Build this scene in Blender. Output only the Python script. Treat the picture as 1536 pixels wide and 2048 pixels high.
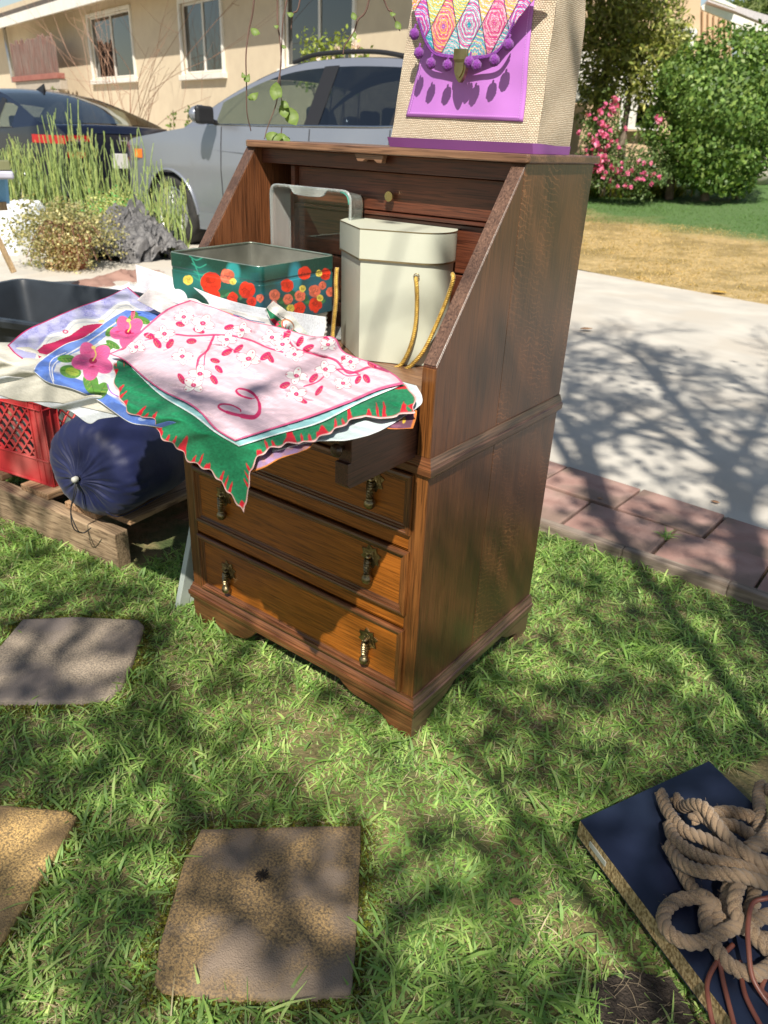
import bpy, math, random
import numpy as np
from mathutils import Vector, Matrix
for o in list(bpy.data.objects): bpy.data.objects.remove(o)
SC = bpy.context.scene
COL = SC.collection
# ------------------------------------------------------------------ camera (solved from the desk's corners)
CAMP = np.array([.6221, -.9681, 1.0783]); YAW, PIT, ROL, FPX = -.634, .4627, .0444, 1500.2
def cam_axes():
    cy, sy = math.cos(YAW), math.sin(YAW)
    f = np.array([sy*math.cos(PIT), cy*math.cos(PIT), -math.sin(PIT)])
    r = np.array([cy, -sy, 0.]); u = np.cross(r, f)
    c, s = math.cos(ROL), math.sin(ROL)
    return c*r+s*u, -s*r+c*u, f
CR, CU, CF = cam_axes()
cd = bpy.data.cameras.new('camera'); cam = bpy.data.objects.new('camera', cd); COL.objects.link(cam)
M = Matrix.Identity(4)
for i in range(3):
    M[i][0] = CR[i]; M[i][1] = CU[i]; M[i][2] = -CF[i]; M[i][3] = CAMP[i]
cam.matrix_world = M
cd.sensor_fit = 'VERTICAL'; cd.sensor_height = 36; cd.lens = FPX/2048*36; cd.clip_end = 600; cd.clip_start = .02
cd.dof.use_dof = True; cd.dof.focus_distance = 1.3; cd.dof.aperture_fstop = 8.0
SC.camera = cam
# ------------------------------------------------------------------ light
SUN = Vector((.3225, -.5376, .7796)).normalized()
w = bpy.data.worlds.new('World'); SC.world = w; w.use_nodes = True
wn = w.node_tree; sky = wn.nodes.new('ShaderNodeTexSky'); sky.sky_type = 'NISHITA'; sky.sun_disc = False
sky.sun_elevation = math.radians(51); sky.sun_rotation = math.radians(148); sky.air_density = 1.0; sky.dust_density = .6
bg = wn.nodes['Background']; bg.inputs[1].default_value = .085
wb_ = wn.nodes.new('ShaderNodeVectorMath'); wb_.operation = 'MULTIPLY'; wb_.inputs[1].default_value = (1.12, 1.0, .86); wn.links.new(sky.outputs[0], wb_.inputs[0]); wn.links.new(wb_.outputs[0], bg.inputs[0])
sl = bpy.data.lights.new('sun', 'SUN'); sl.energy = 5.0; sl.angle = math.radians(.55); sl.color = (1, .93, .82)
so = bpy.data.objects.new('sun', sl); COL.objects.link(so); so.rotation_euler = SUN.to_track_quat('Z', 'Y').to_euler()
SC.view_settings.view_transform = 'Standard'; SC.view_settings.look = 'None'; SC.view_settings.gamma = 1
SC.view_settings.use_curve_mapping = False; SC.view_settings.exposure = .55
# ------------------------------------------------------------------ helpers
rng = random.Random(7); NR = np.random.RandomState(11)
def ray(px, py):
    return CF + ((px-768)*CR - (py-1024)*CU)/FPX
def P(px, py, z=0.):
    d = ray(px, py); return CAMP + d*(z-CAMP[2])/d[2]
def PY(px, py, y):
    d = ray(px, py); return CAMP + d*(y-CAMP[1])/d[1]
def PX(px, py, x):
    d = ray(px, py); return CAMP + d*(x-CAMP[0])/d[0]
def D(px, py, dist):
    d = ray(px, py); return CAMP + d*dist/math.hypot(d[0], d[1])
def proj(p):
    d = np.asarray(p, float)-CAMP; w_ = d@CF
    return 768+FPX*(d@CR)/w_, 1024-FPX*(d@CU)/w_
def zat(px, py, xy):
    d = ray(px, py); t = ((xy[0]-CAMP[0])*d[0]+(xy[1]-CAMP[1])*d[1])/(d[0]**2+d[1]**2); return (CAMP+t*d)[2]
ORG = {}
def tag(o, label=None, cat=None, group=None, kind=None):
    if label: o['label'] = label
    if cat: o['category'] = cat
    if group: o['group'] = group
    if kind: o['kind'] = kind
    return o
def thing(name, loc, label, cat, group=None):
    o = bpy.data.objects.new(name, None); COL.objects.link(o); o.location = loc; o.empty_display_size = .1
    ORG[o.name] = np.array(loc, float); return tag(o, label, cat, group)
def link(name, me, mat, parent=None, org=None):
    o = bpy.data.objects.new(name, me); COL.objects.link(o)
    if mat: me.materials.append(mat)
    if parent is not None:
        o.parent = parent; ORG[o.name] = ORG.get(parent.name, np.zeros(3))
    else:
        ORG[o.name] = np.zeros(3) if org is None else np.array(org, float); o.location = ORG[o.name]
    return o
def npmesh(name, V, F, mat, parent=None, col=None, smooth=False, org=None):
    V = np.asarray(V, float); F = np.asarray(F, int)
    off = ORG.get(parent.name, np.zeros(3)) if parent is not None else (np.zeros(3) if org is None else np.array(org, float))
    V = V-off
    me = bpy.data.meshes.new(name); me.vertices.add(len(V)); me.vertices.foreach_set('co', V.ravel())
    k = F.shape[1]; me.loops.add(F.size); me.loops.foreach_set('vertex_index', F.ravel())
    me.polygons.add(len(F)); me.polygons.foreach_set('loop_start', np.arange(0, F.size, k))
    me.polygons.foreach_set('loop_total', np.full(len(F), k))
    if smooth: me.polygons.foreach_set('use_smooth', np.ones(len(F), bool))
    if col is not None:
        a = me.color_attributes.new('Col', 'FLOAT_COLOR', 'POINT')
        c = np.ones((len(V), 4)); c[:, :3] = col; a.data.foreach_set('color', c.ravel())
    me.update(calc_edges=True); me.validate()
    return link(name, me, mat, parent, org)
def catmull(pts, n=8):
    pts = [np.array(p, float) for p in pts]; Q = [2*pts[0]-pts[1]]+pts+[2*pts[-1]-pts[-2]]; out = []
    for i in range(1, len(Q)-2):
        for k in range(n):
            t = k/n; a, b, c, d = Q[i-1:i+3]
            out.append(.5*((2*b)+(-a+c)*t+(2*a-5*b+4*c-d)*t*t+(-a+3*b-3*c+d)*t**3))
    out.append(Q[-2]); return out
def frames(pts):
    pts = np.array(pts, float); T = np.gradient(pts, axis=0); T /= np.linalg.norm(T, axis=1)[:, None]+1e-12
    n = np.cross(T[0], [0, 0, 1.]);
    if np.linalg.norm(n) < 1e-3: n = np.cross(T[0], [1., 0, 0])
    n /= np.linalg.norm(n); N = []
    for t in T:
        n = n-t*(n@t); n /= np.linalg.norm(n)+1e-12; N.append(n)
    N = np.array(N); return pts, T, N, np.cross(T, N)
class MB:
    def __init__(s): s.v = []; s.f = []
    def add(s, vs, fs):
        b = len(s.v); s.v += [tuple(map(float, p)) for p in vs]; s.f += [tuple(b+i for i in f) for f in fs]; return s
    def box(s, x0, x1, y0, y1, z0, z1):
        return s.add([(x, y, z) for z in (z0, z1) for y in (y0, y1) for x in (x0, x1)],
                     [(0, 2, 3, 1), (4, 5, 7, 6), (0, 1, 5, 4), (2, 6, 7, 3), (0, 4, 6, 2), (1, 3, 7, 5)])
    def obox(s, c, ax, h):
        c = np.array(c, float); A = [np.array(a, float) for a in ax]
        vs = [c+A[0]*h[0]*i+A[1]*h[1]*j+A[2]*h[2]*k for k in (-1, 1) for j in (-1, 1) for i in (-1, 1)]
        return s.add(vs, [(0, 2, 3, 1), (4, 5, 7, 6), (0, 1, 5, 4), (2, 6, 7, 3), (0, 4, 6, 2), (1, 3, 7, 5)])
    def beam(s, a, b, wd, ht, up=(0, 0, 1)):
        a = np.array(a, float); b = np.array(b, float); t = b-a; L = np.linalg.norm(t); t /= L
        r = np.cross(t, up); r /= np.linalg.norm(r); u = np.cross(r, t)
        return s.obox((a+b)/2, (t, r, u), (L/2, wd/2, ht/2))
    def prism(s, poly, fn, d0, d1):
        n = len(poly); vs = [fn(a, b, d0) for a, b in poly]+[fn(a, b, d1) for a, b in poly]
        return s.add(vs, [tuple(range(n))[::-1], tuple(range(n, 2*n))]+[(i, (i+1) % n, n+(i+1) % n, n+i) for i in range(n)])
    def tube(s, pts, r, n=8, cap=True):
        p, T, N, B = frames(pts); m = len(p); rr = np.broadcast_to(np.array(r, float), (m,))
        a = np.arange(n)*2*math.pi/n
        vs = (p[:, None]+rr[:, None, None]*(np.cos(a)[None, :, None]*N[:, None]+np.sin(a)[None, :, None]*B[:, None])).reshape(-1, 3)
        fs = [(i*n+j, i*n+(j+1) % n, (i+1)*n+(j+1) % n, (i+1)*n+j) for i in range(m-1) for j in range(n)]
        if cap: fs += [tuple(range(n))[::-1], tuple((m-1)*n+j for j in range(n))]
        return s.add(vs, fs)
    def lathe(s, prof, c, axis=(0, 0, 1), n=20):
        t = np.array(axis, float); t /= np.linalg.norm(t); a = np.cross(t, (0, 0, 1.))
        if np.linalg.norm(a) < 1e-3: a = np.array((1., 0, 0))
        a /= np.linalg.norm(a); b = np.cross(t, a); c = np.array(c, float); vs = []
        for r, h in prof:
            for k in range(n):
                g = 2*math.pi*k/n; vs.append(c+t*h+r*(math.cos(g)*a+math.sin(g)*b))
        m = len(prof); fs = [(i*n+j, i*n+(j+1) % n, (i+1)*n+(j+1) % n, (i+1)*n+j) for i in range(m-1) for j in range(n)]
        fs += [tuple(range(n))[::-1], tuple((m-1)*n+j for j in range(n))]
        return s.add(vs, fs)
    def grid(s, G, closeu=False):
        G = np.asarray(G); n, m = G.shape[:2]; fs = []
        for i in range(n-1):
            for j in range(m if closeu else m-1):
                k = (j+1) % m; fs.append((i*m+j, i*m+k, (i+1)*m+k, (i+1)*m+j))
        return s.add(G.reshape(-1, 3), fs)
    def build(s, name, mat, parent=None, smooth=False, bevel=0, seg=2, org=None, sub=0, solid=0, auto=False):
        off = ORG.get(parent.name, np.zeros(3)) if parent is not None else (np.zeros(3) if org is None else np.array(org, float))
        me = bpy.data.meshes.new(name); me.from_pydata([tuple(np.array(v)-off) for v in s.v], [], s.f)
        me.validate()
        import bmesh
        bm = bmesh.new(); bm.from_mesh(me); bmesh.ops.recalc_face_normals(bm, faces=bm.faces); bm.to_mesh(me); bm.free()
        if smooth: me.polygons.foreach_set('use_smooth', np.ones(len(me.polygons), bool))
        if auto: me.set_sharp_from_angle(angle=math.radians(35))
        o = link(name, me, mat, parent, org)
        if solid: m = o.modifiers.new('s', 'SOLIDIFY'); m.thickness = solid; m.offset = 0
        if bevel: m = o.modifiers.new('b', 'BEVEL'); m.width = bevel; m.segments = seg; m.limit_method = 'ANGLE'
        if sub: m = o.modifiers.new('u', 'SUBSURF'); m.levels = sub; m.render_levels = sub
        return o
# ---- materials
def pm(name, c1, c2=None, scale=8, rough=.6, bump=.0, bscale=60, metal=0., stretch=(1, 1, 1), detail=6, c3=None, s3=2., coat=0, dist=0., spec=.5, bdist=.002, att=None, trans=0, lo=.35, hi=.65, sheen=0, rot=(0, 0, 0)):
    m = bpy.data.materials.new(name); m.use_nodes = True; nt = m.node_tree; N = nt.nodes; L = nt.links; b = N['Principled BSDF']
    tc = N.new('ShaderNodeTexCoord'); mp = N.new('ShaderNodeMapping'); mp.inputs['Scale'].default_value = stretch; mp.inputs['Rotation'].default_value = rot
    L.new(tc.outputs['Object'], mp.inputs['Vector'])
    n1 = N.new('ShaderNodeTexNoise'); n1.inputs['Scale'].default_value = scale; n1.inputs['Detail'].default_value = detail; n1.inputs['Distortion'].default_value = dist
    L.new(mp.outputs[0], n1.inputs['Vector'])
    rp = N.new('ShaderNodeValToRGB'); rp.color_ramp.elements[0].position = lo; rp.color_ramp.elements[1].position = hi
    c2 = c2 or c1; rp.color_ramp.elements[0].color = (*c1, 1); rp.color_ramp.elements[1].color = (*c2, 1)
    L.new(n1.outputs[0], rp.inputs[0]); out = rp.outputs[0]
    if att:
        at = N.new('ShaderNodeAttribute'); at.attribute_name = att; mx = N.new('ShaderNodeMix'); mx.data_type = 'RGBA'; mx.blend_type = 'MULTIPLY'; mx.inputs[0].default_value = 1
        L.new(at.outputs['Color'], mx.inputs[6]); L.new(out, mx.inputs[7]); out = mx.outputs[2]
    if c3:
        n3 = N.new('ShaderNodeTexNoise'); n3.inputs['Scale'].default_value = s3; n3.inputs['Detail'].default_value = 3; L.new(mp.outputs[0], n3.inputs['Vector'])
        r3 = N.new('ShaderNodeValToRGB'); r3.color_ramp.elements[0].position = .48; r3.color_ramp.elements[1].position = .62
        L.new(n3.outputs[0], r3.inputs[0]); mx = N.new('ShaderNodeMix'); mx.data_type = 'RGBA'; L.new(r3.outputs[0], mx.inputs[0]); L.new(out, mx.inputs[6]); mx.inputs[7].default_value = (*c3, 1); out = mx.outputs[2]
    L.new(out, b.inputs['Base Color']); b.inputs['Roughness'].default_value = rough; b.inputs['Metallic'].default_value = metal
    b.inputs['Coat Weight'].default_value = coat; b.inputs['Coat Roughness'].default_value = .15; b.inputs['Specular IOR Level'].default_value = spec
    if sheen: b.inputs['Sheen Weight'].default_value = sheen
    if trans: b.inputs['Subsurface Weight'].default_value = 0
    if bump:
        nb = N.new('ShaderNodeTexNoise'); nb.inputs['Scale'].default_value = bscale; nb.inputs['Detail'].default_value = 5; L.new(mp.outputs[0], nb.inputs['Vector'])
        bp = N.new('ShaderNodeBump'); bp.inputs['Strength'].default_value = bump; bp.inputs['Distance'].default_value = bdist; L.new(nb.outputs[0], bp.inputs['Height']); L.new(bp.outputs[0], b.inputs['Normal'])
    return m
def leafmat(name, tint=(1, 1, 1), rough=.45, tl=.35):
    m = bpy.data.materials.new(name); m.use_nodes = True; nt = m.node_tree; N = nt.nodes; L = nt.links; b = N['Principled BSDF']
    at = N.new('ShaderNodeAttribute'); at.attribute_name = 'Col'
    L.new(at.outputs['Color'], b.inputs['Base Color']); b.inputs['Roughness'].default_value = rough; b.inputs['Specular IOR Level'].default_value = .4
    t = N.new('ShaderNodeBsdfTranslucent'); mu = N.new('ShaderNodeMix'); mu.data_type = 'RGBA'; mu.blend_type = 'MULTIPLY'; mu.inputs[0].default_value = 1
    L.new(at.outputs['Color'], mu.inputs[6]); mu.inputs[7].default_value = (1.25, 1.25, .6, 1); L.new(mu.outputs[2], t.inputs[0])
    mx = N.new('ShaderNodeMixShader'); mx.inputs[0].default_value = tl; L.new(b.outputs[0], mx.inputs[1]); L.new(t.outputs[0], mx.inputs[2]); L.new(mx.outputs[0], N['Material Output'].inputs[0])
    return m
def wood(name, dark, mid, light, ax, rough=.38, coat=.25, fleck=0, gs=1., bump=.25):
    """grain runs along axis ax"""
    m = bpy.data.materials.new(name); m.use_nodes = True; nt = m.node_tree; N = nt.nodes; L = nt.links; b = N['Principled BSDF']
    tc = N.new('ShaderNodeTexCoord')
    def mapn(a, c):
        mp = N.new('ShaderNodeMapping'); s = [a*gs]*3; s[ax] = c*gs; mp.inputs['Scale'].default_value = s; L.new(tc.outputs['Object'], mp.inputs[0]); return mp
    def noise(mp, sc, det=6, dis=0):
        n = N.new('ShaderNodeTexNoise'); n.inputs['Scale'].default_value = sc; n.inputs['Detail'].default_value = det; n.inputs['Distortion'].default_value = dis; L.new(mp.outputs[0], n.inputs[0]); return n
    a = noise(mapn(300, 8), 1, 8, .5); r = N.new('ShaderNodeValToRGB'); e = r.color_ramp.elements
    e[0].position = .3; e[0].color = (*dark, 1); e[1].position = .72; e[1].color = (*light, 1); k = e.new(.5); k.color = (*mid, 1); L.new(a.outputs[0], r.inputs[0])
    big = noise(mapn(14, 3), 1, 5, .8); rb = N.new('ShaderNodeValToRGB'); rb.color_ramp.elements[0].position = .3; rb.color_ramp.elements[1].position = .7
    rb.color_ramp.elements[0].color = (.72, .70, .68, 1); rb.color_ramp.elements[1].color = (1.2, 1.17, 1.12, 1); L.new(big.outputs[0], rb.inputs[0])
    mu = N.new('ShaderNodeMix'); mu.data_type = 'RGBA'; mu.blend_type = 'MULTIPLY'; mu.inputs[0].default_value = 1; L.new(r.outputs[0], mu.inputs[6]); L.new(rb.outputs[0], mu.inputs[7]); out = mu.outputs[2]
    po = noise(mapn(420, 14), 1, 2); rp = N.new('ShaderNodeValToRGB'); rp.color_ramp.elements[0].position = .36; rp.color_ramp.elements[1].position = .46; rp.color_ramp.elements[0].color = (.35, .32, .3, 1); L.new(po.outputs[0], rp.inputs[0])
    m2 = N.new('ShaderNodeMix'); m2.data_type = 'RGBA'; m2.blend_type = 'MULTIPLY'; m2.inputs[0].default_value = .75; L.new(out, m2.inputs[6]); L.new(rp.outputs[0], m2.inputs[7]); out = m2.outputs[2]
    if fleck:
        mp = N.new('ShaderNodeMapping'); s = [1.]*3; s[ax] = 1.6; mp.inputs['Scale'].default_value = s; mp.inputs['Rotation'].default_value = (.5, 0, 0); L.new(tc.outputs['Object'], mp.inputs[0])
        wv = N.new('ShaderNodeTexWave'); wv.wave_type = 'BANDS'; wv.bands_direction = 'Z' if ax == 2 else 'X'; wv.inputs['Scale'].default_value = 22; wv.inputs['Distortion'].default_value = 11; wv.inputs['Detail'].default_value = 5; wv.inputs['Detail Scale'].default_value = 1.6; L.new(mp.outputs[0], wv.inputs[0])
        rw = N.new('ShaderNodeValToRGB'); rw.color_ramp.elements[0].position = .82; rw.color_ramp.elements[1].position = .97; L.new(wv.outputs[1], rw.inputs[0])
        bk = noise(mapn(9, 3), 1, 3); rk = N.new('ShaderNodeValToRGB'); rk.color_ramp.elements[0].position = .42; rk.color_ramp.elements[1].position = .6; L.new(bk.outputs[0], rk.inputs[0])
        mm = N.new('ShaderNodeMath'); mm.operation = 'MULTIPLY'; L.new(rw.outputs[0], mm.inputs[0]); L.new(rk.outputs[0], mm.inputs[1])
        m3 = N.new('ShaderNodeMath'); m3.operation = 'MULTIPLY'; L.new(mm.outputs[0], m3.inputs[0]); m3.inputs[1].default_value = fleck
        mx = N.new('ShaderNodeMix'); mx.data_type = 'RGBA'; L.new(m3.outputs[0], mx.inputs[0]); L.new(out, mx.inputs[6]); mx.inputs[7].default_value = (*[min(1, c*2.6) for c in light], 1); out = mx.outputs[2]
    L.new(out, b.inputs['Base Color']); b.inputs['Coat Weight'].default_value = coat; b.inputs['Coat Roughness'].default_value = .3
    rr = N.new('ShaderNodeMapRange'); rr.inputs[3].default_value = rough-.1; rr.inputs[4].default_value = rough+.15; L.new(a.outputs[0], rr.inputs[0]); L.new(rr.outputs[0], b.inputs['Roughness'])
    bp = N.new('ShaderNodeBump'); bp.inputs['Strength'].default_value = bump; bp.inputs['Distance'].default_value = .001; L.new(po.outputs[0], bp.inputs['Height']); L.new(bp.outputs[0], b.inputs['Normal'])
    return m
def glassmat(name, tint=(.9, .95, .92), f=.2, rough=.02):
    m = bpy.data.materials.new(name); m.use_nodes = True; nt = m.node_tree; N = nt.nodes; L = nt.links
    t = N.new('ShaderNodeBsdfTransparent'); t.inputs[0].default_value = (*tint, 1); g = N.new('ShaderNodeBsdfGlossy'); g.inputs['Roughness'].default_value = rough
    lw = N.new('ShaderNodeLayerWeight'); lw.inputs[0].default_value = .5; mr = N.new('ShaderNodeMapRange'); mr.inputs[3].default_value = f; mr.inputs[4].default_value = .9
    pw = N.new('ShaderNodeMath'); pw.operation = 'POWER'; pw.inputs[1].default_value = 3; L.new(lw.outputs[1], pw.inputs[0]); L.new(pw.outputs[0], mr.inputs[0])
    mx = N.new('ShaderNodeMixShader'); L.new(mr.outputs[0], mx.inputs[0]); L.new(t.outputs[0], mx.inputs[1]); L.new(g.outputs[0], mx.inputs[2]); L.new(mx.outputs[0], N['Material Output'].inputs[0])
    return m
# ---- painting colours on a dense mesh, in photograph coordinates of its vertices
class Paint:
    def __init__(s, X, Y, base):
        s.X = X; s.Y = Y; s.C = np.ones((len(X), 3))*np.array(base)
    def mask(s, k, c, op=1.):
        k = np.clip(k, 0, 1)[:, None]*op; s.C = s.C*(1-k)+k*np.array(c)
    def ell(s, x, y, a, b=None, rot=0., c=(1, 1, 1), soft=.8, op=1.):
        b = b or a; dx = s.X-x; dy = s.Y-y; q = math.radians(rot); u = (dx*math.cos(q)+dy*math.sin(q))/a; v = (-dx*math.sin(q)+dy*math.cos(q))/b
        r = np.sqrt(u*u+v*v); s.mask((1-r)*min(a, b)/soft+.5, c, op)
    def line(s, pts, wd, c, soft=.7, op=1.):
        d = np.full(len(s.X), 1e9)
        for (x0, y0), (x1, y1) in zip(pts[:-1], pts[1:]):
            L2 = (x1-x0)**2+(y1-y0)**2+1e-9; t = np.clip(((s.X-x0)*(x1-x0)+(s.Y-y0)*(y1-y0))/L2, 0, 1)
            d = np.minimum(d, np.hypot(s.X-x0-t*(x1-x0), s.Y-y0-t*(y1-y0)))
        s.mask((wd/2-d)/soft+.5, c, op)
    def curve(s, pts, wd, c, **k):
        s.line([tuple(p) for p in catmull([(a, b, 0) for a, b in pts], 6) for p in [p[:2]]], wd, c, **k)
    def poly(s, pts, c, op=1.):
        ins = np.zeros(len(s.X), bool); n = len(pts)
        for i in range(n):
            x0, y0 = pts[i]; x1, y1 = pts[(i+1) % n]
            if y0 == y1: continue
            k = ((y0 > s.Y) != (y1 > s.Y)) & (s.X < (x1-x0)*(s.Y-y0)/(y1-y0)+x0); ins ^= k
        s.mask(ins.astype(float), c, op)
def vnoise(x, y, s=1., seed=0):
    x = np.asarray(x)/s; y = np.asarray(y)/s; xi = np.floor(x).astype(int); yi = np.floor(y).astype(int); fx = x-xi; fy = y-yi
    def h(a, b): return (np.sin(a*127.1+b*311.7+seed*74.7)*43758.5453) % 1
    fx = fx*fx*(3-2*fx); fy = fy*fy*(3-2*fy)
    return (h(xi, yi)*(1-fx)+h(xi+1, yi)*fx)*(1-fy)+(h(xi, yi+1)*(1-fx)+h(xi+1, yi+1)*fx)*fy
def inpoly(X, Y, pts):
    ins = np.zeros(np.shape(X), bool); n = len(pts)
    for i in range(n):
        x0, y0 = pts[i]; x1, y1 = pts[(i+1) % n]
        if y0 == y1: continue
        ins ^= ((y0 > Y) != (y1 > Y)) & (X < (x1-x0)*(Y-y0)/(y1-y0)+x0)
    return ins
def leaves(centers, size, cols, tilt=1., aspect=1.8, normal=None, nr=NR, fold=.25):
    """pointed leaf of 4 quads? two triangles folded -> as quads"""
    n = len(centers); C = np.asarray(centers); sz = np.broadcast_to(size, (n,))
    d = nr.normal(size=(n, 3)); d[:, 2] *= tilt; d /= np.linalg.norm(d, axis=1)[:, None]
    nn = nr.normal(size=(n, 3)) if normal is None else normal+nr.normal(size=(n, 3))*.5
    r = np.cross(d, nn); r /= np.linalg.norm(r, axis=1)[:, None]+1e-9; up = np.cross(r, d)
    L = sz[:, None]; W = L/aspect
    V = np.stack([C-d*L*.5, C+r*W*.5+up*W*fold*.5, C+d*L*.5, C-r*W*.5+up*W*fold*.5], 1)
    b = np.arange(n)[:, None]*4
    F = (b+np.array([[0, 1, 2, 3]])).reshape(-1, 4)
    col = np.repeat(np.asarray(cols), 4, axis=0)
    return V.reshape(-1, 3), F, col
def cmix(n, cs, nr=NR, jit=.15):
    cs = np.array(cs); a = nr.randint(0, len(cs), n); t = nr.rand(n, 1); c = cs[a]*(1-t)+cs[nr.randint(0, len(cs), n)]*t
    return c*(1+nr.normal(size=(n, 1))*jit).clip(.4, 1.7)
class Acc:
    def __init__(s): s.V = []; s.F = []; s.C = []; s.n = 0
    def add(s, V, F, C):
        s.V.append(V); s.F.append(F+s.n); s.C.append(C); s.n += len(V)
    def build(s, name, mat, parent=None, **k):
        return npmesh(name, np.concatenate(s.V), np.concatenate(s.F), mat, parent, col=np.concatenate(s.C), **k)
def blob_pts(c, r, n, nr=NR, shell=(.72, 1.04), lump=.13, ls=2.5):
    d = nr.normal(size=(n, 3)); d /= np.linalg.norm(d, axis=1)[:, None]
    k = 1+lump*(np.sin(d[:, 0]*ls*2.1+c[0])*np.cos(d[:, 1]*ls*2.7+1.3)+np.sin(d[:, 2]*ls*3.1+d[:, 0]*3))
    s = (shell[0]+(shell[1]-shell[0])*nr.rand(n)**.6)*k
    return np.array(c)+d*s[:, None]*np.array(r), d
# ================================================================== ground
def ground_z(x, y):
    e = 5.53-.236*x
    return np.where(np.asarray(y) > e, np.minimum(.075*(np.asarray(y)-e), .75), 0.)
def GL(px, py):
    d = ray(px, py); t = 1.
    for _ in range(4000):
        t += .03; p = CAMP+d*t
        if p[2] <= ground_z(p[0], p[1]): return p
    return CAMP+d*t
m_soil = pm('lawn_soil', (.12, .12, .045), (.22, .17, .08), 30, .95, .8, 120, c3=(.07, .10, .03), s3=7, bdist=.01)
m_conc = pm('driveway_concrete', (.43, .405, .36), (.53, .50, .44), 3, .9, .6, 260, c3=(.46, .42, .36), s3=1.7, bdist=.002)
m_dry = pm('far_lawn', (.44, .32, .14), (.62, .46, .22), 14, .95, 1, 90, bdist=.03, c3=(.34, .25, .10), s3=2.5)
m_paver = pm('red_paver', (.30, .175, .145), (.40, .26, .22), 12, .9, .8, 160, c3=(.24, .165, .13), s3=6, bdist=.002)
m_edging = pm('weathered_edging', (.17, .13, .10), (.32, .26, .21), 6, .9, .8, 60, stretch=(1, 12, 12))
m_stone = pm('stepping_stone', (.13, .095, .06), (.38, .25, .11), 260, .93, 1, 420, c3=(.25, .19, .14), s3=9, bdist=.0025, detail=14, lo=.38, hi=.60)
m_stone2 = pm('grey_stepping_stone', (.20, .165, .13), (.38, .31, .23), 260, .93, 1, 420, c3=(.24, .20, .175), s3=6, bdist=.0025, detail=14, lo=.38, hi=.60)
gx = [-60, -8, -5, -2, 0, 2, 5, 30]
def sheet(name, pts, z, mat, kind='structure'):
    mb = MB(); n = len(pts); mb.add([(x, y, z) for x, y in pts], [tuple(range(n))]); o = mb.build(name, mat); o['kind'] = kind; return o
sheet('ground', [(-300, -300), (300, -300), (300, 400), (-300, 400)], -.02, m_soil)
# near lawn bed
n = 90; xs = np.linspace(-7, 3.5, 160); ys = np.linspace(-3.5, 1.0, 80); X, Y = np.meshgrid(xs, ys, indexing='ij')
Z = .006*(vnoise(X, Y, .12)-.5)+.004*(vnoise(X, Y, .04, 3)-.5)
mb = MB(); mb.grid(np.stack([X, Y, Z], -1)); o = mb.build('lawn_bed', m_soil, smooth=True); o['kind'] = 'structure'
# driveway slab with a real edge
dr = [(-40, 1.5), (-4.5, 1.6), (-.44, 1.492), (.353, 1.447), (4.5, 1.22), (12, .9), (12, 2.7), (-.6, 5.67), (-2.38, 6.09), (-6, 6.95), (-40, 15)]
mb = MB(); mb.prism(dr, lambda a, b, c: (a, b, c), -.1, .022); o = mb.build('driveway', m_conc, bevel=.004); o['kind'] = 'structure'
# far yard: slope beyond the driveway
xs = np.linspace(-60, 40, 140); vs = np.concatenate([np.linspace(0, 12, 50), [16, 25, 60, 140]])
G = np.zeros((len(xs), len(vs), 3))
for i, x in enumerate(xs):
    yy = 5.53-.236*x+vs; G[i] = np.stack([np.full(len(vs), x), yy, ground_z(x, yy)+.012+.02*vnoise(np.full(len(vs), x), yy, .6)], -1)
mb = MB(); mb.grid(G); far = mb.build('far_lawn', m_dry, smooth=True); far['kind'] = 'structure'
# soil green/dry split by distance from the driveway
nt = m_dry.node_tree; N = nt.nodes; L = nt.links; b = N['Principled BSDF']
src = b.inputs['Base Color'].links[0].from_socket
tc = N.new('ShaderNodeTexCoord'); dv = N.new('ShaderNodeVectorMath'); dv.operation = 'DOT_PRODUCT'; dv.inputs[1].default_value = (.236+.07, 1, 0); L.new(tc.outputs['Object'], dv.inputs[0])
nz = N.new('ShaderNodeTexNoise'); nz.inputs['Scale'].default_value = 1.1; nz.inputs['Detail'].default_value = 4; L.new(tc.outputs['Object'], nz.inputs[0])
ad = N.new('ShaderNodeMath'); ad.operation = 'MULTIPLY_ADD'; L.new(nz.outputs[0], ad.inputs[0]); ad.inputs[1].default_value = 2.6; L.new(dv.outputs['Value'], ad.inputs[2])
mr = N.new('ShaderNodeMapRange'); mr.inputs[1].default_value = 8.9; mr.inputs[2].default_value = 9.9; L.new(ad.outputs[0], mr.inputs[0])
mx = N.new('ShaderNodeMix'); mx.data_type = 'RGBA'; L.new(mr.outputs[0], mx.inputs[0]); L.new(src, mx.inputs[6]); mx.inputs[7].default_value = (.11, .20, .06, 1); L.new(mx.outputs[2], b.inputs['Base Color'])
# brick border: two rows of pavers, then a weathered edging board
border = sheet('brick_border', [(-4.4, 1.0), (4.2, 1.0), (4.2, 1.2), (.353, 1.44), (-.44, 1.486), (-4.4, 1.59)], .004, m_soil)
def paver_mesh(w_, l_):
    mb = MB(); mb.box(-l_/2, l_/2, -w_/2, w_/2, -.02, .02); return mb
pv = [None, None]
for row, (yc, w_, off) in enumerate(((1.139, .222, .12), (1.368, .208, -.075))):
    for k in range(-14, 12):
        x = off+.285*k+.1425
        yy = yc+(-.058*(x+.05))*(row)+(-.01*x if row == 0 else 0)
        if pv[row] is None:
            o = paver_mesh(w_, .276).build('brick', m_paver, border, bevel=.004); pv[row] = o
        else:
            o = bpy.data.objects.new('brick', pv[row].data); COL.objects.link(o); o.parent = border
            m = o.modifiers.new('b', 'BEVEL'); m.width = .004; m.segments = 2
        o.location = (x, yy, .006+rng.uniform(-.003, .003)); o.rotation_euler = (rng.uniform(-.008, .008), rng.uniform(-.006, .006), (-.06 if row else -.012)+rng.uniform(-.01, .01))
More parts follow.
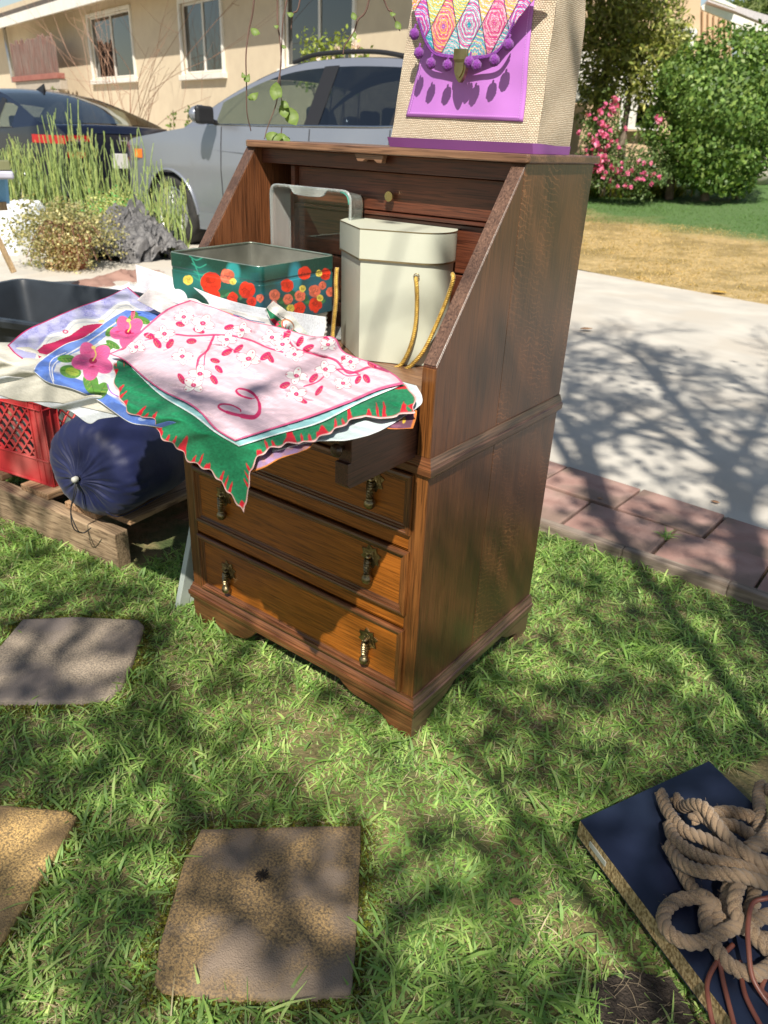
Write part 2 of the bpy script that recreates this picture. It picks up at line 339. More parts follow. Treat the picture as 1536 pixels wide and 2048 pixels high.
mb = MB(); p = [(x, 1.004-.0*x+.004*math.sin(x*3), .012) for x in np.linspace(-4.4, 4.2, 30)]
for a, b_ in zip(p[:-1], p[1:]): mb.beam(a, b_, .036, .05)
o = mb.build('border_edging', m_edging, border, bevel=.006)
# ---- stepping stones
m_stone3 = pm('ochre_stepping_stone', (.20, .14, .07), (.60, .39, .15), 260, .93, 1, 420, c3=(.30, .20, .10), s3=8, bdist=.0025, detail=14, lo=.38, hi=.60)
def stone(poly, zt, label, seed, mat=None):
    r_ = random.Random(seed); pts = [tuple(P(a, b, zt)[:2]) for a, b in poly]
    c = np.mean(pts, axis=0); fine = []
    for i in range(len(pts)):
        a = np.array(pts[i]); b_ = np.array(pts[(i+1) % len(pts)]); m = max(2, int(np.linalg.norm(b_-a)/.02))
        for k in range(m):
            q = a+(b_-a)*k/m; q = c+(q-c)*(1+r_.uniform(-.005, .003)); fine.append(q)
    mb = MB(); n = len(fine); R = [(1.0, zt-.05), (1.0, zt-.004), (.985, zt-.001), (.93, zt), (.6, zt), (.3, zt), (.0001, zt)]
    G = np.array([[(c[0]+(q[0]-c[0])*s, c[1]+(q[1]-c[1])*s, z+(.0015*r_.uniform(-1, 1) if .2 < s < .97 else 0)) for q in fine] for s, z in R])
    mb.grid(G, True); o = mb.build('stepping_stone', mat or m_stone, smooth=True, org=(c[0], c[1], 0)); tag(o, label, 'stepping stone', 'stepping stones set in the grass'); return pts
S1 = stone([(385, 1690), (402, 1656), (600, 1650), (722, 1649), (719, 1760), (713, 1870), (706, 1960), (701, 1986), (560, 1996), (420, 1992), (325, 1978), (308, 1960), (318, 1890), (345, 1800), (368, 1720)], .016, 'near square stepping stone with a dark seed burr lying on it', 1)
S2 = stone([(45, 1237), (150, 1232), (277, 1238), (288, 1250), (270, 1310), (245, 1370), (215, 1395), (150, 1402), (60, 1402), (-60, 1400), (-120, 1390), (-90, 1330), (0, 1290)], .016, 'grey stepping stone with dappled light, between the pallet and the other stones', 2, m_stone2)
S3 = stone([(-150, 1605), (0, 1608), (135, 1620), (155, 1632), (120, 1690), (60, 1790), (0, 1882), (-60, 1930), (-200, 1950), (-260, 1700)], .016, 'yellowish stepping stone cut off by the left edge of the photo', 3, m_stone3)
m_burr = pm('dry_burr', (.012, .010, .009), (.05, .035, .025), 200, .9)
mb = MB(); bc = P(523, 1752, .018)
for _ in range(150):
    d = np.array([rng.gauss(0, 1), rng.gauss(0, 1), rng.gauss(0, .5)]); d /= np.linalg.norm(d); a = bc+d*[.009, .009, .003]*rng.random(); mb.tube([a, a+d*.003+[rng.uniform(-.004, .004), rng.uniform(-.004, .004), .002]], .0006, 4)
tag(mb.build('seed_burr', m_burr, org=bc), 'small dark tangled seed burr lying on the near stepping stone', 'seed burr')
# ---- grass
m_grass = leafmat('grass_blades', rough=.5, tl=.4)
PAL0 = P(238, 1141, 0)[:2]; PAL1 = P(0, 1037, 0)[:2]
BRD = [tuple(P(a, b, .06)[:2]) for a, b in ((1160, 1640), (1418, 1522))]
e1 = np.array(BRD[1])-np.array(BRD[0]); e1 /= np.linalg.norm(e1); e2 = np.array([e1[1], -e1[0]])
B0 = np.array(BRD[0]); WB = np.linalg.norm(np.array(BRD[1])-B0)
BQ = [B0, B0+e1*WB*2.1, B0+e1*WB*2.1+e2*.62, B0+e2*.62]
def blades(n, region, zf, hl, hh, wl, wh, cols, lean=.8, nr=NR, seg=3):
    x = nr.uniform(region[0], region[1], n); y = nr.uniform(region[2], region[3], n)
    return x, y
def make_blades(x, y, z, h, wd, col, lean, nr=NR, seg=3):
    n = len(x); az = nr.uniform(0, 2*math.pi, n); dx = np.cos(az); dy = np.sin(az); tw = az+math.pi/2+nr.normal(size=n)*.4
    rx = np.cos(tw); ry = np.sin(tw); V = np.zeros((n, (seg+1)*2, 3))
    for k in range(seg+1):
        t = k/seg; hor = h*lean*(t**1.5)*.9; ver = h*(t-.5*np.clip(lean, 0, 1)*t*t)
        wk = wd*(1-.15*t if k < seg else .12)*.5*(1 if k else .8)
        cx = x+dx*hor; cy = y+dy*hor; cz = z+ver
        V[:, 2*k] = np.stack([cx-rx*wk, cy-ry*wk, cz], -1); V[:, 2*k+1] = np.stack([cx+rx*wk, cy+ry*wk, cz], -1)
    b = np.arange(n)[:, None, None]*(seg+1)*2; f = np.array([[2*k, 2*k+1, 2*k+3, 2*k+2] for k in range(seg)])[None]
    F = (b+f).reshape(-1, 4); C = np.repeat(col, (seg+1)*2, axis=0); return V.reshape(-1, 3), F, C
BARE = [tuple(P(a, b, 0)[:2]) for a, b in ((1180, 1975), (1250, 1945), (1340, 1960), (1400, 2060), (1390, 2120), (1210, 2120))]
def outside(x, y):
    k = np.ones(len(x), bool)
    for S, s in ((S1, 1.0), (S2, 1.0), (S3, 1.0)):
        k &= ~inpoly(x, y, S)
    k &= ~inpoly(x, y, [tuple(q) for q in BQ])
    k &= ~((x > -.62) & (x < -.03) & (y > .03) & (y < .46))
    k &= ~((y > .99))
    bare = inpoly(x, y, BARE); k &= ~(bare & (NR.rand(len(x)) < .85))
    t = (x-PAL1[0])/(PAL0[0]-PAL1[0]); yl = PAL1[1]+(PAL0[1]-PAL1[1])*t
    k &= ~((x < PAL0[0]+.03) & (y > yl+.01) & (x > -1.6))
    return k
def vis(x, y):
    p = np.stack([x, y, np.zeros(len(x))], -1)-CAMP; w_ = p@CF; px = 768+FPX*(p@CR)/w_; py = 1024-FPX*(p@CU)/w_
    return (w_ > .1) & (px > -90) & (px < 1620) & (py > 860) & (py < 2200)
acc = Acc()
GP = [(.24, .42, .09), (.35, .53, .13), (.17, .31, .075), (.48, .60, .21), (.26, .42, .14)]
DP = [(.56, .48, .30), (.46, .36, .22), (.66, .57, .38)]
def lawn(n, region, hr, wr, dryf, leanr, cols=GP, seg=3):
    x = NR.uniform(region[0], region[1], n); y = NR.uniform(region[2], region[3], n)
    dens = .35+.65*vnoise(x, y, .06, 5)+.3*vnoise(x, y, .3, 6)
    k = outside(x, y) & vis(x, y) & (NR.rand(n) < dens); x = x[k]; y = y[k]; n = len(x)
    # shorter and sparser next to stones
    h = NR.uniform(*hr, n)*(.6+.8*vnoise(x, y, .15, 9)); wd = NR.uniform(*wr, n)
    col = cmix(n, cols); dk = NR.rand(n) < dryf*(.4+1.5*vnoise(x, y, .1, 12)); col[dk] = cmix(int(dk.sum()), DP); h[dk] *= .8; wd[dk] *= .45
    le = NR.uniform(*leanr, n); le[dk] *= 1.5
    acc.add(*make_blades(x, y, np.full(n, -.004), h, wd, col, le, seg=seg))
lawn(300000, (-2.6, 1.2, -1.1, 1.0), (.010, .026), (.002, .004), .30, (.6, 2.0), seg=2)
lawn(95000, (-2.6, 1.2, -1.1, 1.0), (.018, .038), (.0028, .0052), .10, (.5, 1.6))
lawn(6000, (-2.6, 1.2, -1.1, 1.0), (.035, .06), (.004, .0065), .03, (.6, 1.3))
acc.build('lawn_grass', m_grass)['kind'] = 'stuff'
# moss clinging round the stones
m_moss = pm('moss', (.10, .12, .015), (.17, .17, .03), 60, .95, 1, 300, bdist=.004)
mo = []
for S in (S1, S2, S3):
    c = np.mean(S, axis=0); n = len(S)
    for i in range(n):
        a = np.array(S[i]); b_ = np.array(S[(i+1) % n]); k = int(np.linalg.norm(b_-a)*9000)
        t = NR.rand(k, 1); q = a+(b_-a)*t; dd_ = (q-c)/np.linalg.norm(q-c, axis=1)[:, None]; q = q+dd_*np.abs(NR.normal(size=(k, 1)))*.016*(.4+vnoise(q[:, 0], q[:, 1], .05, 8)[:, None]*1.4)
        mo.append(np.concatenate([q, NR.uniform(-.002, .007, (k, 1))], 1))
mo = np.concatenate(mo); acc = Acc(); acc.add(*leaves(mo, NR.uniform(.003, .006, len(mo)), cmix(len(mo), [(.24, .24, .03), (.16, .19, .03), (.10, .08, .03)]), aspect=1.2)); acc.build('moss', m_grass)['kind'] = 'stuff'
m_tw = pm('dry_twigs', (.16, .12, .08), (.36, .28, .18), 40, .85)
mb = MB(); bc2 = np.mean(BARE, axis=0)
for _ in range(150):
    if _ < 45: c_ = bc2+NR.normal(size=2)*.035
    else:
        c_ = np.array([NR.uniform(-1.0, .5), NR.uniform(-.7, .3)])
        if not outside(np.array([c_[0]]), np.array([c_[1]]))[0]: continue
    a_ = rng.uniform(0, 6.28); L_ = rng.uniform(.015, .045); z_ = rng.uniform(.004, .012) if _ < 45 else rng.uniform(.014, .022); d_ = np.array([math.cos(a_), math.sin(a_), rng.uniform(-.12, .12)])*L_; p_ = np.array([*c_, z_]); mb.tube([p_, p_+d_*.5+[rng.uniform(-.004, .004), rng.uniform(-.004, .004), .003], p_+d_], .0005, 4)
mb.build('dry_twigs', m_tw)['kind'] = 'stuff'
mb = MB(); mb.prism([tuple(q) for q in BARE], lambda a, b, c: (a, b, c), -.01, .0055); o = mb.build('bare_soil', pm('dark_soil', (.035, .026, .02), (.08, .06, .045), 60, .95, 1, 200, bdist=.01)); o['kind'] = 'structure'
# far lawn blades
acc = Acc(); n = 120000; x = NR.uniform(-9, 2.5, n); v = NR.uniform(0, 8, n)**1.0; y = 5.53-.236*x+v
g = (1*y+(.306)*x+2.6*vnoise(x, y, 1.2, 4)) > 9.3
col = cmix(n, [(.58, .43, .19), (.68, .52, .26), (.46, .34, .15)]); col[g] = cmix(int(g.sum()), [(.12, .25, .07), (.17, .30, .09), (.09, .19, .06)])
acc.add(*make_blades(x, y, ground_z(x, y)+.01, NR.uniform(.03, .07, n), NR.uniform(.007, .016, n), col, NR.uniform(.8, 2, n), seg=1))
acc.build('far_grass', m_grass)['kind'] = 'stuff'
# fallen leaves on the driveway and in the grass
m_lf = pm('fallen_leaf', (.55, .33, .05), (.62, .40, .08), 30, .7); m_lf2 = pm('brown_leaf', (.28, .15, .08), (.36, .2, .1), 30, .8)
def fallen(p, s, m, label, rz):
    mb = MB(); G = np.zeros((5, 4, 3))
    for i in range(5):
        for j in range(4):
            u = i/4-.5; v_ = (j/3-.5)*math.cos(u*math.pi)*.6; G[i, j] = p+s*np.array([u*math.cos(rz)-v_*math.sin(rz), u*math.sin(rz)+v_*math.cos(rz), .12+.25*abs(v_)+.2*u*u])
    mb.grid(G); o = mb.build('fallen_leaf', m, org=p, smooth=True, solid=.001); tag(o, label, 'leaf')
fallen(GL(1435, 594)+[0, 0, .02], .14, m_lf, 'bright yellow fallen leaf at the driveway edge by the dry grass', .2)
fallen(P(1172, 662, .024), .09, m_lf2, 'tan curled leaf lying on the driveway right of the desk', .9)
fallen(P(1200, 998, .028), .02, m_lf2, 'tiny pale leaf scrap on the upper row of red pavers', .3)
fallen(P(1430, 1006, .024), .03, m_lf2, 'small dark leaf on the driveway near the red pavers', .1)
fallen(P(1032, 1806, .02), .022, m_lf2, 'little brown leaf in the grass left of the blue shelf board', .4)
# weed tuft in the joint
acc = Acc(); q = P(1330, 1077, .02); n = 26
acc.add(*make_blades(q[0]+NR.normal(size=n)*.006, q[1]+NR.normal(size=n)*.006, np.full(n, .02), NR.uniform(.02, .04, n), NR.uniform(.003, .005, n), cmix(n, GP), NR.uniform(.6, 1.5, n)))
tag(acc.build('weed', m_grass), 'small green weed growing in the joint between the red pavers', 'weed')
# ================================================================== the desk
W_ = .645; TS = .026; DP_ = .487
OD = ((.055, .020, .008), (.115, .042, .014), (.21, .082, .024))
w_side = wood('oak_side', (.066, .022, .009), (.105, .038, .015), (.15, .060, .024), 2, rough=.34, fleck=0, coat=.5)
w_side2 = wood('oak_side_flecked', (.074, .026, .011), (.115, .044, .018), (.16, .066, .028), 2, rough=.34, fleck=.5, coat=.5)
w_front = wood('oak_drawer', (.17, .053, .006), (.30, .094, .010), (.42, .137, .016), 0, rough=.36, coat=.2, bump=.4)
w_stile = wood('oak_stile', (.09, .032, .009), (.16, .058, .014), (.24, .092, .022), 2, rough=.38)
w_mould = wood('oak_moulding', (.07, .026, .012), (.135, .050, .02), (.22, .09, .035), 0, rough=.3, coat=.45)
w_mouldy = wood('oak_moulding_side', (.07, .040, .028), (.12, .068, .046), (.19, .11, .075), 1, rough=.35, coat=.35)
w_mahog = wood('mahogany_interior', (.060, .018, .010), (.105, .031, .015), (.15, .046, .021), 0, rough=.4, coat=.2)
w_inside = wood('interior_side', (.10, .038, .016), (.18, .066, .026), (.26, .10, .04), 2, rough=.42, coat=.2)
w_top = wood('oak_top', (.12, .06, .035), (.20, .105, .06), (.28, .155, .09), 0, rough=.38, coat=.3)
w_loper = wood('loper_wood', (.05, .020, .014), (.085, .034, .024), (.13, .05, .034), 1, rough=.4, coat=.3)
m_brass = pm('aged_brass', (.17, .13, .07), (.44, .35, .20), 60, .36, .4, 200, metal=1)
m_brassb = pm('polished_brass', (.62, .50, .26), (.70, .58, .33), 40, .22, metal=1)
m_dark = pm('dark_gap', (.012, .007, .005), rough=.9)
desk = thing('secretary_desk', (-W_/2, .24, 0), 'dark oak slant-front secretary desk with its lid down under the cloths, standing on the grass', 'desk')
def slab_piece(name, poly, x0, x1, mat, bev=.0015):
    mb = MB(); mb.prism(poly, lambda a, b, c: (c, a, b), x0, x1); return mb.build(name, mat, desk, bevel=bev)
upper = [(0, .603), (0, .76), (.224, 1.05), (DP_, 1.05), (DP_, .603)]
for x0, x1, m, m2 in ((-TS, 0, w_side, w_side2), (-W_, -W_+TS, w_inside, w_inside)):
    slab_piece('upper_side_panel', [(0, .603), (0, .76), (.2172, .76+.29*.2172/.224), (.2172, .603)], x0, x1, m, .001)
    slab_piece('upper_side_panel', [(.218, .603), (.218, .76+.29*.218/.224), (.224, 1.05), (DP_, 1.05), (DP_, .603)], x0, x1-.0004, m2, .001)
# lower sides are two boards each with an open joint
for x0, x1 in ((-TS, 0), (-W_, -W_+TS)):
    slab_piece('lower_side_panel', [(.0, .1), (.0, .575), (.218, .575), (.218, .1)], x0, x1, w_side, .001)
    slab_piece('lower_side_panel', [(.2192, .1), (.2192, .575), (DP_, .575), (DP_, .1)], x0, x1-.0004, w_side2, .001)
MB().box(-TS-.006, -.0003, -.0022, .02, .104, .573).build('front_stile', w_stile, desk, bevel=.0012)
MB().box(-W_+.0003, -W_+TS+.004, -.0022, .02, .104, .573).build('front_stile', w_stile, desk, bevel=.0012)
MB().box(-TS+.0003, -.0004, -.0018, .01, .607, .757).build('front_stile', w_stile, desk, bevel=.001)
MB().box(-W_+.0004, -W_+TS-.0003, -.0018, .01, .607, .757).build('front_stile', w_stile, desk, bevel=.001)
# fronts of slanted edges
MB().box(-W_+TS, -TS, .474, .482, .11, 1.048).build('back_panel', w_mahog, desk)
MB().box(-W_+TS, -TS, .004, .474, .560, .574).build('dust_board', w_mahog, desk)
MB().box(-W_+TS, -TS, .004, .474, .106, .112).build('bottom_board', w_mahog, desk)
# mouldings round three sides
def path_mould(name, prof, mat_f, mat_s):
    """prof: list of (out, z). mitred round front and both sides"""
    G = np.array([[(-W_-o, DP_, z), (-W_-o, -o, z), (o, -o, z), (o, DP_, z)] for o, z in prof])
    mf = MB(); mf.grid(G[:, 1:3]); o1 = mf.build(name, mat_f, desk, smooth=False)
    mr_ = MB(); mr_.grid(G[:, 2:4]); mr_.add([G[i, 3] for i in range(len(prof))], [tuple(range(len(prof)))]); mr_.build(name, mat_s, desk)
    ml = MB(); ml.grid(G[:, 0:2]); ml.build(name, mat_s, desk)
for xa, xb in ((-TS+.0006, -.0006), (-W_+.0006, -W_+TS-.0006)):
    mb = MB(); mb.beam(((xa+xb)/2, .0005, .7615), ((xa+xb)/2, .2235, 1.0495), xb-xa, .0032); mb.build('slanted_edge', w_mouldy, desk, bevel=.0008)
path_mould('base_moulding', [(-.01, .064), (.009, .064), (.010, .070), (.012, .074), (.012, .084), (.0085, .086), (.0085, .090), (.006, .096), (.004, .1), (.0035, .105), (-.01, .106)], w_mould, w_mouldy)
path_mould('waist_moulding', [(-.01, .574), (.006, .574), (.0095, .578), (.0100, .590), (.0065, .592), (.0065, .595), (.003, .603), (.0015, .607), (-.02, .607)], w_mould, w_mouldy)
# feet: ogee brackets
def foot(poly, fn, d0, d1, mat=w_mould):
    mb = MB(); mb.prism(poly, fn, d0, d1); mb.build('bracket_foot', mat, desk, bevel=.002)
def arc(pts, n=5): return [(p[0], p[1]) for p in catmull([(a, b, 0) for a, b in pts], n)]
fr = [(.004, .0645), (.004, -.012), (-.05, -.012)]+arc([(-.052, -.004), (-.055, .012), (-.075, .028), (-.10, .034), (-.125, .036), (-.15, .038), (-.17, .048), (-.19, .060), (-.20, .0645)])
foot(fr, lambda a, b, c: (a, c, b), -.004, .018)
fl = [(-W_-.004, .0645), (-W_-.006, .04), (-W_-.0, .015), (-W_+.01, -.012), (-W_+.05, -.012)]+arc([(-.59, -.0), (-.585, .018), (-.575, .022), (-.565, .014), (-.545, .008), (-.52, .010), (-.50, .016), (-.475, .02), (-.455, .034), (-.44, .05), (-.43, .0645)])
foot(fl, lambda a, b, c: (a, c, b), -.004, .018)
sf = [(-.0035, .0645), (-.0035, -.012), (.055, -.012)]+arc([(.056, .0), (.06, .015), (.08, .03), (.11, .036), (.14, .048), (.16, .0645)])
foot(sf, lambda a, b, c: (c, a, b), -.018, .0045, w_mouldy)
foot(sf, lambda a, b, c: (c, a, b), -W_-.0045, -W_+.018, w_mouldy)
sb = [(DP_, .0645), (DP_, -.012), (DP_-.05, -.012)]+arc([(DP_-.052, .0), (DP_-.056, .02), (DP_-.08, .03), (DP_-.11, .04), (DP_-.14, .0645)])
foot(sb, lambda a, b, c: (c, a, b), -.018, .0045, w_mouldy)
foot(sb, lambda a, b, c: (c, a, b), -W_-.0045, -W_+.018, w_mouldy)
# rails
for z0, z1 in ((.424, .453), (.256, .284)):
    MB().box(-W_+TS+.004, -TS-.006, -.0012, .02, z0, z1).build('drawer_rail', w_front, desk, bevel=.001)
def pull(parent, x, z, y):
    mb = MB()
    for q, d in ((0.25, .0018), (1.03, .0034)):
        pts = []
        for k in range(4):
            a = q+k*math.pi/2; pts.append((.0245*math.cos(a), .0245*math.sin(a)))
            a += math.pi/4; pts.append((.0155*math.cos(a), .0155*math.sin(a)))
        mb.prism(pts, lambda a, b, c: (x+a, y-c, z+b), 0, d)
        mb.prism([(a*.62, b*.62) for a, b in pts], lambda a, b, c: (x+a, y-c, z+b), d, d+.002)
    for k in range(5): a = k*1.257; mb.lathe([(.0028, 0), (.0024, .0015), (.0008, .0022)], (x+.0075*math.cos(a), y-.0042, z+.0075*math.sin(a)), (0, -1, 0), 8)
    mb.lathe([(.0045, 0), (.005, .005), (.0035, .009), (.001, .0105)], (x, y-.004, z+.001), (0, -1, 0), 10)
    # twisted drop
    top = np.array([x, y-.011, z-.002]); G = []
    for i in range(26):
        t = i/25; zz = top[2]-.030*t; r0 = .0056+.0008*math.sin(t*math.pi)
        G.append([(x+r0*(1+.28*math.cos(2*(a-t*16)))*math.cos(a), top[1]+r0*(1+.28*math.cos(2*(a-t*16)))*math.sin(a), zz) for a in np.arange(12)*math.pi/6])
    mb.grid(np.array(G), True)
    mb.lathe([(.001, 0), (.005, -.002), (.0072, -.0035), (.0076, -.005), (.0064, -.006), (.0098, -.010), (.0108, -.014), (.0098, -.019), (.006, -.0235), (.0015, -.0248)], (x, y-.011, z-.030), (0, 0, 1), 16)
    return mb.build('drawer_pull', m_brass, parent, smooth=True, auto=True)
def drawer(z0, z1):
    x0, x1 = -W_+TS+.008, -TS-.001
    d = MB().box(x0, x1, -.003, .018, z0, z1).build('drawer', w_front, desk)
    prof = [(0, -.003), (0, .0055), (.0015, .0075), (.0055, .0085), (.0085, .0075), (.0095, .0045), (.0125, .004), (.0145, .0015), (.0175, .0008), (.019, -.003)]
    for s in range(4):
        mb = MB(); G = []
        for a, o_ in prof:
            c = [(x0+a, z0+a), (x1-a, z0+a), (x1-a, z1-a), (x0+a, z1-a)]; p, q = c[s], c[(s+1) % 4]
            G.append([(p[0], -.003-o_, p[1]), (q[0], -.003-o_, q[1])])
        mb.grid(np.array(G)); mb.build('drawer_moulding', w_mould if s % 2 == 0 else w_stile, d)
    return d
d1 = drawer(.455, .571); d2 = drawer(.287, .421); d3 = drawer(.108, .253)
for d, z in ((d1, .538), (d2, .381), (d3, .193)):
    pull(d, -.112, z, -.003); pull(d, -.515, z-.003, -.003)
# top shallow drawer, lopers, writing lid
MB().box(-.585, -.062, .004, .02, .611, .692).build('upper_drawer', w_mahog, desk, bevel=.001)
MB().box(-W_+TS, -TS, .003, .30, .694, .7015).build('writing_surface', w_top, desk)
MB().box(-W_+TS, -TS, .30, .474, .694, .7018).build('writing_surface', w_mahog, desk)
for x0, x1 in ((-.054, -.029), (-.616, -.591)):
    mb = MB(); mb.prism([(.2, .602), (-.172, .602), (-.178, .608), (-.178, .643), (-.170, .643), (-.170, .692), (.2, .692)], lambda a, b, c: (c, a, b), x0, x1)
    lp = mb.build('lid_support', w_loper, desk, bevel=.001)
    mb = MB(); mb.lathe([(.004, 0), (.0045, .008), (.0095, .011), (.0105, .016), (.008, .02), (.002, .0215)], ((x0+x1)/2-.004, -.170, .664), (0, -1, 0), 16)
    mb.build('support_knob', wood('knob_wood', (.03, .015, .01), (.06, .03, .02), (.1, .05, .03), 1, rough=.3), lp, smooth=True)
lid = MB().box(-W_+TS+.003, -TS-.002, -.372, -.002, .7035, .7215).build('writing_lid', w_top, desk, bevel=.002)
# gallery inside
gy = .268
MB().box(-.555, -.545, gy-.01, .474, .7035, 1.02).build('gallery_divider', w_mahog, desk, bevel=.001)
MB().box(-W_+TS, -TS, gy-.002, .474, 1.022, 1.034).build('gallery_shelf', w_mahog, desk, bevel=.001)
MB().box(-W_+TS, -TS, .240, .262, 1.022, 1.0495).build('top_rail', w_mahog, desk, bevel=.001)
MB().box(-.545, -TS, gy-.008, .474, .944, .950).build('gallery_shelf', w_mahog, desk, bevel=.001)
for z0, z1 in ((.952, 1.020), (.858, .942), (.768, .855), (.704, .765)):
    MB().box(-.543, -TS-.002, gy, gy+.012, z0, z1).build('gallery_drawer', w_mahog, desk, bevel=.0015)
q = PY(778, 393, gy-.012)
mb = MB(); mb.lathe([(.003, 0), (.003, .008), (.0085, .0085), (.0095, .011), (.009, .014)], (q[0], gy, q[2]), (0, -1, 0), 20)
mb.build('gallery_knob', m_brassb, desk, smooth=True, auto=True)
# top slab, catch
mb = MB(); mb.prism([(-W_+.012, .212), (.004, .212), (.008, .216), (.008, .495), (-W_-.004, .495), (-W_-.004, .224)], lambda a, b, c: (a, b, c), 1.0503, 1.0635)
mb.build('desk_top', w_top, desk, bevel=.003, seg=3)
q = PY(744, 322, .23)
mb = MB(); mb.prism([(-.034, 0), (.034, 0), (.03, -.014), (.02, -.014), (.012, -.009), (-.008, -.009), (-.014, -.013), (-.026, -.013)], lambda a, b, c: (q[0]+a, c, 1.0500+b), .219, .232)
mb.build('lid_catch', w_top, desk, bevel=.001)
# ================================================================== hat box
m_card = pm('cream_card', (.50, .52, .42), (.54, .56, .46), 5, .42, .06, 300); m_gold = pm('gold_trim', (.30, .24, .14), (.44, .36, .2), 50, .35, metal=.9)
m_cord = pm('gold_cord', (.42, .24, .03), (.66, .44, .08), 90, .35, .4, 900, metal=.35, sheen=.3)
hb0 = P(712, 722, .703); ZT = zat(720, 458, hb0)
out_px = [(680, 440), (720, 457), (790, 462), (850, 466), (890, 466), (915, 461), (905, 453), (860, 446), (800, 440), (740, 436), (700, 435)]
hp = [P(a, b, ZT)[:2] for a, b in out_px]
hat = thing('hat_box', (hb0[0], hb0[1]+.06, .7215), 'pale cream lidded hat box with gold cord handles, standing in the open desk', 'hat box')
hpts = np.array([p_[:2] for p_ in hp]); cc = hpts.mean(0)
cv = [np.array([*hpts[0]])]; cv += [hpts[1]]
back = catmull([(*p_, 0) for p_ in [hpts[1]]+list(hpts[2:])+[hpts[0]]], 9)
ring = [hpts[0]]+[p_[:2] for p_ in back[:-1]]; ring = np.array(ring)
def ringprism(name, s0, z0, s1, z1, mat, parent, cap=True, smooth=False):
    mb = MB(); n = len(ring); a = [(*(cc+(q-cc)*s0), z0) for q in ring]; b_ = [(*(cc+(q-cc)*s1), z1) for q in ring]
    mb.add(a+b_, [(i, (i+1) % n, n+(i+1) % n, n+i) for i in range(n)]+([tuple(range(n))[::-1], tuple(range(n, 2*n))] if cap else [])); return mb.build(name, mat, parent, smooth=True, auto=True)
ZL = ZT-.052
ringprism('box_body', .955, .7215 if False else .703, .97, ZL+.01, m_card, hat)
lidb = ringprism('box_lid', 1.0, ZL, 1.0, ZT, m_card, hat)
ringprism('gold_edge', 1.006, ZL-.0008, 1.006, ZL+.0022, m_gold, lidb, False); ringprism('gold_edge', 1.004, ZT-.0015, 1.004, ZT+.0004, m_gold, lidb, False)
def twist(mb, path, R, r, pitch, ns=3, n=6, step=6):
    p, T, N, B = frames(path); s = np.concatenate([[0], np.cumsum(np.linalg.norm(np.diff(p, axis=0), axis=1))])
    for k in range(ns):
        a = s/pitch*2*math.pi+2*math.pi*k/ns
        mb.tube(p+R*(np.cos(a)[:, None]*N+np.sin(a)[:, None]*B), r, n)
    return mb
def dense(path, ds):
    p = np.array(path); s = np.concatenate([[0], np.cumsum(np.linalg.norm(np.diff(p, axis=0), axis=1))]); t = np.arange(0, s[-1], ds)
    return np.stack([np.interp(t, s, p[:, i]) for i in range(3)], -1)
def yfront(px, py, z):   # point on the box's near face
    return P(px, py, z)
e_d = (ring[22]-ring[1]); e_d /= np.linalg.norm(e_d); e_n = np.array([e_d[1], -e_d[0]])
if e_n@(CAMP[:2]-cc) < 0: e_n = -e_n
def onface(px, py, off=.006):
    d = ray(px, py); o_ = np.array([*ring[12]])+e_n*off; t = ((o_-CAMP[:2])@e_n)/(d[:2]@e_n); return CAMP+t*d
c1 = catmull([onface(832, 555, -.006), onface(833, 566, .006), onface(834, 600), onface(831, 650), onface(820, 695), onface(803, 728), onface(785, 738, .012)], 10)
c2 = catmull([onface(905, 548, -.012), onface(906, 560), onface(893, 600), onface(870, 655), onface(848, 700), onface(825, 728, .01), onface(808, 741, .014)], 10)
c3 = catmull([onface(674, 536, .0), onface(672, 560, .004), onface(672, 600, .004), onface(667, 650, .008), onface(664, 690, .012)], 10)
for c_ in (c1, c2, c3):
    mb = MB(); twist(mb, dense(c_, .0008), .0021, .0021, .0115); mb.build('gold_cord', m_cord, hat, smooth=True)
q = onface(833, 553, .0012); mb = MB(); a_ = np.linspace(0, 2*math.pi, 20)
ed3 = np.array([*e_d, 0]); mb.tube([q+.0048*(math.cos(t)*ed3+math.sin(t)*np.array([0, 0, 1])) for t in a_], .0009, 6); mb.build('eyelet', m_gold, hat, smooth=True)
# ================================================================== rose tin
m_tin = pm('painted_tin', (1, 1, 1), rough=.3, coat=.3, att='Col'); m_tinin = pm('bare_tin_inside', (.20, .20, .17), (.36, .36, .31), 9, .4, .3, 60, metal=.5)
ZR = .874
tc_ = [P(a, b, ZR)[:2] for a, b in ((336, 504), (519, 535), (670, 511), (501, 484))]
tin = thing('rose_tin', (*np.mean(tc_, axis=0), .772), 'open green metal tin painted with red and yellow roses, behind the cloths', 'tin')
def rounded(poly, r, n=5):
    out = []; m = len(poly)
    for i in range(m):
        a, b_, c_ = [np.array(poly[(i+k-1) % m]) for k in range(3)]; u = (a-b_)/np.linalg.norm(a-b_); v_ = (c_-b_)/np.linalg.norm(c_-b_)
        p0 = b_+u*r; p1 = b_+v_*r
        for k in range(n+1): t = k/n; out.append((1-t)**2*p0+2*t*(1-t)*b_+t*t*p1)
    return out
def resample(ring_, ds):
    R_ = np.array(list(ring_)+[ring_[0]]); s = np.concatenate([[0], np.cumsum(np.linalg.norm(np.diff(R_, axis=0), axis=1))]); n = int(s[-1]/ds); t = np.linspace(0, s[-1], n, endpoint=False)
    return np.stack([np.interp(t, s, R_[:, i]) for i in range(2)], -1)
rt = resample(rounded(tc_, .012), .0014); ct = rt.mean(0); nz_ = 100
zs = np.linspace(.772, ZR, nz_); G = np.zeros((nz_, len(rt), 3))
for i, z in enumerate(zs):
    s = 1.0 if not (.006 < ZR-z-.018 < .012) else .992
    G[i, :, :2] = ct+(rt-ct)*s; G[i, :, 2] = z
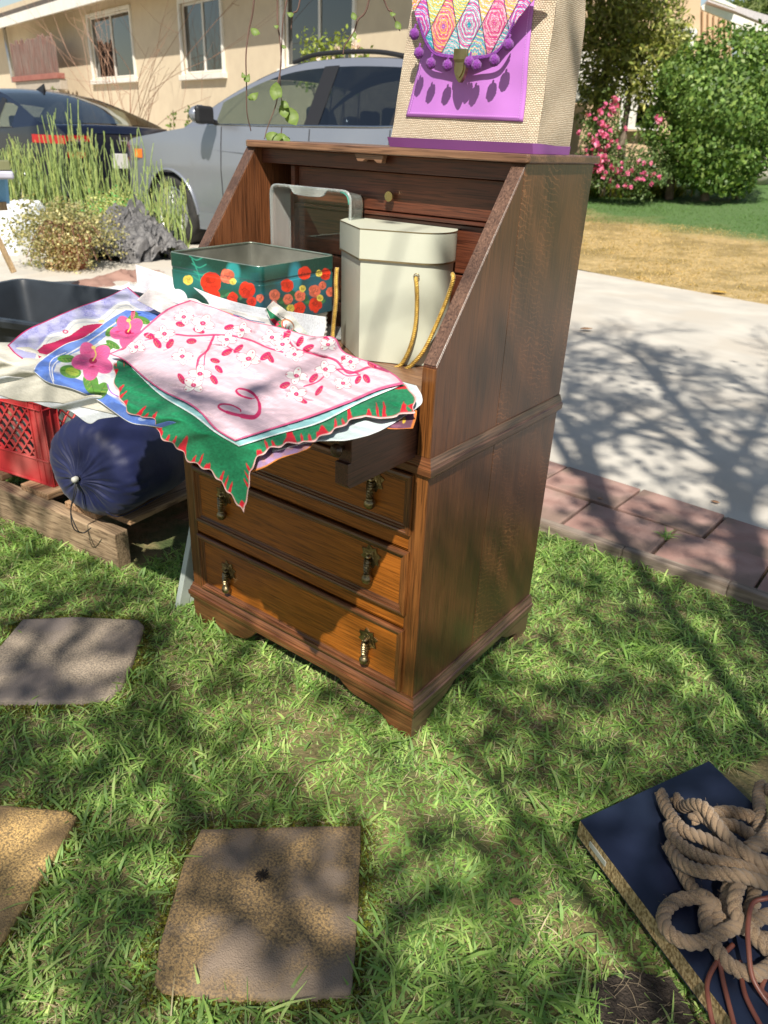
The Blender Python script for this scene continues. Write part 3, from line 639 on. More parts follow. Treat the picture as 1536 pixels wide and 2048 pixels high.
Vt = G.reshape(-1, 3); m_ = len(rt); Ft = np.array([(i*m_+j, i*m_+(j+1) % m_, (i+1)*m_+(j+1) % m_, (i+1)*m_+j) for i in range(nz_-1) for j in range(m_)])
dd = Vt-CAMP; ww = dd@CF; PXv = 768+FPX*(dd@CR)/ww; PYv = 1024-FPX*(dd@CU)/ww
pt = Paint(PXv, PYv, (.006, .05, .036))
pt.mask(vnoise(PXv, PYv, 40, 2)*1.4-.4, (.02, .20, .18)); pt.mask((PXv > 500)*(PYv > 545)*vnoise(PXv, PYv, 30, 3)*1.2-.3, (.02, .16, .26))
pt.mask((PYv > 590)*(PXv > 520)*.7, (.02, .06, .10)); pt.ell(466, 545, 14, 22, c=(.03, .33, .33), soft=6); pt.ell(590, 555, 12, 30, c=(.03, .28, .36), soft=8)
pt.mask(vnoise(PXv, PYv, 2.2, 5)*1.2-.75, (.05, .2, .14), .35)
def rose(p, x, y, r, c, sd=0):
    c = np.array(c); r_ = random.Random(int(x*7+y)); p.ell(x, y, r*.62, r*.72, c=c*.45)
    for k in range(8):
        a = k*.8+r_.random(); q_ = r_.uniform(.45, .88); p.ell(x+r*q_*math.cos(a)*.85, y+r*q_*math.sin(a)*1.1, r*.36*r_.uniform(.6, 1.3), r*.24, rot=math.degrees(a)+90, c=c*r_.uniform(.6, .95))
    for k in range(9):
        a = k*.7+r_.random(); q = r*.55; p.ell(x+q*math.cos(a), y+q*math.sin(a), r*.5, r*.42, rot=math.degrees(a)+90, c=c*r_.uniform(.75, 1.25))
    for k in range(5): a = k*1.3; p.ell(x+r*.25*math.cos(a), y+r*.25*math.sin(a), r*.34, r*.26, rot=math.degrees(a), c=c*r_.uniform(.6, 1.2))
    for k in range(4): a = r_.random()*6; p.curve([(x+r*.6*math.cos(a), y+r*.6*math.sin(a)), (x+r*.35*math.cos(a+.7), y+r*.35*math.sin(a+.7)), (x, y)], .8, c*.45)
RD = (.72, .035, .01); CO = (.75, .16, .09); YL = (.75, .6, .10); PKK = (.72, .25, .2)
for x, y in ((393, 520), (398, 535), (402, 550), (399, 560)): pt.curve([(x-14, y-8), (x, y), (x+14, y-6)], 2.5, (.03, .30, .20))
pt.curve([(384, 518), (392, 535), (400, 560), (405, 580)], 2.5, (.03, .32, .22))
for x, y in ((450, 585), (478, 590), (437, 590), (588, 590), (570, 610), (612, 600), (640, 600), (560, 600)): pt.ell(x, y, 12, 6, rot=x % 90, c=(.02, .11, .05)); pt.ell(x+5, y+4, 7, 3, rot=-(x % 60), c=(.05, .2, .08))
for x, y, r, c in ((376, 560, 9, YL), (430, 590, 9, RD), (520, 596, 7, CO), (422, 565, 19, RD), (455, 553, 13, CO), (466, 563, 6, YL), (494, 580, 15, RD), (465, 596, 10, RD), (503, 603, 9, RD), (609, 546, 12, RD), (651, 549, 10, RD), (638, 547, 6, YL), (574, 571, 12, RD), (549, 590, 10, CO), (576, 598, 9, CO), (600, 592, 10, CO), (605, 577, 6, YL), (629, 582, 11, CO), (645, 571, 7, CO), (662, 584, 9, CO), (631, 610, 12, RD), (599, 616, 11, RD), (581, 617, 7, YL), (548, 607, 6, PKK), (640, 596, 6, YL)): rose(pt, x, y, r*1.15, c)
fm = MB(); fo_ = [ct+(q-ct)*.93 for q in rt[::6]]
fm.grid(np.array([[(*(ct+(q-ct)*(1+.012*math.sin(z*700))), z) for q in fo_] for z in np.linspace(.7225, .7705, 24)]), True); fm.add([(*q, .7708) for q in fo_], [tuple(range(len(fo_)))])
tag(fm.build('folded_cloth', pm('white_linen', (.70, .69, .66), (.76, .75, .72), 20, .85, .3, 200), smooth=True, org=(*ct, .7225)), 'stack of folded white cloth underneath the rose tin', 'cloth')
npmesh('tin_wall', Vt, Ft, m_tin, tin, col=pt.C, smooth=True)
mb = MB(); ri = [(ct+(q-ct)*.985) for q in rt[::4]]
mb.grid(np.array([[(*q, z) for q in ri] for z in (.775, .80, ZR-.018, ZR-.016, ZR-.001)]), True); mb.add([(*q, .776) for q in ri], [tuple(range(len(ri)))])
mb.build('tin_lining', m_tinin, tin, smooth=True, auto=True)
mb = MB(); mb.tube([(*q, ZR) for q in list(ri)+[ri[0], ri[1]]], .0016, 6, False); mb.build('rolled_rim', pm('rim_metal', (.25, .36, .30), (.45, .5, .42), 60, .3, metal=.7), tin, smooth=True)
# ================================================================== glass dish standing on end
m_glass = bpy.data.materials.new('clear_glass'); m_glass.use_nodes = True; b = m_glass.node_tree.nodes['Principled BSDF']
b.inputs['Transmission Weight'].default_value = 1; b.inputs['Roughness'].default_value = .0; b.inputs['IOR'].default_value = 1.5; b.inputs['Base Color'].default_value = (.90, .97, .95, 1)
m_gedge = pm('thick_glass_edge', (.72, .80, .78), (.85, .90, .88), 40, .12, .3, 90, stretch=(4, 4, .3), coat=1); m_gedge.node_tree.nodes['Principled BSDF'].inputs['Transmission Weight'].default_value = .72
gyy = .205; g0 = PY(541, 372, gyy); g1 = PY(705, 380, gyy)
dish = thing('glass_dish', ((g0[0]+g1[0])/2, gyy, .7035), 'clear glass baking dish standing on end inside the desk', 'dish')
zt_ = g0[2]+.006; x0, x1 = g0[0], g1[0]-.001
def rr2(x0, x1, z0, z1, r): return rounded([(x0, z0), (x1, z0), (x1, z1), (x0, z1)], r, 6)
outer = rr2(x0, x1, .7035, zt_, .022); inner = rr2(x0+.012, x1-.012, .7155, zt_-.012, .014)
# wall: flared sides from rim (near camera) to the flat bottom at the back
def lp(ring_, y): return [(a, y, c_) for a, c_ in ring_]
mb = MB(); mb.grid(np.array([lp(outer, gyy), lp(outer, gyy-.004), lp(rr2(x0+.004, x1-.004, .7075, zt_-.004, .02), gyy-.004), lp(rr2(x0+.006, x1-.006, .7095, zt_-.006, .018), gyy+.002), lp(rr2(x0+.013, x1-.013, .7165, zt_-.013, .014), gyy+.044)]), True)
mb.build('dish_wall', m_gedge, dish, smooth=True)
mb = MB(); mb.grid(np.array([lp(outer, gyy), lp(rr2(x0+.002, x1-.002, .7055, zt_-.002, .02), gyy+.004), lp(rr2(x0+.009, x1-.009, .7125, zt_-.009, .016), gyy+.048)]), True); mb.build('dish_wall', m_glass, dish, smooth=True)
mb = MB(); q = rr2(x0+.009, x1-.009, .7125, zt_-.009, .016); n = len(q); mb.prism([tuple(a) for a in q], lambda a, b_, c_: (a, c_, b_), gyy+.0445, gyy+.049); mb.build('dish_bottom', m_glass, dish)
mb = MB(); xm = (x0+x1)/2; mb.prism(arc([(xm-.055, zt_-.001), (xm-.045, zt_-.008), (xm-.035, zt_-.016), (xm, zt_-.018), (xm+.035, zt_-.016), (xm+.045, zt_-.008), (xm+.055, zt_-.001)], 4), lambda a, b_, c_: (a, c_, b_), gyy-.006, gyy-.001); mb.build('dish_handle', m_gedge, dish, bevel=.001)
mb = MB(); tp = rr2(x0+.001, x1-.001, .7045, zt_-.001, .021); tp = [t for t in tp if t[0] > x1-.024]
m_teal = pm('green_glass_edge', (.08, .42, .32), (.10, .48, .38), 30, .15)
tps = sorted(tp, key=lambda t: t[1]); mb.tube([(a-.004, gyy-.0015, c_-.003) for a, c_ in tps if c_ > .75], .0026, 6); mb.build('edge_tint', m_teal, dish, smooth=True)
# ================================================================== burlap bag
def weave():
    m = bpy.data.materials.new('burlap_weave'); m.use_nodes = True; nt = m.node_tree; N = nt.nodes; L = nt.links; b = N['Principled BSDF']
    tc = N.new('ShaderNodeTexCoord'); mp = N.new('ShaderNodeMapping'); mp.inputs['Rotation'].default_value = (0, 0, 0); L.new(tc.outputs['UV'], mp.inputs[0])
    br = N.new('ShaderNodeTexBrick'); br.inputs['Scale'].default_value = 1; br.inputs['Brick Width'].default_value = .0048; br.inputs['Row Height'].default_value = .0026; br.inputs['Mortar Size'].default_value = .0005; br.inputs['Mortar Smooth'].default_value = .8
    br.inputs['Color1'].default_value = (.66, .54, .40, 1); br.inputs['Color2'].default_value = (.78, .68, .53, 1); br.inputs['Mortar'].default_value = (.30, .22, .15, 1)
    no = N.new('ShaderNodeTexNoise'); no.inputs['Scale'].default_value = 60; no.inputs['Detail'].default_value = 3; L.new(tc.outputs['UV'], no.inputs[0])
    mv = N.new('ShaderNodeMixRGB'); mv.blend_type = 'LINEAR_LIGHT'; mv.inputs[0].default_value = .0022; L.new(mp.outputs[0], mv.inputs[1]); L.new(no.outputs[1], mv.inputs[2]); L.new(mv.outputs[0], br.inputs[0])
    L.new(br.outputs[0], b.inputs['Base Color']); b.inputs['Roughness'].default_value = .9; b.inputs['Specular IOR Level'].default_value = .15
    bp = N.new('ShaderNodeBump'); bp.inputs['Strength'].default_value = .9; bp.inputs['Distance'].default_value = .0012; bp.invert = True; L.new(br.outputs[1], bp.inputs['Height']); L.new(bp.outputs[0], b.inputs['Normal'])
    return m
m_burlap = weave(); m_purple = pm('purple_leatherette', (.46, .17, .56), (.52, .20, .62), 5, .5, .25, 900, bdist=.0005); m_purp2 = pm('purple_stitch', (.75, .4, .85), rough=.6)
m_yarn = pm('purple_yarn', (.17, .02, .26), (.26, .03, .38), 300, .9, 1, 900, sheen=.3, bdist=.002)
bag = thing('tote_bag', (-.15, .31, 1.0635), 'burlap and purple tote bag with pompoms and mandala flap, on top of the desk', 'bag')
def wob(a, b_, s=.004): return s*(vnoise(np.array([a])*1., np.array([b_])*1., .05, 8)[0]-.5)*2
BT = 1.42; yF = .252; BL0 = PY(779, 280, yF)[0]; BL1 = PY(827, 0, yF); slopeL = (BL1[0]-BL0)/(BL1[2]-1.066)
def bagx(u, z): return (BL0+slopeL*(z-1.066)*(1-.25*(z-1.066)/.3))*(1-u)+(-.004)*u
def bagface(name, fn, nu, nv, uvw, mat, par=bag):
    G = np.array([[fn(i/nu, j/nv) for i in range(nu+1)] for j in range(nv+1)]); V = G.reshape(-1, 3); m_ = nu+1
    F = [(j*m_+i, j*m_+i+1, (j+1)*m_+i+1, (j+1)*m_+i) for j in range(nv) for i in range(nu)]
    o = npmesh(name, V, F, mat, par, smooth=True); uv = o.data.uv_layers.new(name='UVMap')
    a = np.array([((vi % m_)/nu*uvw[0], (vi//m_)/nv*uvw[1]) for f in F for vi in f]).ravel(); uv.data.foreach_set('uv', a); return o
hB = BT-1.0705; wB = -BL0
def front_pt(u, v):
    z = 1.0705+hB*v; x = bagx(u, z); return (x, yF+.012*v-.010*math.sin(math.pi*u)*math.sin(math.pi*min(1, v+.15))+wob(x, z)+.006*math.exp(-((1-u)/.03)**2), z)
def side_pt(u, v):
    z = 1.0705+hB*v; t = u; return (-.004+.004*math.sin(math.pi*t)*.3+wob(t*.1, z)-.012*v*t, yF+.012*v+.006+.118*t, z)
bagface('bag_front', front_pt, 60, 60, (wB, hB), m_burlap); bagface('bag_side', side_pt, 24, 60, (.13, hB), m_burlap)
bagface('bag_side', lambda u, v: (bagx(0, 1.0705+hB*v)+wob(u*.1, v), yF+.012*v+.118*u+.006, 1.0705+hB*v), 12, 20, (.13, hB), m_burlap)
bagface('bag_back', lambda u, v: (bagx(u, 1.0705+hB*v)*(1)-.012*v*u, yF+.124, 1.0705+hB*v), 12, 12, (wB, hB), m_burlap)
# purple base binding
mb = MB(); xs_ = [(BL0-.002, yF+.05), (BL0-.002, yF+.004), (BL0+.004, yF-.003)]+[(BL0+(wB-.008)*k/12, yF-.004-.002*math.sin(k/12*3.14)) for k in range(1, 12)]+[(-.006, yF-.002), (-.001, yF+.008), (.001, yF+.06), (0, yF+.122), (BL0, yF+.122)]
zz = lambda x, y: 1.0715+(.0035 if y < yF+.02 else .001)
mb.add([(x, y, 1.0640) for x, y in xs_]+[(x*1.0+(.001 if x > -.1 else -.001), y-.0075*(y < yF+.02), zz(x, y)+.0045) for x, y in xs_], [(i, (i+1) % len(xs_), len(xs_)+(i+1) % len(xs_), len(xs_)+i) for i in range(len(xs_))]+[tuple(range(len(xs_)))[::-1]])
mb.build('base_binding', pm('purple_binding', (.26, .08, .32), (.30, .10, .37), 5, .5), bag, smooth=True, auto=True)
# pocket
pz0 = PY(809, 233, yF-.008); pz1 = PY(1042, 243, yF-.008); pt1 = PY(1066, 0, yF-.004); pt0 = PY(856, 60, yF-.004)
sR = (pt1[0]-pz1[0])/(pt1[2]-pz1[2]); sL = (pt0[0]-pz0[0])/(pt0[2]-pz0[2])
def pocket(u, v, off=0):
    za = pz0[2]*(1-u)+pz1[2]*u; z = za+(1.33-za)*v; xl = pz0[0]+sL*(z-pz0[2]); xr = pz1[0]+sR*(z-pz1[2]); x = xl+(xr-xl)*u
    uu = (x-bagx(0, z))/(bagx(1, z)-bagx(0, z)); f = front_pt(uu, (z-1.0705)/hB); return (x, f[1]-.0022-off-.002*math.sin(math.pi*v)*vnoise(np.array([x]), np.array([z]), .06, 3)[0], z)
po = bagface('front_pocket', pocket, 40, 40, (.2, .2), m_purple); po.modifiers.new('s', 'SOLIDIFY').thickness = .002
mb = MB()
for i in range(56):
    u = .03+.94*i/56; a = np.array(pocket(u, .03, .0006)); mb.obox(a+[0, -.0013, 0], ((1, 0, 0), (0, 1, 0), (0, 0, 1)), (.0011, .0004, .0003))
for sd in (.03, .97):
    for i in range(60):
        a = np.array(pocket(sd, .03+.95*i/60, .0006)); mb.obox(a+[0, -.0013, 0], ((1, 0, 0), (0, 1, 0), (0, 0, 1)), (.0003, .0004, .0011))
mb.build('stitching', m_purp2, po)
# flap
FLAP = [(824, -60), (826, 10), (836, 45), (850, 78), (858, 92), (872, 104), (900, 109), (930, 112), (965, 111), (984, 106), (1003, 92), (1018, 66), (1040, 34), (1066, 2), (1100, -45), (1110, -60)]
yf = yF-.022
def flap_y(px, py): return yf-.010+.006*max(0, (py-40)/70)+.0*px
nx, ny = 210, 150; lft = [(824, -60), (826, 10), (836, 45), (848, 75), (858, 95), (872, 105)]; rgt = [(1110, -60), (1066, 2), (1040, 34), (1018, 66), (1003, 92), (984, 107)]
V = []; PXs = []; PYs = []
for j in range(ny):
    y_ = -60+168*j/(ny-1)
    xl = np.interp(y_, [p_[1] for p_ in lft], [p_[0] for p_ in lft]); xr = np.interp(y_, [p_[1] for p_ in rgt], [p_[0] for p_ in rgt])
    for i in range(nx):
        u = i/(nx-1); x_ = xl+(xr-xl)*u; yy_ = y_+(4.5*math.sin(math.pi*u) if j == ny-1 else 4.5*math.sin(math.pi*u)*(j/ny)**6)
        yo = flap_y(x_, y_)+.014*abs(u-.45)**2*1.5
        V.append(PY(x_, yy_, yo)); PXs.append(x_); PYs.append(yy_)
F = [(j*nx+i, j*nx+i+1, (j+1)*nx+i+1, (j+1)*nx+i) for j in range(ny-1) for i in range(nx-1)]
pt = Paint(np.array(PXs), np.array(PYs), (.5, .5, .5)); X_ = pt.X; Y_ = pt.Y
a_ = (X_-.155*Y_-855)/51.5; b_ = (X_+.54*Y_-893)/49.; ia = np.floor(a_).astype(int); ib = np.floor(b_).astype(int)
pal = np.array([(.75, .08, .38), (.30, .22, .72), (.03, .45, .55), (.06, .55, .60), (.55, .18, .60), (.08, .30, .70), (.30, .55, .40), (.80, .60, .08), (.85, .40, .55), (.62, .30, .25)])
pal2 = np.array([(.95, .55, .75), (.70, .72, .90), (.75, .88, .85), (.90, .80, .62), (.88, .62, .30), (.92, .92, .95), (.55, .80, .90), (.95, .80, .30), (.9, .8, .85), (.7, .9, .8)])
# cell centre -> local rings
ac = ia+.5; bc_ = ib+.5; cy_ = ((893+49*bc_)-(855+51.5*ac))/(.54+.155); cx_ = 855+51.5*ac+.155*cy_
dx = X_-cx_; dy = (Y_-cy_)*.62; rr_ = np.hypot(dx, dy); th = np.arctan2(dy, dx)
hsh = (ia*7+ib*13) % 10; hs2 = (ia*3+ib*5+4) % 10; hs3 = (ia*5+ib*11+7) % 10
C = pal[hsh].copy(); pet = 6+(hsh % 4)*2
def mixm(C, k, c): k = np.clip(k, 0, 1)[:, None]; return C*(1-k)+k*c
C = mixm(C, (np.sin(rr_*.85+1.4*np.abs(np.sin(th*pet/2)))*1.3-.25), pal2[hs2]); C = mixm(C, np.sin(rr_*1.7+1.1*np.cos(th*pet))*1.2-.2, pal[hs3])
C = mixm(C, (rr_ < 3.4)*1., pal[hs2]); C = mixm(C, np.abs(np.sin(rr_*.62-np.cos(th*pet)*.8)) < .12, np.array((.95, .93, .95)))
C = mixm(C, vnoise(X_, Y_, 1.8, 3)*1.3-.8, pal2[(hs3+3) % 10])
wc = (hsh == 4) | (hsh == 9)
C = mixm(C, wc*(np.sin(rr_*1.9)*np.sin(th*22) > -.45), np.array((.85, .84, .92)))
fa = np.abs(a_-np.round(a_))*51.5; fb = np.abs(b_-np.round(b_))*49*.88
C = mixm(C, (.75-fa)/.7+.5, np.array((.02, .03, .12))); C = mixm(C, (.75-fb)/.7+.5, np.array((.02, .03, .12)))
C = np.clip(C, 0, 1)**1.3
fl_ = npmesh('bag_flap', np.array(V), F, pm('printed_flap', (1, 1, 1), rough=.45, att='Col', bump=.2, bscale=700, bdist=.0004), bag, col=C, smooth=True)
fl_.modifiers.new('s', 'SOLIDIFY').thickness = .0025
edge = [(836, 40), (846, 72), (858, 95), (872, 108), (900, 113), (930, 116), (965, 114), (986, 108), (1004, 92), (1018, 66), (1028, 42)]
mb = MB(); ep = dense(catmull([PY(a, b, flap_y(a, b)-.0035) for a, b in edge], 8), .0012)
for i in range(len(ep)-2):
    c_ = ep[i]; s = 1 if i % 2 else -1; mb.tube([c_+[-.001, -.0005*s, .0018*s], c_+[.0012, -.0012, -.0018*s], c_+[.002, 0, -.0022*s]], .0011, 5)
mb.tube(ep+[0, .001, .0016], .0011, 6); mb.tube(ep+[0, .001, -.0016], .0011, 6)
mb.build('flap_braid', m_yarn, bag, smooth=True)
poms = [(829, 68), (838, 106), (862, 127), (895, 131), (939, 124), (953, 131), (989, 121), (1017, 90)]
pm0 = None
for k, (a, b) in enumerate(poms):
    c_ = PY(a, b, yf-.016)
    if pm0 is None:
        mb = MB(); r_ = random.Random(3)
        n1, n2 = 18, 28; G = np.zeros((n1, n2, 3))
        for i in range(n1):
            for j in range(n2):
                t = math.pi*i/(n1-1); f = 2*math.pi*j/n2; rr = .0080*(1+.10*math.sin(7*f+5*t)*math.sin(6*t)+r_.uniform(-.09, .09)*(0 < i < n1-1))
                G[i, j] = c_+rr*np.array([math.sin(t)*math.cos(f), math.sin(t)*math.sin(f), math.cos(t)])
        mb.grid(G, True); mb.tube([c_+[0, 0, .006], c_+[.001, .001, .014]], .0018, 6)
        pm0 = mb.build('pompom', m_yarn, bag, smooth=True); c0 = c_
    else:
        o = bpy.data.objects.new('pompom', pm0.data); COL.objects.link(o); o.parent = bag; o.location = Vector(c_-c0)
cl = PY(926, 108, yf-.006); cl2 = PY(926, 154, yf+.0)
mb = MB(); zc = cl[2]; xc = cl[0]; yc = yf-.012
mb.prism([(-.0125, .007), (.012, .006), (.0125, -.009), (-.0125, -.009)], lambda a, b, c: (xc+a, c, zc+b), yc-.003, yc+.003)
mb.prism(arc([(-.0115, -.010), (-.0112, -.022), (-.006, -.034), (.001, -.0405), (.007, -.034), (.0112, -.022), (.0115, -.010)], 4), lambda a, b, c: (xc+a, c, zc+b), yc-.001, yc+.008)
mb.prism(arc([(-.008, -.012), (-.0078, -.022), (-.004, -.030), (.0005, -.034), (.0045, -.030), (.0078, -.022), (.008, -.012)], 4), lambda a, b, c: (xc+a, c, zc+b), yc-.003, yc+.004)
mb.prism([(-.0105, -.009), (.0105, -.009), (.0105, -.0105), (-.0105, -.0105)], lambda a, b, c: (xc+a, c, zc+b), yc-.004, yc+.004)
mb.build('turn_lock', pm('antique_brass', (.28, .22, .10), (.40, .33, .17), 60, .33, metal=1), bag, bevel=.0012, seg=3)
# ================================================================== handkerchiefs
LZ = .7225
def cloth(name, top, right, left, bot, zz, layer, paint, label, nu=200, nv=150, scal=0, drape=True, wr=.0058, seed=0, mat=None, yd=-.380, py_=None):
    """sides given as photo outlines (T->R, R->F, T->L, L->F); zz = extra height at T,R,F,L"""
    def para(pts, n):
        p = np.array(catmull([(a, b, 0) for a, b in pts], 10))[:, :2]; s = np.concatenate([[0], np.cumsum(np.hypot(*np.diff(p, axis=0).T))]); t = np.linspace(0, s[-1], n)
        return np.stack([np.interp(t, s, p[:, 0]), np.interp(t, s, p[:, 1])], -1)
    T_ = para(top, nu); B_ = para(bot, nu); L_ = para(left, nv); R_ = para(right, nv)
    u = np.linspace(0, 1, nu)[None, :, None]; v = np.linspace(0, 1, nv)[:, None, None]
    G = (1-v)*T_[None]+v*B_[None]+(1-u)*L_[:, None]+u*R_[:, None]-((1-u)*(1-v)*T_[0]+u*(1-v)*T_[-1]+(1-u)*v*B_[0]+u*v*B_[-1])
    if scal:
        e = np.minimum(np.minimum(u, 1-u), np.minimum(v, 1-v))[..., 0]; c_ = G.mean((0, 1)); sgn = np.sin(np.linspace(0, 1, nu)*scal*6.283)[None]*np.exp(-np.minimum(v, 1-v)[..., 0]*40)+np.sin(np.linspace(0, 1, nv)*scal*6.283)[:, None]*np.exp(-np.minimum(u, 1-u)[..., 0]*40)
        dn = G-c_; dn /= np.linalg.norm(dn, axis=2)[..., None]+1e-6; G = G+dn*sgn[..., None]*3.2
    X_ = G[..., 0].ravel(); Y_ = G[..., 1].ravel(); U = np.broadcast_to(u[..., 0], (nv, nu)).ravel(); Vv = np.broadcast_to(v[..., 0], (nv, nu)).ravel()
    zt, zr, zf, zl = zz; ex = (1-U)*(1-Vv)*zt+U*(1-Vv)*zr+U*Vv*zf+(1-U)*Vv*zl
    dirs = CF[None]+((X_-768)[:, None]*CR[None]-(Y_-1024)[:, None]*CU[None])/FPX
    z0 = LZ+layer+ex; W = CAMP+dirs*((z0-CAMP[2])/dirs[:, 2])[:, None]
    wn = wr*(1.5*vnoise(W[:, 0]+.6*W[:, 1], W[:, 1]-.3*W[:, 0], .055, 21)+.8*vnoise(W[:, 0]*.5+W[:, 1], W[:, 1]*2, .03, 22)+.35*vnoise(W[:, 0], W[:, 1], .012, 23))+.0012*vnoise(W[:, 0], W[:, 1], .02, 30+seed)
    rg = .010*np.exp(-((W[:, 0]*.5+W[:, 1]+.28+.02*np.sin(W[:, 0]*20))/.03)**2)*.6
    z1 = z0+wn+rg; t = (z1-CAMP[2])/dirs[:, 2]
    if drape:
        off = .0035+layer*.5; yq = yd-off-.012*vnoise(W[:, 0], z0*0, .035, 25); ty = (yq-CAMP[1])/dirs[:, 1]
        k = .012; tt = np.where(dirs[:, 1] > 0, np.maximum(t, ty), t); h = np.clip(.5+.5*(t-ty)/k, 0, 1); sm = ty*(1-h)+t*h+k*h*(1-h); t = np.where(dirs[:, 1] > 0, sm, t)
    if py_ is not None: yv = py_+.004*np.sin(U*22)*Vv+.09*np.clip((X_-545)/110, 0, 1); t = (yv-CAMP[1])/dirs[:, 1]
    W = CAMP+dirs*t[:, None]
    p = Paint(X_, Y_, (.8, .8, .8)); p.U = U; p.V = Vv
    paint(p)
    F = np.array([(j*nu+i, j*nu+i+1, (j+1)*nu+i+1, (j+1)*nu+i) for j in range(nv-1) for i in range(nu-1)])
    c = W.mean(0); o = npmesh(name, W, F, mat or m_cloth, None, col=p.C.clip(0, 1), smooth=True, org=(c[0], c[1], LZ))
    tag(o, label, 'handkerchief', 'handkerchiefs spread over the open desk lid'); o.modifiers.new('s', 'SOLIDIFY').thickness = .0006; return o
def clothmat():
    m = bpy.data.materials.new('printed_cotton'); m.use_nodes = True; nt = m.node_tree; N = nt.nodes; L = nt.links; b = N['Principled BSDF']
    at = N.new('ShaderNodeAttribute'); at.attribute_name = 'Col'; tc = N.new('ShaderNodeTexCoord'); ns = []
    for s in ((900, 60, 300), (60, 900, 300)):
        mp = N.new('ShaderNodeMapping'); mp.inputs['Scale'].default_value = s; mp.inputs['Rotation'].default_value = (0, 0, .5); L.new(tc.outputs['Object'], mp.inputs[0]); n = N.new('ShaderNodeTexNoise'); n.inputs['Scale'].default_value = 1; n.inputs['Detail'].default_value = 1; L.new(mp.outputs[0], n.inputs[0]); ns.append(n)
    ad = N.new('ShaderNodeMath'); L.new(ns[0].outputs[0], ad.inputs[0]); L.new(ns[1].outputs[0], ad.inputs[1]); mr = N.new('ShaderNodeMapRange'); mr.inputs[1].default_value = .7; mr.inputs[2].default_value = 1.3; mr.inputs[3].default_value = .84; mr.inputs[4].default_value = 1.08; L.new(ad.outputs[0], mr.inputs[0])
    vm = N.new('ShaderNodeVectorMath'); vm.operation = 'SCALE'; L.new(at.outputs[0], vm.inputs[0]); L.new(mr.outputs[0], vm.inputs[3]); L.new(vm.outputs[0], b.inputs['Base Color'])
    b.inputs['Roughness'].default_value = .85; b.inputs['Specular IOR Level'].default_value = .2; b.inputs['Sheen Weight'].default_value = .08
    bp = N.new('ShaderNodeBump'); bp.inputs['Strength'].default_value = .4; bp.inputs['Distance'].default_value = .0005; L.new(ad.outputs[0], bp.inputs['Height']); L.new(bp.outputs[0], b.inputs['Normal'])
    t = N.new('ShaderNodeBsdfTranslucent'); L.new(vm.outputs[0], t.inputs[0]); mx = N.new('ShaderNodeMixShader'); mx.inputs[0].default_value = .15; L.new(b.outputs[0], mx.inputs[1]); L.new(t.outputs[0], mx.inputs[2]); L.new(mx.outputs[0], N['Material Output'].inputs[0])
    return m
m_cloth = clothmat()
def edge_band(p, w, c, op=1.): p.mask((w-np.minimum(np.minimum(p.U, 1-p.U), np.minimum(p.V, 1-p.V)))/(w*.3)+.5, c, op)
MG = (.60, .02, .13); WHT = (.78, .77, .78)
def f_plain(c, e=None, n=.03):
    def f(p):
        p.C[:] = c; p.C *= (1-n+2*n*vnoise(p.X, p.Y, 8, 2))[:, None]
        if e: edge_band(p, .008, e)
        else: edge_band(p, .012, tuple(np.array(c)*.8), .6)
    return f
cloth('handkerchief', [(-70, 685), (80, 690), (245, 735)], [(245, 735), (250, 790), (235, 830)], [(-70, 685), (-80, 720), (-60, 765)], [(-60, 765), (30, 800), (120, 806), (235, 830)], (.004, .002, 0, .002), .001, f_plain((.62, .60, .52), (.5, .48, .42)), 'cream handkerchief at the far left, half under the lavender one', 90, 60)
cloth('handkerchief', [(-60, 745), (100, 762), (262, 790)], [(262, 790), (262, 815), (245, 832)], [(-60, 745), (-60, 780), (-45, 800)], [(-45, 800), (3, 797), (60, 803), (100, 815), (140, 822), (178, 847), (200, 838), (245, 832)], (.001, 0, 0, .001), .0, f_plain((.66, .70, .74), (.75, .75, .75)), 'pale blue-white handkerchief hanging lowest at the left, above the red crate', 110, 60)
def f_lav(p):
    p.C[:] = (.42, .42, .66); k = vnoise(p.X, p.Y, 1.6, 4)*vnoise(p.X, p.Y, 9, 5); p.mask(k*2.4-.45, (.20, .20, .52), .75); p.mask(vnoise(p.X, p.Y, 22, 6)*1.6-.6, (.66, .66, .76), .7)
    wave = [(75, 700), (85, 690), (100, 672), (128, 664), (145, 645), (165, 640), (196, 640), (212, 630), (232, 612), (252, 606), (262, 612), (290, 628), (310, 640)]
    p.poly([(x, y) for x, y in wave]+[(320, 760), (60, 760)], (.70, .70, .66)); p.curve(wave, 4.5, (.80, .79, .77)); p.curve([(x+3, y+5) for x, y in wave], 1.5, (.45, .47, .55))
    p.curve([(x, y-5) for x, y in wave], 1.2, (.5, .55, .70))
    p.poly([(74, 702), (88, 690), (108, 685), (140, 672), (168, 652), (192, 648), (208, 648), (190, 664), (150, 684), (110, 703), (78, 717)], (.50, .01, .09)); p.curve([(88, 722), (130, 705), (180, 668)], 2, (.55, .58, .62))
    p.ell(131, 664, 6, 4, c=(.55, .05, .15)); p.ell(131, 664, 3, 2, c=(.75, .6, .65)); p.ell(203, 643, 6, 3, c=(.75, .6, .3)); edge_band(p, .010, (.48, .01, .12))
cloth('handkerchief', [(256, 574), (285, 598), (330, 626)], [(330, 626), (300, 690), (240, 745)], [(256, 574), (210, 596), (150, 617), (90, 643), (50, 662), (15, 691)], [(15, 691), (35, 712), (72, 731), (150, 752), (240, 745)], (.016, .004, .0, .003), .005, f_lav, 'lavender handkerchief with a crimson stripe and crimson hem, at the left of the pile', 230, 190, wr=.003)
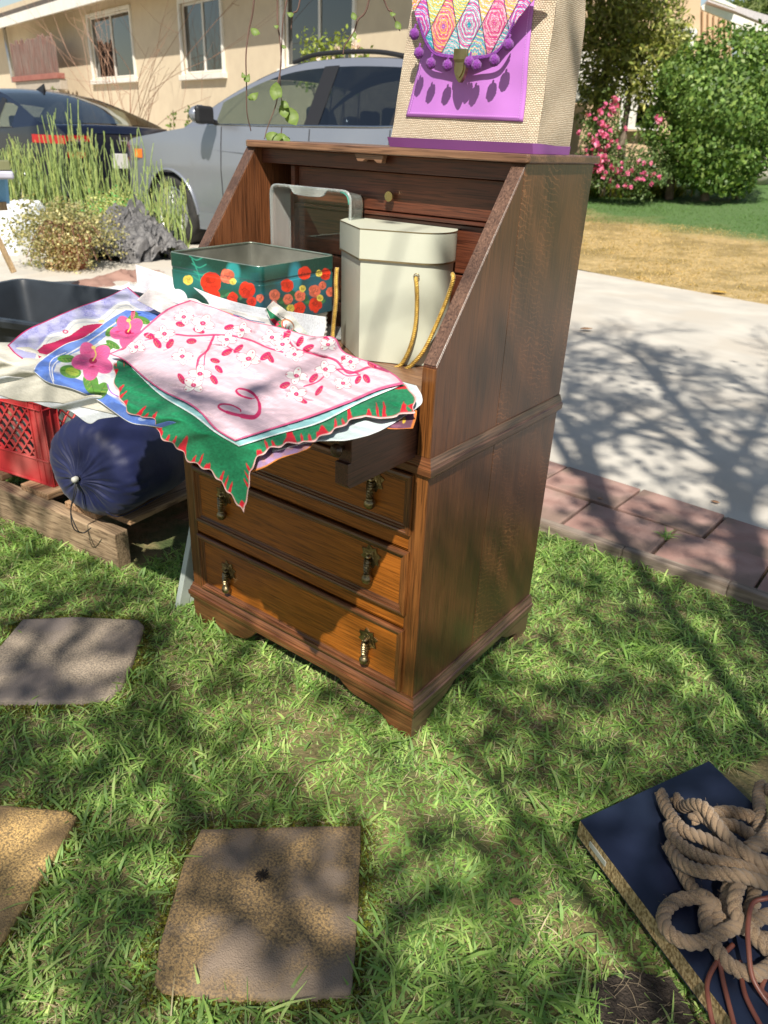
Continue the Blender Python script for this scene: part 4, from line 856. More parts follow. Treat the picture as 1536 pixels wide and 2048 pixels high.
def hib(p, x, y, r, dark=1):
    pk = np.array((.80, .13, .34))
    for k in range(5):
        a = k*1.2566+.5; q = r*.52; p.ell(x+q*math.cos(a), y+q*math.sin(a)*.85, r*.56, r*.40, rot=math.degrees(a), c=pk*(1-.12*(k % 2)))
        for s in (-.35, -.12, .12, .35): p.line([(x+r*.15*math.cos(a+s), y+r*.13*math.sin(a+s)), (x+r*.9*math.cos(a+s*.8), y+r*.8*math.sin(a+s*.8))], .7, (.62, .05, .22), op=.7)
    p.ell(x, y, r*.2, r*.15, c=(.45, .0, .08)); p.curve([(x, y), (x+r*.15, y-r*.3), (x+r*.05, y-r*.62)], 2.6, (.80, .62, .12)); p.ell(x+r*.03, y-r*.66, 4.5, 3.5, c=(.85, .7, .2))
def lf(p, x, y, a, l, w_, c=(.10, .27, .04)):
    p.ell(x, y, l, w_, rot=a, c=c); q = math.radians(a)
    p.line([(x-l*.9*math.cos(q), y-l*.9*math.sin(q)), (x+l*.9*math.cos(q), y+l*.9*math.sin(q))], 1.1, tuple(np.array(c)*.45))
    for s in (-.5, -.1, .3): p.line([(x+s*l*math.cos(q), y+s*l*math.sin(q)), (x+(s+.25)*l*math.cos(q)-w_*.7*math.sin(q), y+(s+.25)*l*math.sin(q)+w_*.7*math.cos(q))], .8, (.45, .42, .10), op=.7)
def f_blue(p):
    p.C[:] = (.74, .74, .74); e = np.minimum(np.minimum(p.U, 1-p.U), np.minimum(p.V, 1-p.V)); p.mask((.105+.03*np.sin(p.U*30)*np.cos(p.V*26)-e)/.012, (.10, .20, .60))
    p.mask(vnoise(p.X, p.Y, 7, 4)*1.5-.8, (.25, .38, .75), .4*1); p.curve([(96, 765), (120, 706), (150, 694), (190, 672), (215, 650), (250, 634)], 7, (.16, .26, .62)); p.curve([(108, 762), (105, 735), (125, 715), (165, 690)], 2, (.82, .82, .82))
    p.curve([(112, 776), (100, 745), (104, 720), (140, 702)], 1.6, WHT)
    p.poly([(128, 695), (168, 672), (208, 646), (246, 626), (262, 640), (235, 655), (190, 690), (135, 712)], (.15, .27, .64), .85)
    p.curve([(125, 715), (160, 695), (205, 665), (240, 640)], 2.5, WHT)
    for q in ((141, 744, 10, 22, 13), (182, 766, 70, 22, 15), (203, 782, -60, 18, 12), (133, 718, 0, 18, 8), (246, 648, 30, 16, 8), (221, 664, -40, 12, 8), (285, 641, 20, 16, 7), (208, 697, -15, 22, 8), (226, 690, 30, 16, 6), (262, 640, -60, 12, 7), (272, 632, 85, 9, 5)): lf(p, *q)
    lf(p, 145, 744, 15, 14, 8, (.30, .42, .05)); lf(p, 266, 628, -80, 12, 4, (.70, .10, .22))
    hib(p, 256, 664, 34); hib(p, 186, 722, 40); p.curve([(215, 770), (222, 785), (240, 796)], 2.5, (.35, .15, .55))
    for x, y in ((260, 812), (285, 838)): p.ell(x, y, 8, 4, c=(.35, .48, .80))
    edge_band(p, .007, (.80, .80, .78))
cloth('handkerchief', [(252, 620), (290, 622), (345, 632), (400, 640)], [(400, 640), (390, 720), (350, 860)], [(252, 620), (218, 640), (170, 674), (128, 690), (80, 722), (66, 742)], [(66, 742), (96, 765), (144, 778), (192, 799), (225, 822), (262, 846), (300, 852), (350, 860)], (.009, .004, .0, .001), .0085, f_blue, 'white handkerchief with blue border and big pink hibiscus flowers, left of the pink one', 260, 230)
cloth('handkerchief', [(300, 577), (380, 600), (560, 642)], [(560, 642), (540, 665), (520, 690)], [(300, 577), (285, 590), (274, 600)], [(274, 600), (350, 640), (430, 670), (520, 690)], (.05, .03, 0, .03), .009, f_plain((.76, .75, .73), (.80, .78, .72)), 'plain white handkerchief tucked between the lavender hem and the sheer one', 90, 40, py_=-.054)
cloth('handkerchief', [(271, 529), (335, 551), (420, 588), (500, 611), (560, 620), (652, 634)], [(652, 634), (652, 655), (645, 682)], [(271, 529), (274, 560), (277, 584)], [(277, 584), (350, 605), (450, 640), (645, 682)], (.12, .075, .03, .045), .0125, f_plain((.82, .83, .88), (.9, .9, .9), .05), 'sheer white handkerchief with a raised corner leaning toward the rose tin', 170, 60, wr=.002, py_=-.052)
def f_scal(p):
    p.C[:] = (.80, .78, .76); p.mask(vnoise(p.X, p.Y, 6, 2)*1.3-.6, (.85, .62, .70), .5)
    for x in range(366, 405, 8): p.ell(x, 604+(x-366)*.25, 6, 5, c=(.82, .60, .62)); p.ell(x, 604+(x-366)*.25, 3.4, 2.6, c=(.85, .84, .78))
    p.poly([(395, 612), (430, 618), (480, 632), (470, 645), (420, 640)], (.16, .24, .62)); p.curve([(385, 613), (405, 618), (420, 620), (440, 622), (465, 630)], 5, (.78, .55, .12)); p.curve([(465, 640), (478, 632), (500, 640), (530, 645)], 1.6, (.05, .1, .3))
    for x in range(415, 470, 9): p.ell(x, 622+(x-415)*.22, 5, 3.4, c=(.75, .15, .3)); p.ell(x, 623+(x-415)*.22, 3.4, 2.2, c=(.8, .6, .6))
cloth('handkerchief', [(364, 598), (390, 598), (420, 615), (470, 626), (545, 650)], [(545, 650), (530, 670), (500, 690)], [(364, 598), (362, 615), (360, 635)], [(360, 635), (400, 660), (450, 675), (500, 690)], (.055, .028, 0, .02), .0185, f_scal, 'handkerchief with pink scalloped flower edge and blue and yellow print peeking above the pink one', 150, 70, py_=-.0565)
def f_brown(p):
    p.C[:] = (.16, .06, .10); p.mask(vnoise(p.X, p.Y, 6, 2)*1.5-.6, (.28, .12, .20), .8)
    for x, y in ((800, 836), (808, 841), (806, 829)): p.ell(x, y, 3, 7, rot=10, c=(.80, .55, .05))
    edge_band(p, .02, (.70, .22, .04))
cloth('handkerchief', [(640, 700), (740, 780), (834, 822)], [(834, 822), (832, 838), (826, 857)], [(640, 700), (600, 780), (590, 870)], [(590, 870), (680, 880), (730, 848), (780, 858), (826, 857)], (0, 0, 0, 0), .0, f_brown, 'brown handkerchief with orange edge and yellow flowers showing at the right lid corner', 140, 80, yd=-.374)
cloth('handkerchief', [(500, 700), (640, 720), (833, 772)], [(833, 772), (843, 790), (844, 806), (832, 818)], [(500, 700), (520, 800), (545, 905)], [(545, 905), (620, 885), (660, 882), (700, 880), (760, 862), (832, 818)], (0, 0, 0, 0), .0025, f_plain((.60, .72, .74), (.85, .88, .88)), 'pale blue-white handkerchief just below the green one at the right', 140, 80, yd=-.374)
def f_pur(p):
    p.C[:] = (.42, .28, .50); p.mask(vnoise(p.X, p.Y, 8, 2)*1.5-.6, (.65, .3, .15), .8); edge_band(p, .02, (.70, .25, .05))
cloth('handkerchief', [(480, 760), (540, 780), (640, 840)], [(640, 840), (625, 890), (600, 905)], [(480, 760), (480, 850), (502, 945)], [(502, 945), (530, 935), (560, 918), (600, 905)], (0, 0, 0, 0), .002, f_pur, 'purple and orange handkerchief peeking out below the green front edge', 100, 70)
def f_green(p):
    p.C[:] = (.012, .20, .085); p.C *= (.8+.5*vnoise(p.X*.8+p.Y*.5, p.Y*2, 3, 7))[:, None]; e = np.minimum(np.minimum(p.U, 1-p.U), np.minimum(p.V, 1-p.V))
    s = np.where(np.minimum(p.U, 1-p.U) < np.minimum(p.V, 1-p.V), p.V, p.U)
    d = .010+.062*np.clip(np.sin(s*120+2.5*np.sin(s*37))*1.2-.1, 0, 1)*(.35+1.0*vnoise(s*40, s*0, 1, 3)); p.mask((d-e)/.008, (.62, .012, .03)); p.mask((.006-e)/.003+.5, (.78, .50, .48))
# green cloth: T(400,640) R(831,800) F(486,1024) L(228,724)
cloth('handkerchief', [(400, 650), (520, 668), (660, 705), (812, 772), (831, 826)], [(831, 826), (800, 830), (771, 838), (720, 835), (673, 859), (621, 884), (578, 888), (527, 906), (503, 941), (498, 980), (488, 1026)], [(400, 650), (300, 690), (245, 716), (228, 726)], [(228, 726), (230, 769), (247, 808), (264, 829), (308, 840), (320, 872), (359, 898), (378, 922), (423, 945), (458, 986), (488, 1026)], (0, 0, 0, 0), .0125, f_green, 'dark green handkerchief with red scalloped border, its corner hanging over the lid front', 280, 260, scal=13, yd=-.380)
cloth('handkerchief', [(420, 650), (540, 672), (660, 705), (800, 772)], [(800, 772), (720, 806), (640, 846), (560, 868), (478, 893)], [(420, 650), (320, 700), (262, 735)], [(262, 735), (320, 790), (385, 830), (430, 865), (478, 893)], (0, 0, 0, 0), .0148, f_plain((.30, .60, .62), (.80, .88, .88)), 'aqua handkerchief with white hem showing below the pink one', 160, 140)
def f_card(p):
    p.C[:] = (.78, .76, .70); p.poly([(531, 612), (540, 622), (600, 668), (585, 676), (545, 648)], (.02, .22, .10)); p.poly([(536, 640), (548, 636), (560, 650), (545, 655)], (.60, .02, .06))
    p.ell(575, 650, 15, 11, rot=40, c=(.50, .22, .12)); p.ell(576, 651, 12, 8, rot=40, c=(.84, .80, .76)); 
    for k in range(4): p.line([(566+k*6, 644+k*4), (564+k*6, 654+k*4)], 1.6, (.62, .05, .08))
    p.curve([(560, 642), (553, 645), (556, 650)], 2, (.65, .08, .18))
    for k, ch in enumerate('e..mm'):
        x = 556+k*3.4; y = 628+k*2.2
        p.ell(x, y, 1.2, 1.4, c=(.12, .1, .1)) if ch != '.' else p.ell(x, y+1, .7, c=(.12, .1, .1))
        if ch == 'm': p.line([(x-1.5, y+1.5), (x-1.5, y-1), (x, y), (x+1.5, y-1), (x+1.5, y+2)], .8, (.12, .1, .1))
cloth('handkerchief', [(547, 602), (580, 628), (624, 676)], [(624, 676), (612, 684), (600, 688)], [(547, 602), (538, 610), (530, 620)], [(530, 620), (550, 650), (600, 688)], (.060, .030, 0, .010), .0205, f_card, 'narrow folded handkerchief with brown and red print standing up above the pink one', 150, 80, wr=.001, py_=-.060)
DW = [(273, 694), (329, 668), (368, 634), (406, 647), (454, 679), (484, 660), (365, 713), (400, 748), (387, 771), (497, 718), (544, 675), (565, 689), (589, 709), (656, 690), (593, 752), (651, 739), (593, 788), (686, 767), (701, 724)]
PL = [(299, 672), (315, 687), (340, 688), (398, 662), (383, 683), (361, 649), (454, 705), (477, 698), (430, 722), (438, 739), (363, 758), (428, 760), (531, 713), (540, 716), (458, 655), (574, 670), (600, 683), (617, 696), (570, 771), (638, 782), (604, 801), (744, 730), (716, 760), (733, 758), (655, 682), (243, 695), (627, 757), (690, 720)]
def f_pink(p):
    p.C[:] = (.70, .53, .60); p.C *= (.95+.08*vnoise(p.X, p.Y, 20, 2))[:, None]
    k2 = lambda pts: [(x/2.327+200, y/2.327+580) for x, y in pts]
    for pts, w_ in (([(355, 208), (430, 215), (540, 210), (620, 215), (700, 235), (780, 270), (850, 290)], 3.6), ([(530, 215), (500, 280), (460, 320), (450, 380)], 4.6), ([(485, 350), (490, 300), (520, 230)], 2.2), ([(860, 200), (900, 270), (960, 290), (1040, 310), (1100, 330), (1150, 385), (1200, 380), (1260, 360), (1340, 380)], 4.8), ([(1200, 390), (1120, 370), (1060, 390), (1010, 430), (950, 450)], 3.2), ([(590, 260), (640, 290), (670, 300)], 2.2), ([(210, 235), (270, 225), (330, 215)], 1.6), ([(1100, 370), (1150, 400), (1210, 395)], 2.4)): p.curve(k2(pts), w_, MG, op=.9)
    r_ = random.Random(5)
    for x, y in PL:
        a = r_.uniform(-60, 60); lf(p, x, y, a, r_.uniform(9.5, 12.5), r_.uniform(5, 6.6), MG)
    for i, (x, y) in enumerate(DW):
        r = (21 if i in (7, 9, 3) else 17.5)*r_.uniform(.9, 1.1); a0 = r_.uniform(0, 1.5)
        for k in range(4):
            a = a0+k*math.pi/2; q = r*.58; cx = x+q*math.cos(a); cy = y+q*math.sin(a)*.62; rt_ = math.degrees(math.atan2(math.sin(a)*.62, math.cos(a)))
            p.ell(cx, cy, r*.60+1, r*.40+1, rot=rt_, c=(.42, .18, .26), op=.75); p.ell(cx, cy, r*.58, r*.38, rot=rt_, c=(.80, .79, .76))
            for s in (-.3, 0, .3): p.line([(x+r*.35*math.cos(a+s), y+r*.22*math.sin(a+s)), (x+r*.85*math.cos(a+s*.7), y+r*.52*math.sin(a+s*.7))], .6, (.62, .58, .52), op=.7)
            p.ell(x+r*1.08*math.cos(a), y+r*.66*math.sin(a), 2.0, 1.5, c=MG, op=.8)
        p.ell(x, y, r*.28, r*.2, c=MG); p.ell(x, y, r*.1, c=(.75, .2, .35))
    sc = [(738, 497), (705, 507), (655, 492), (634, 472), (650, 461), (690, 470), (722, 492), (741, 530), (740, 572), (715, 594), (660, 588), (590, 570), (552, 548), (566, 533), (610, 537), (650, 556), (655, 568)]
    ws = [1.2, 3.0, 3.5, 2.5, 3.2, 4.2, 3.6, 5.2, 6.4, 7.4, 5, 3.4, 3, 2.6, 2.4, 2]
    cu = [tuple(q[:2]) for q in catmull([(a, b, 0) for a, b in k2(sc)], 5)]
    for i in range(len(cu)-1): p.line(cu[i:i+2], ws[min(len(ws)-1, i//5)]*1.25, MG)
    edge_band(p, .011, (.66, .12, .26)); e = np.minimum(np.minimum(p.U, 1-p.U), np.minimum(p.V, 1-p.V)); p.mask((.004-np.abs(e-.045))/.003, (.80, .60, .62), .5)
cloth('handkerchief', [(380, 600), (430, 616), (500, 642), (560, 655), (620, 672), (668, 675), (690, 705), (750, 728), (790, 750), (808, 768)], [(808, 768), (760, 780), (700, 805), (620, 835), (540, 860), (470, 882)], [(380, 600), (335, 618), (295, 650), (250, 692), (218, 708)], [(218, 708), (250, 722), (290, 757), (330, 785), (372, 805), (400, 825), (430, 858), (470, 882)], (.070, .0, 0, .004), .0178, f_pink, 'pale pink handkerchief with white dogwood blossoms and a curly red C, topmost of the pile', 430, 330)
# ================================================================== shelf board with rope and cable
m_lam = pm('navy_laminate', (.009, .013, .034), (.014, .020, .045), 4, .36, .15, 40, c3=(.016, .024, .05), s3=3, bdist=.0006)
m_chip = pm('chipboard', (.20, .13, .05), (.52, .38, .19), 260, .9, .8, 300, stretch=(1, 1, .5), bdist=.002, lo=.4, hi=.6)
bz1 = .062; bz0 = .024; q1 = np.array(P(1160, 1640, bz1)[:2]); q2 = np.array(P(1418, 1522, bz1)[:2]); lo_ = np.array(P(1470, 2048, bz1)[:2]); dl = lo_-q1; dl /= np.linalg.norm(dl); wd = (q2-q1)
q4 = q1+dl*.62; q3 = q2+dl*.62
board = thing('shelf_board', (*((q1+q3)/2), bz0), 'navy blue laminated chipboard shelf lying on the grass under the rope', 'board')
mb = MB(); mb.prism([tuple(q) for q in (q1, q2, q3, q4)], lambda a, b, c: (a, b, c), bz0+.002, bz1-.0012); mb.build('chipboard_core', m_chip, board, bevel=.0006)
mb = MB(); mb.prism([tuple(q) for q in (q1+.0006*dl, q2, q3, q4)], lambda a, b, c: (a, b, c), bz1-.0012, bz1); mb.build('laminate_top', m_lam, board, bevel=.0004)
mb = MB(); mb.prism([tuple(q) for q in (q1+.001*dl, q2, q3, q4)], lambda a, b, c: (a, b, c), bz0, bz0+.002); mb.build('laminate_underside', m_lam, board)
cm = q1+dl*.055; nrm = np.array([dl[1], -dl[0]]);
if nrm@(CAMP[:2]-q1) < 0: nrm = -nrm
nrm = nrm if nrm@(q1-q2) > 0 else -nrm
mb = MB(); mb.obox((*(cm+nrm*.0008), (bz0+bz1)/2+.001), ((*dl, 0), (*nrm, 0), (0, 0, 1)), (.022, .001, .0055)); mb.build('plastic_insert', pm('grey_plastic', (.38, .38, .34), (.45, .45, .4), 20, .5), board, bevel=.002)
m_jute = pm('jute_rope', (.17, .11, .065), (.38, .265, .16), 500, .95, 1, 900, c3=(.27, .19, .12), s3=25, bdist=.0015, sheen=.2)
rope = thing('jute_rope', (.62, .10, bz1), 'tangled thick jute rope piled on the navy shelf board', 'rope')
RP = [([(780, 370), (830, 500), (950, 640), (1100, 700), (1230, 780), (1330, 830), (1420, 900)], (.016, .02, .035, .045, .05, .045, .03)),
 ([(880, 400), (935, 470), (1010, 455), (1090, 480), (1180, 600), (1280, 720), (1400, 820), (1560, 880)], (.014, .014, .045, .06, .06, .055, .06, .05)),
 ([(840, 590), (880, 700), (1000, 790), (1150, 850), (1300, 880), (1450, 930), (1600, 980)], (.02, .03, .04, .05, .055, .05, .05)),
 ([(830, 740), (920, 860), (1050, 920), (1200, 940), (1350, 960), (1560, 1020)], (.02, .03, .045, .055, .065, .06)),
 ([(880, 830), (950, 960), (1030, 1080), (1130, 1130), (1170, 1200), (1160, 1330)], (.012, .014, .02, .02, .014, .012)),
 ([(1100, 1090), (1010, 1110), (900, 1130), (815, 1200), (805, 1300), (880, 1390), (1000, 1430), (1130, 1400), (1250, 1340), (1380, 1290), (1560, 1230)], (.03, .02, .012, .011, .011, .012, .014, .018, .024, .03, .03)),
 ([(1290, 960), (1255, 1060), (1240, 1180), (1250, 1320)], (.04, .03, .014, .012)),
 ([(1360, 960), (1310, 1080), (1300, 1180), (1340, 1290), (1450, 1380), (1600, 1420)], (.05, .05, .04, .03, .02, .02)),
 ([(1130, 1120), (1095, 1220), (1115, 1350), (1180, 1480), (1260, 1580), (1380, 1640), (1480, 1640), (1600, 1560)], (.024, .014, .012, .012, .011, .011, .011, .011)),
 ([(1150, 520), (1230, 505), (1320, 515), (1410, 540), (1500, 640)], (.03, .03, .03, .03, .02)),
 ([(1490, 310), (1470, 400), (1480, 520), (1470, 640), (1440, 760)], (.012, .014, .03, .035, .04)),
 ([(1530, 340), (1600, 420), (1580, 560), (1500, 700), (1400, 780)], (.02, .03, .05, .06, .06)),
 ([(1180, 590), (1300, 605), (1400, 660), (1460, 720), (1580, 760)], (.04, .045, .05, .05, .05)),
 ([(1370, 790), (1440, 735), (1560, 725), (1700, 780)], (.05, .06, .06, .05)),
 ([(1210, 660), (1130, 760), (1160, 860), (1290, 830), (1400, 800)], (.02, .02, .025, .03, .03)),
 ([(1430, 1000), (1440, 1120), (1400, 1250), (1460, 1400), (1560, 1500)], (.03, .035, .03, .02, .014)),
 ([(1000, 560), (1080, 540), (1200, 640), (1330, 760), (1480, 860), (1620, 900)], (.03, .045, .05, .06, .06, .06))]
for pts, hs in RP:
    path = catmull([P(a/3.523+1100, b/3.523+1480, bz1+h) for (a, b), h in zip(pts, hs)], 10)
    mb = MB(); dp = dense(path, .0022); twist(mb, dp, .0051, .0060, .037, 3, 7)
    # stray fibres
    for _ in range(int(len(dp)*.35)):
        c_ = dp[rng.randrange(len(dp))]; d_ = np.array([rng.gauss(0, 1) for _ in range(3)]); d_ /= np.linalg.norm(d_); a = c_+d_*.0102; mb.tube([a, a+d_*.003+[0, 0, .001], a+d_*.005+[rng.uniform(-.003, .003), rng.uniform(-.003, .003), .001]], .00018, 3, False)
    mb.build('rope_strand', m_jute, rope, smooth=True)
m_cab = pm('brown_cable', (.16, .05, .035), (.20, .07, .045), 20, .4)
cable = thing('extension_cord', (.64, .0, bz1), 'coiled reddish-brown electric cord under the rope on the navy board', 'cord')
for pts, hs in (([(1600, 1090), (1536, 1112), (1430, 1150), (1395, 1300), (1400, 1480), (1430, 1680), (1536, 1850), (1640, 1950)], (.05, .055, .05, .045, .035, .02, .008, .006)),
                ([(1290, 1440), (1180, 1560), (1110, 1700), (1118, 1850), (1160, 2030), (1250, 2150)], (.012, .008, .006, .006, -.0, .006)),
                ([(1195, 1540), (1205, 1620), (1225, 1720), (1270, 1900), (1310, 2040), (1380, 2150)], (.012, .007, .006, .006, .006, .006)),
                ([(1340, 1560), (1350, 1680), (1385, 1820), (1490, 2020), (1560, 2100)], (.006,)*5),
                ([(1540, 1560), (1530, 1640), (1490, 1750), (1530, 1800), (1600, 1860)], (.006, .008, .006, .006, .006))):
    mb = MB(); mb.tube(catmull([P(a/3.523+1100, b/3.523+1480, bz1+h) for (a, b), h in zip(pts, hs)], 10), .0034, 10); mb.build('cord_loop', m_cab, cable, smooth=True)
# ================================================================== left cluster
w_pal = wood('pallet_wood', (.15, .10, .06), (.26, .185, .115), (.37, .275, .18), 0, rough=.85, coat=0, gs=.45, bump=.6)
w_pal2 = wood('pallet_wood_warm', (.18, .10, .05), (.30, .185, .10), (.40, .27, .165), 1, rough=.85, coat=0, gs=.45, bump=.6)
p0 = P(238, 1141, 0); p1 = P(0, 1037, 0); ux = (p0-p1)[:2]; ux /= np.linalg.norm(ux); uy = np.array([-ux[1], ux[0]])
pal = thing('wooden_pallet', (p0[0]-.5, p0[1]+.4, 0), 'weathered wooden pallet under the crate and the sleeping bag, left of the desk', 'pallet')
def pp(a, b, z): return (p0[0]+ux[0]*a+uy[0]*b, p0[1]+ux[1]*a+uy[1]*b, z)
def plank(a0, a1, b0, b1, z0, z1, mat, nm='board', bev=.003):
    mb = MB(); mb.add([pp(a, b, z) for z in (z0, z1) for b in (b0, b1) for a in (a0, a1)], [(0, 2, 3, 1), (4, 5, 7, 6), (0, 1, 5, 4), (2, 6, 7, 3), (0, 4, 6, 2), (1, 3, 7, 5)]); return mb.build(nm, mat, pal, bevel=bev)
for b0 in (0, .43, .86): plank(-1.15, 0, b0, b0+.045, .0, .108, w_pal, 'stringer')
for k, a in enumerate((-.235, -.44, -.66, -.88, -1.10)): plank(a+rng.uniform(-.006, .006), a+.13, .035+rng.uniform(-.006, .01), .905, .109, .129, w_pal2)
plank(-.10, -.005, .06, .905, .109, .127, w_pal2); plank(-.12, -.01, .0, .9, -.018, -.001, w_pal2); plank(-.62, -.5, .0, .9, -.018, -.001, w_pal2)
# sleeping bag in its sack
m_nyl = pm('navy_nylon', (.004, .0075, .045), (.006, .011, .060), 3, .6, .35, 30, bdist=.005, sheen=.1, spec=.4)
ce = P(165, 955, .262); cb = P(292, 898, .255); ax = cb-ce; ax[2] *= .4; ax /= np.linalg.norm(ax); Ls = .33
sb_ = thing('sleeping_bag', (*((ce+ax*.16)[:2]), .129), 'navy blue sleeping bag in a drawstring stuff sack lying on the pallet', 'sleeping bag')
rt_ = np.cross(ax, (0, 0, 1)); rt_ /= np.linalg.norm(rt_); up_ = np.cross(rt_, ax)
nl, na = 90, 160; G = np.zeros((nl, na, 3))
prof = [(-.012, .006), (-.016, .014), (-.010, .026), (.0, .05), (.004, .085), (.014, .112), (.035, .130), (.07, .137), (.14, .139), (.22, .138), (.28, .134), (.315, .118), (.33, .09), (.336, .04), (.337, .001)]
pr = catmull([(a, b, 0) for a, b in prof], 8); pr = np.array(pr)[:, :2]; s = np.concatenate([[0], np.cumsum(np.hypot(*np.diff(pr, axis=0).T))]); tt = np.linspace(0, s[-1], nl); pa = np.interp(tt, s, pr[:, 0]); prr = np.interp(tt, s, pr[:, 1])
for i in range(nl):
    for j in range(na):
        a = 2*math.pi*j/na; k = math.exp(-max(0, pa[i])/.035); fold = .075*k*(math.sin(a*17+2*math.sin(a*3))+.6*math.sin(a*31+1))*min(1, prr[i]/.02)
        big = .020*math.sin(3*a+pa[i]*16)+.012*math.sin(5*a-pa[i]*30+1)+.010*math.sin(pa[i]*46+2*a)
        r_ = prr[i]*(1+fold*.5+big); zc_ = -.009*0
        v_ = rt_*math.cos(a)*r_*1.06+up_*math.sin(a)*r_*(1.05 if math.sin(a) > 0 else .93); ex_ = ax*(pa[i]+fold*.03*min(1, prr[i]/.05))
        G[i, j] = ce+ex_+v_
mb = MB(); mb.grid(G, True); mb.build('sack', m_nyl, sb_, smooth=True)
m_bk = pm('black_cord', (.01, .01, .012), rough=.6)
mb = MB()
for dx in (0, .006): mb.tube(catmull([ce-ax*.018+up_*.004, ce-ax*.035-up_*.03+rt_*dx, ce-ax*.045-up_*.08-rt_*.01, ce-ax*.05-up_*.125-rt_*.004+rt_*dx*2, ce-ax*.036-up_*.142+rt_*.012, ce-ax*.03-up_*.125+rt_*.035], 8), .0016, 6)
mb.build('draw_cord', m_bk, sb_, smooth=True)
mb = MB(); mb.lathe([(.004, 0), (.0075, .003), (.0078, .014), (.005, .018)], ce-ax*.034+up_*.004, ax, 12); mb.build('cord_lock', pm('grey_toggle', (.45, .45, .40), (.5, .5, .45), 20, .4), sb_, smooth=True)
mb = MB(); sp = []
for k in range(40):
    t = .01+.32*k/39; sp.append(ce+ax*t+(rt_*math.cos(-1.02)+up_*math.sin(-1.02))*(.1375*np.interp(t, pr[:, 0], pr[:, 1])/.139+.0018))
mb.tube(sp, .0016, 5); mb.build('sack_seam', m_nyl, sb_, smooth=True)
# milk crate
m_red = pm('red_plastic', (.40, .022, .028), (.48, .035, .038), 6, .45, .15, 80, c3=(.50, .10, .09), s3=5)
cc0 = P(108, 975, .129); crate = thing('milk_crate', (cc0[0]-.17, cc0[1]+.17, .129), 'red plastic milk crate with diamond lattice sides on the pallet', 'crate')
cdir = np.array([-.975, -.20]); cdir /= np.linalg.norm(cdir); cdy = np.array([.62, .78]); cdy /= np.linalg.norm(cdy); cdir = np.array([-.985, -.17]); cdy = np.array([-.17, .985])
SZ = .34; HZ = .285
def cpt(a, b, z): return np.array([cc0[0]+cdir[0]*a+cdy[0]*b, cc0[1]+cdir[1]*a+cdy[1]*b, .129+z])
def cbox(mb, a0, a1, b0, b1, z0, z1): mb.add([cpt(a, b, z) for z in (z0, z1) for b in (b0, b1) for a in (a0, a1)], [(0, 2, 3, 1), (4, 5, 7, 6), (0, 1, 5, 4), (2, 6, 7, 3), (0, 4, 6, 2), (1, 3, 7, 5)])
def crate_side(fn):
    """fn(u, w, z): u along, w inward"""
    def bx(mb, u0, u1, w0, w1, z0, z1): mb.add([fn(a, b, z) for z in (z0, z1) for b in (w0, w1) for a in (u0, u1)], [(0, 2, 3, 1), (4, 5, 7, 6), (0, 1, 5, 4), (2, 6, 7, 3), (0, 4, 6, 2), (1, 3, 7, 5)])
    mb = MB(); bx(mb, 0, SZ, 0, .004, 0, .075); bx(mb, 0, SZ, -.002, .008, .0, .006); bx(mb, 0, SZ, -.003, .008, .075, .080); bx(mb, 0, SZ, .001, .005, .235, HZ); 
    for z in (.235, .255, .272, HZ): bx(mb, 0, SZ, -.004, .009, z-.003, z)
    for u in (.0, .025, .05): bx(mb, u, u+.003, -.003, .009, 0, HZ)
    for u in (SZ-.053, SZ-.028, SZ-.003): bx(mb, u, u+.003, -.003, .009, 0, HZ)
    bx(mb, .0, .05, .002, .006, .08, .235); bx(mb, SZ-.05, SZ, .002, .006, .08, .235)
    mb.build('crate_wall', m_red, crate, bevel=.0008, seg=1)
    # lattice: crossing bars, clipped to the window
    mb = MB(); u0, u1, z0, z1 = .053, SZ-.053, .080, .235
    for sg in (1, -1):
        for k in range(-6, 16):
            c_ = u0+k*.036
            A = (c_, z0) if sg > 0 else (c_, z1); pts = []
            for t in np.linspace(0, 1, 60):
                u = A[0]+t*.155*.9; z = A[1]+sg*t*.155
                if u0 <= u <= u1: pts.append((u, z))
            if len(pts) > 3:
                a, b_ = pts[0], pts[-1]; mb.beam(fn(a[0], .004+.0004*sg, a[1]), fn(b_[0], .004+.0004*sg, b_[1]), .0034, .0075, up=fn(0, 1, 0)-fn(0, 0, 0))
    mb.build('crate_lattice', m_red, crate)
crate_side(lambda u, w_, z: cpt(u, w_, z)); crate_side(lambda u, w_, z: cpt(w_, u, z)); crate_side(lambda u, w_, z: cpt(u, SZ-w_, z)); crate_side(lambda u, w_, z: cpt(SZ-w_, u, z))
mb = MB(); cbox(mb, .01, SZ-.01, .01, SZ-.01, .004, .010); mb.build('crate_floor', m_red, crate)
m_glas2 = pm('grey_glassware', (.10, .13, .12), (.26, .30, .28), 14, .15, coat=.5)
for k in range(9):
    a = .07+.10*(k % 3); b_ = .06+.11*(k//3); mb = MB(); c_ = cpt(a, b_, .011); mb.lathe([(.03, 0), (.036, .02), (.034, .12), (.022, .15), (.018, .19), (.021, .195)], c_, n=14)
    tag(mb.build('glass_jar', m_glas2, smooth=True, org=c_), 'one of the grey glass jars packed inside the red milk crate', 'jar', 'glass jars inside the milk crate')
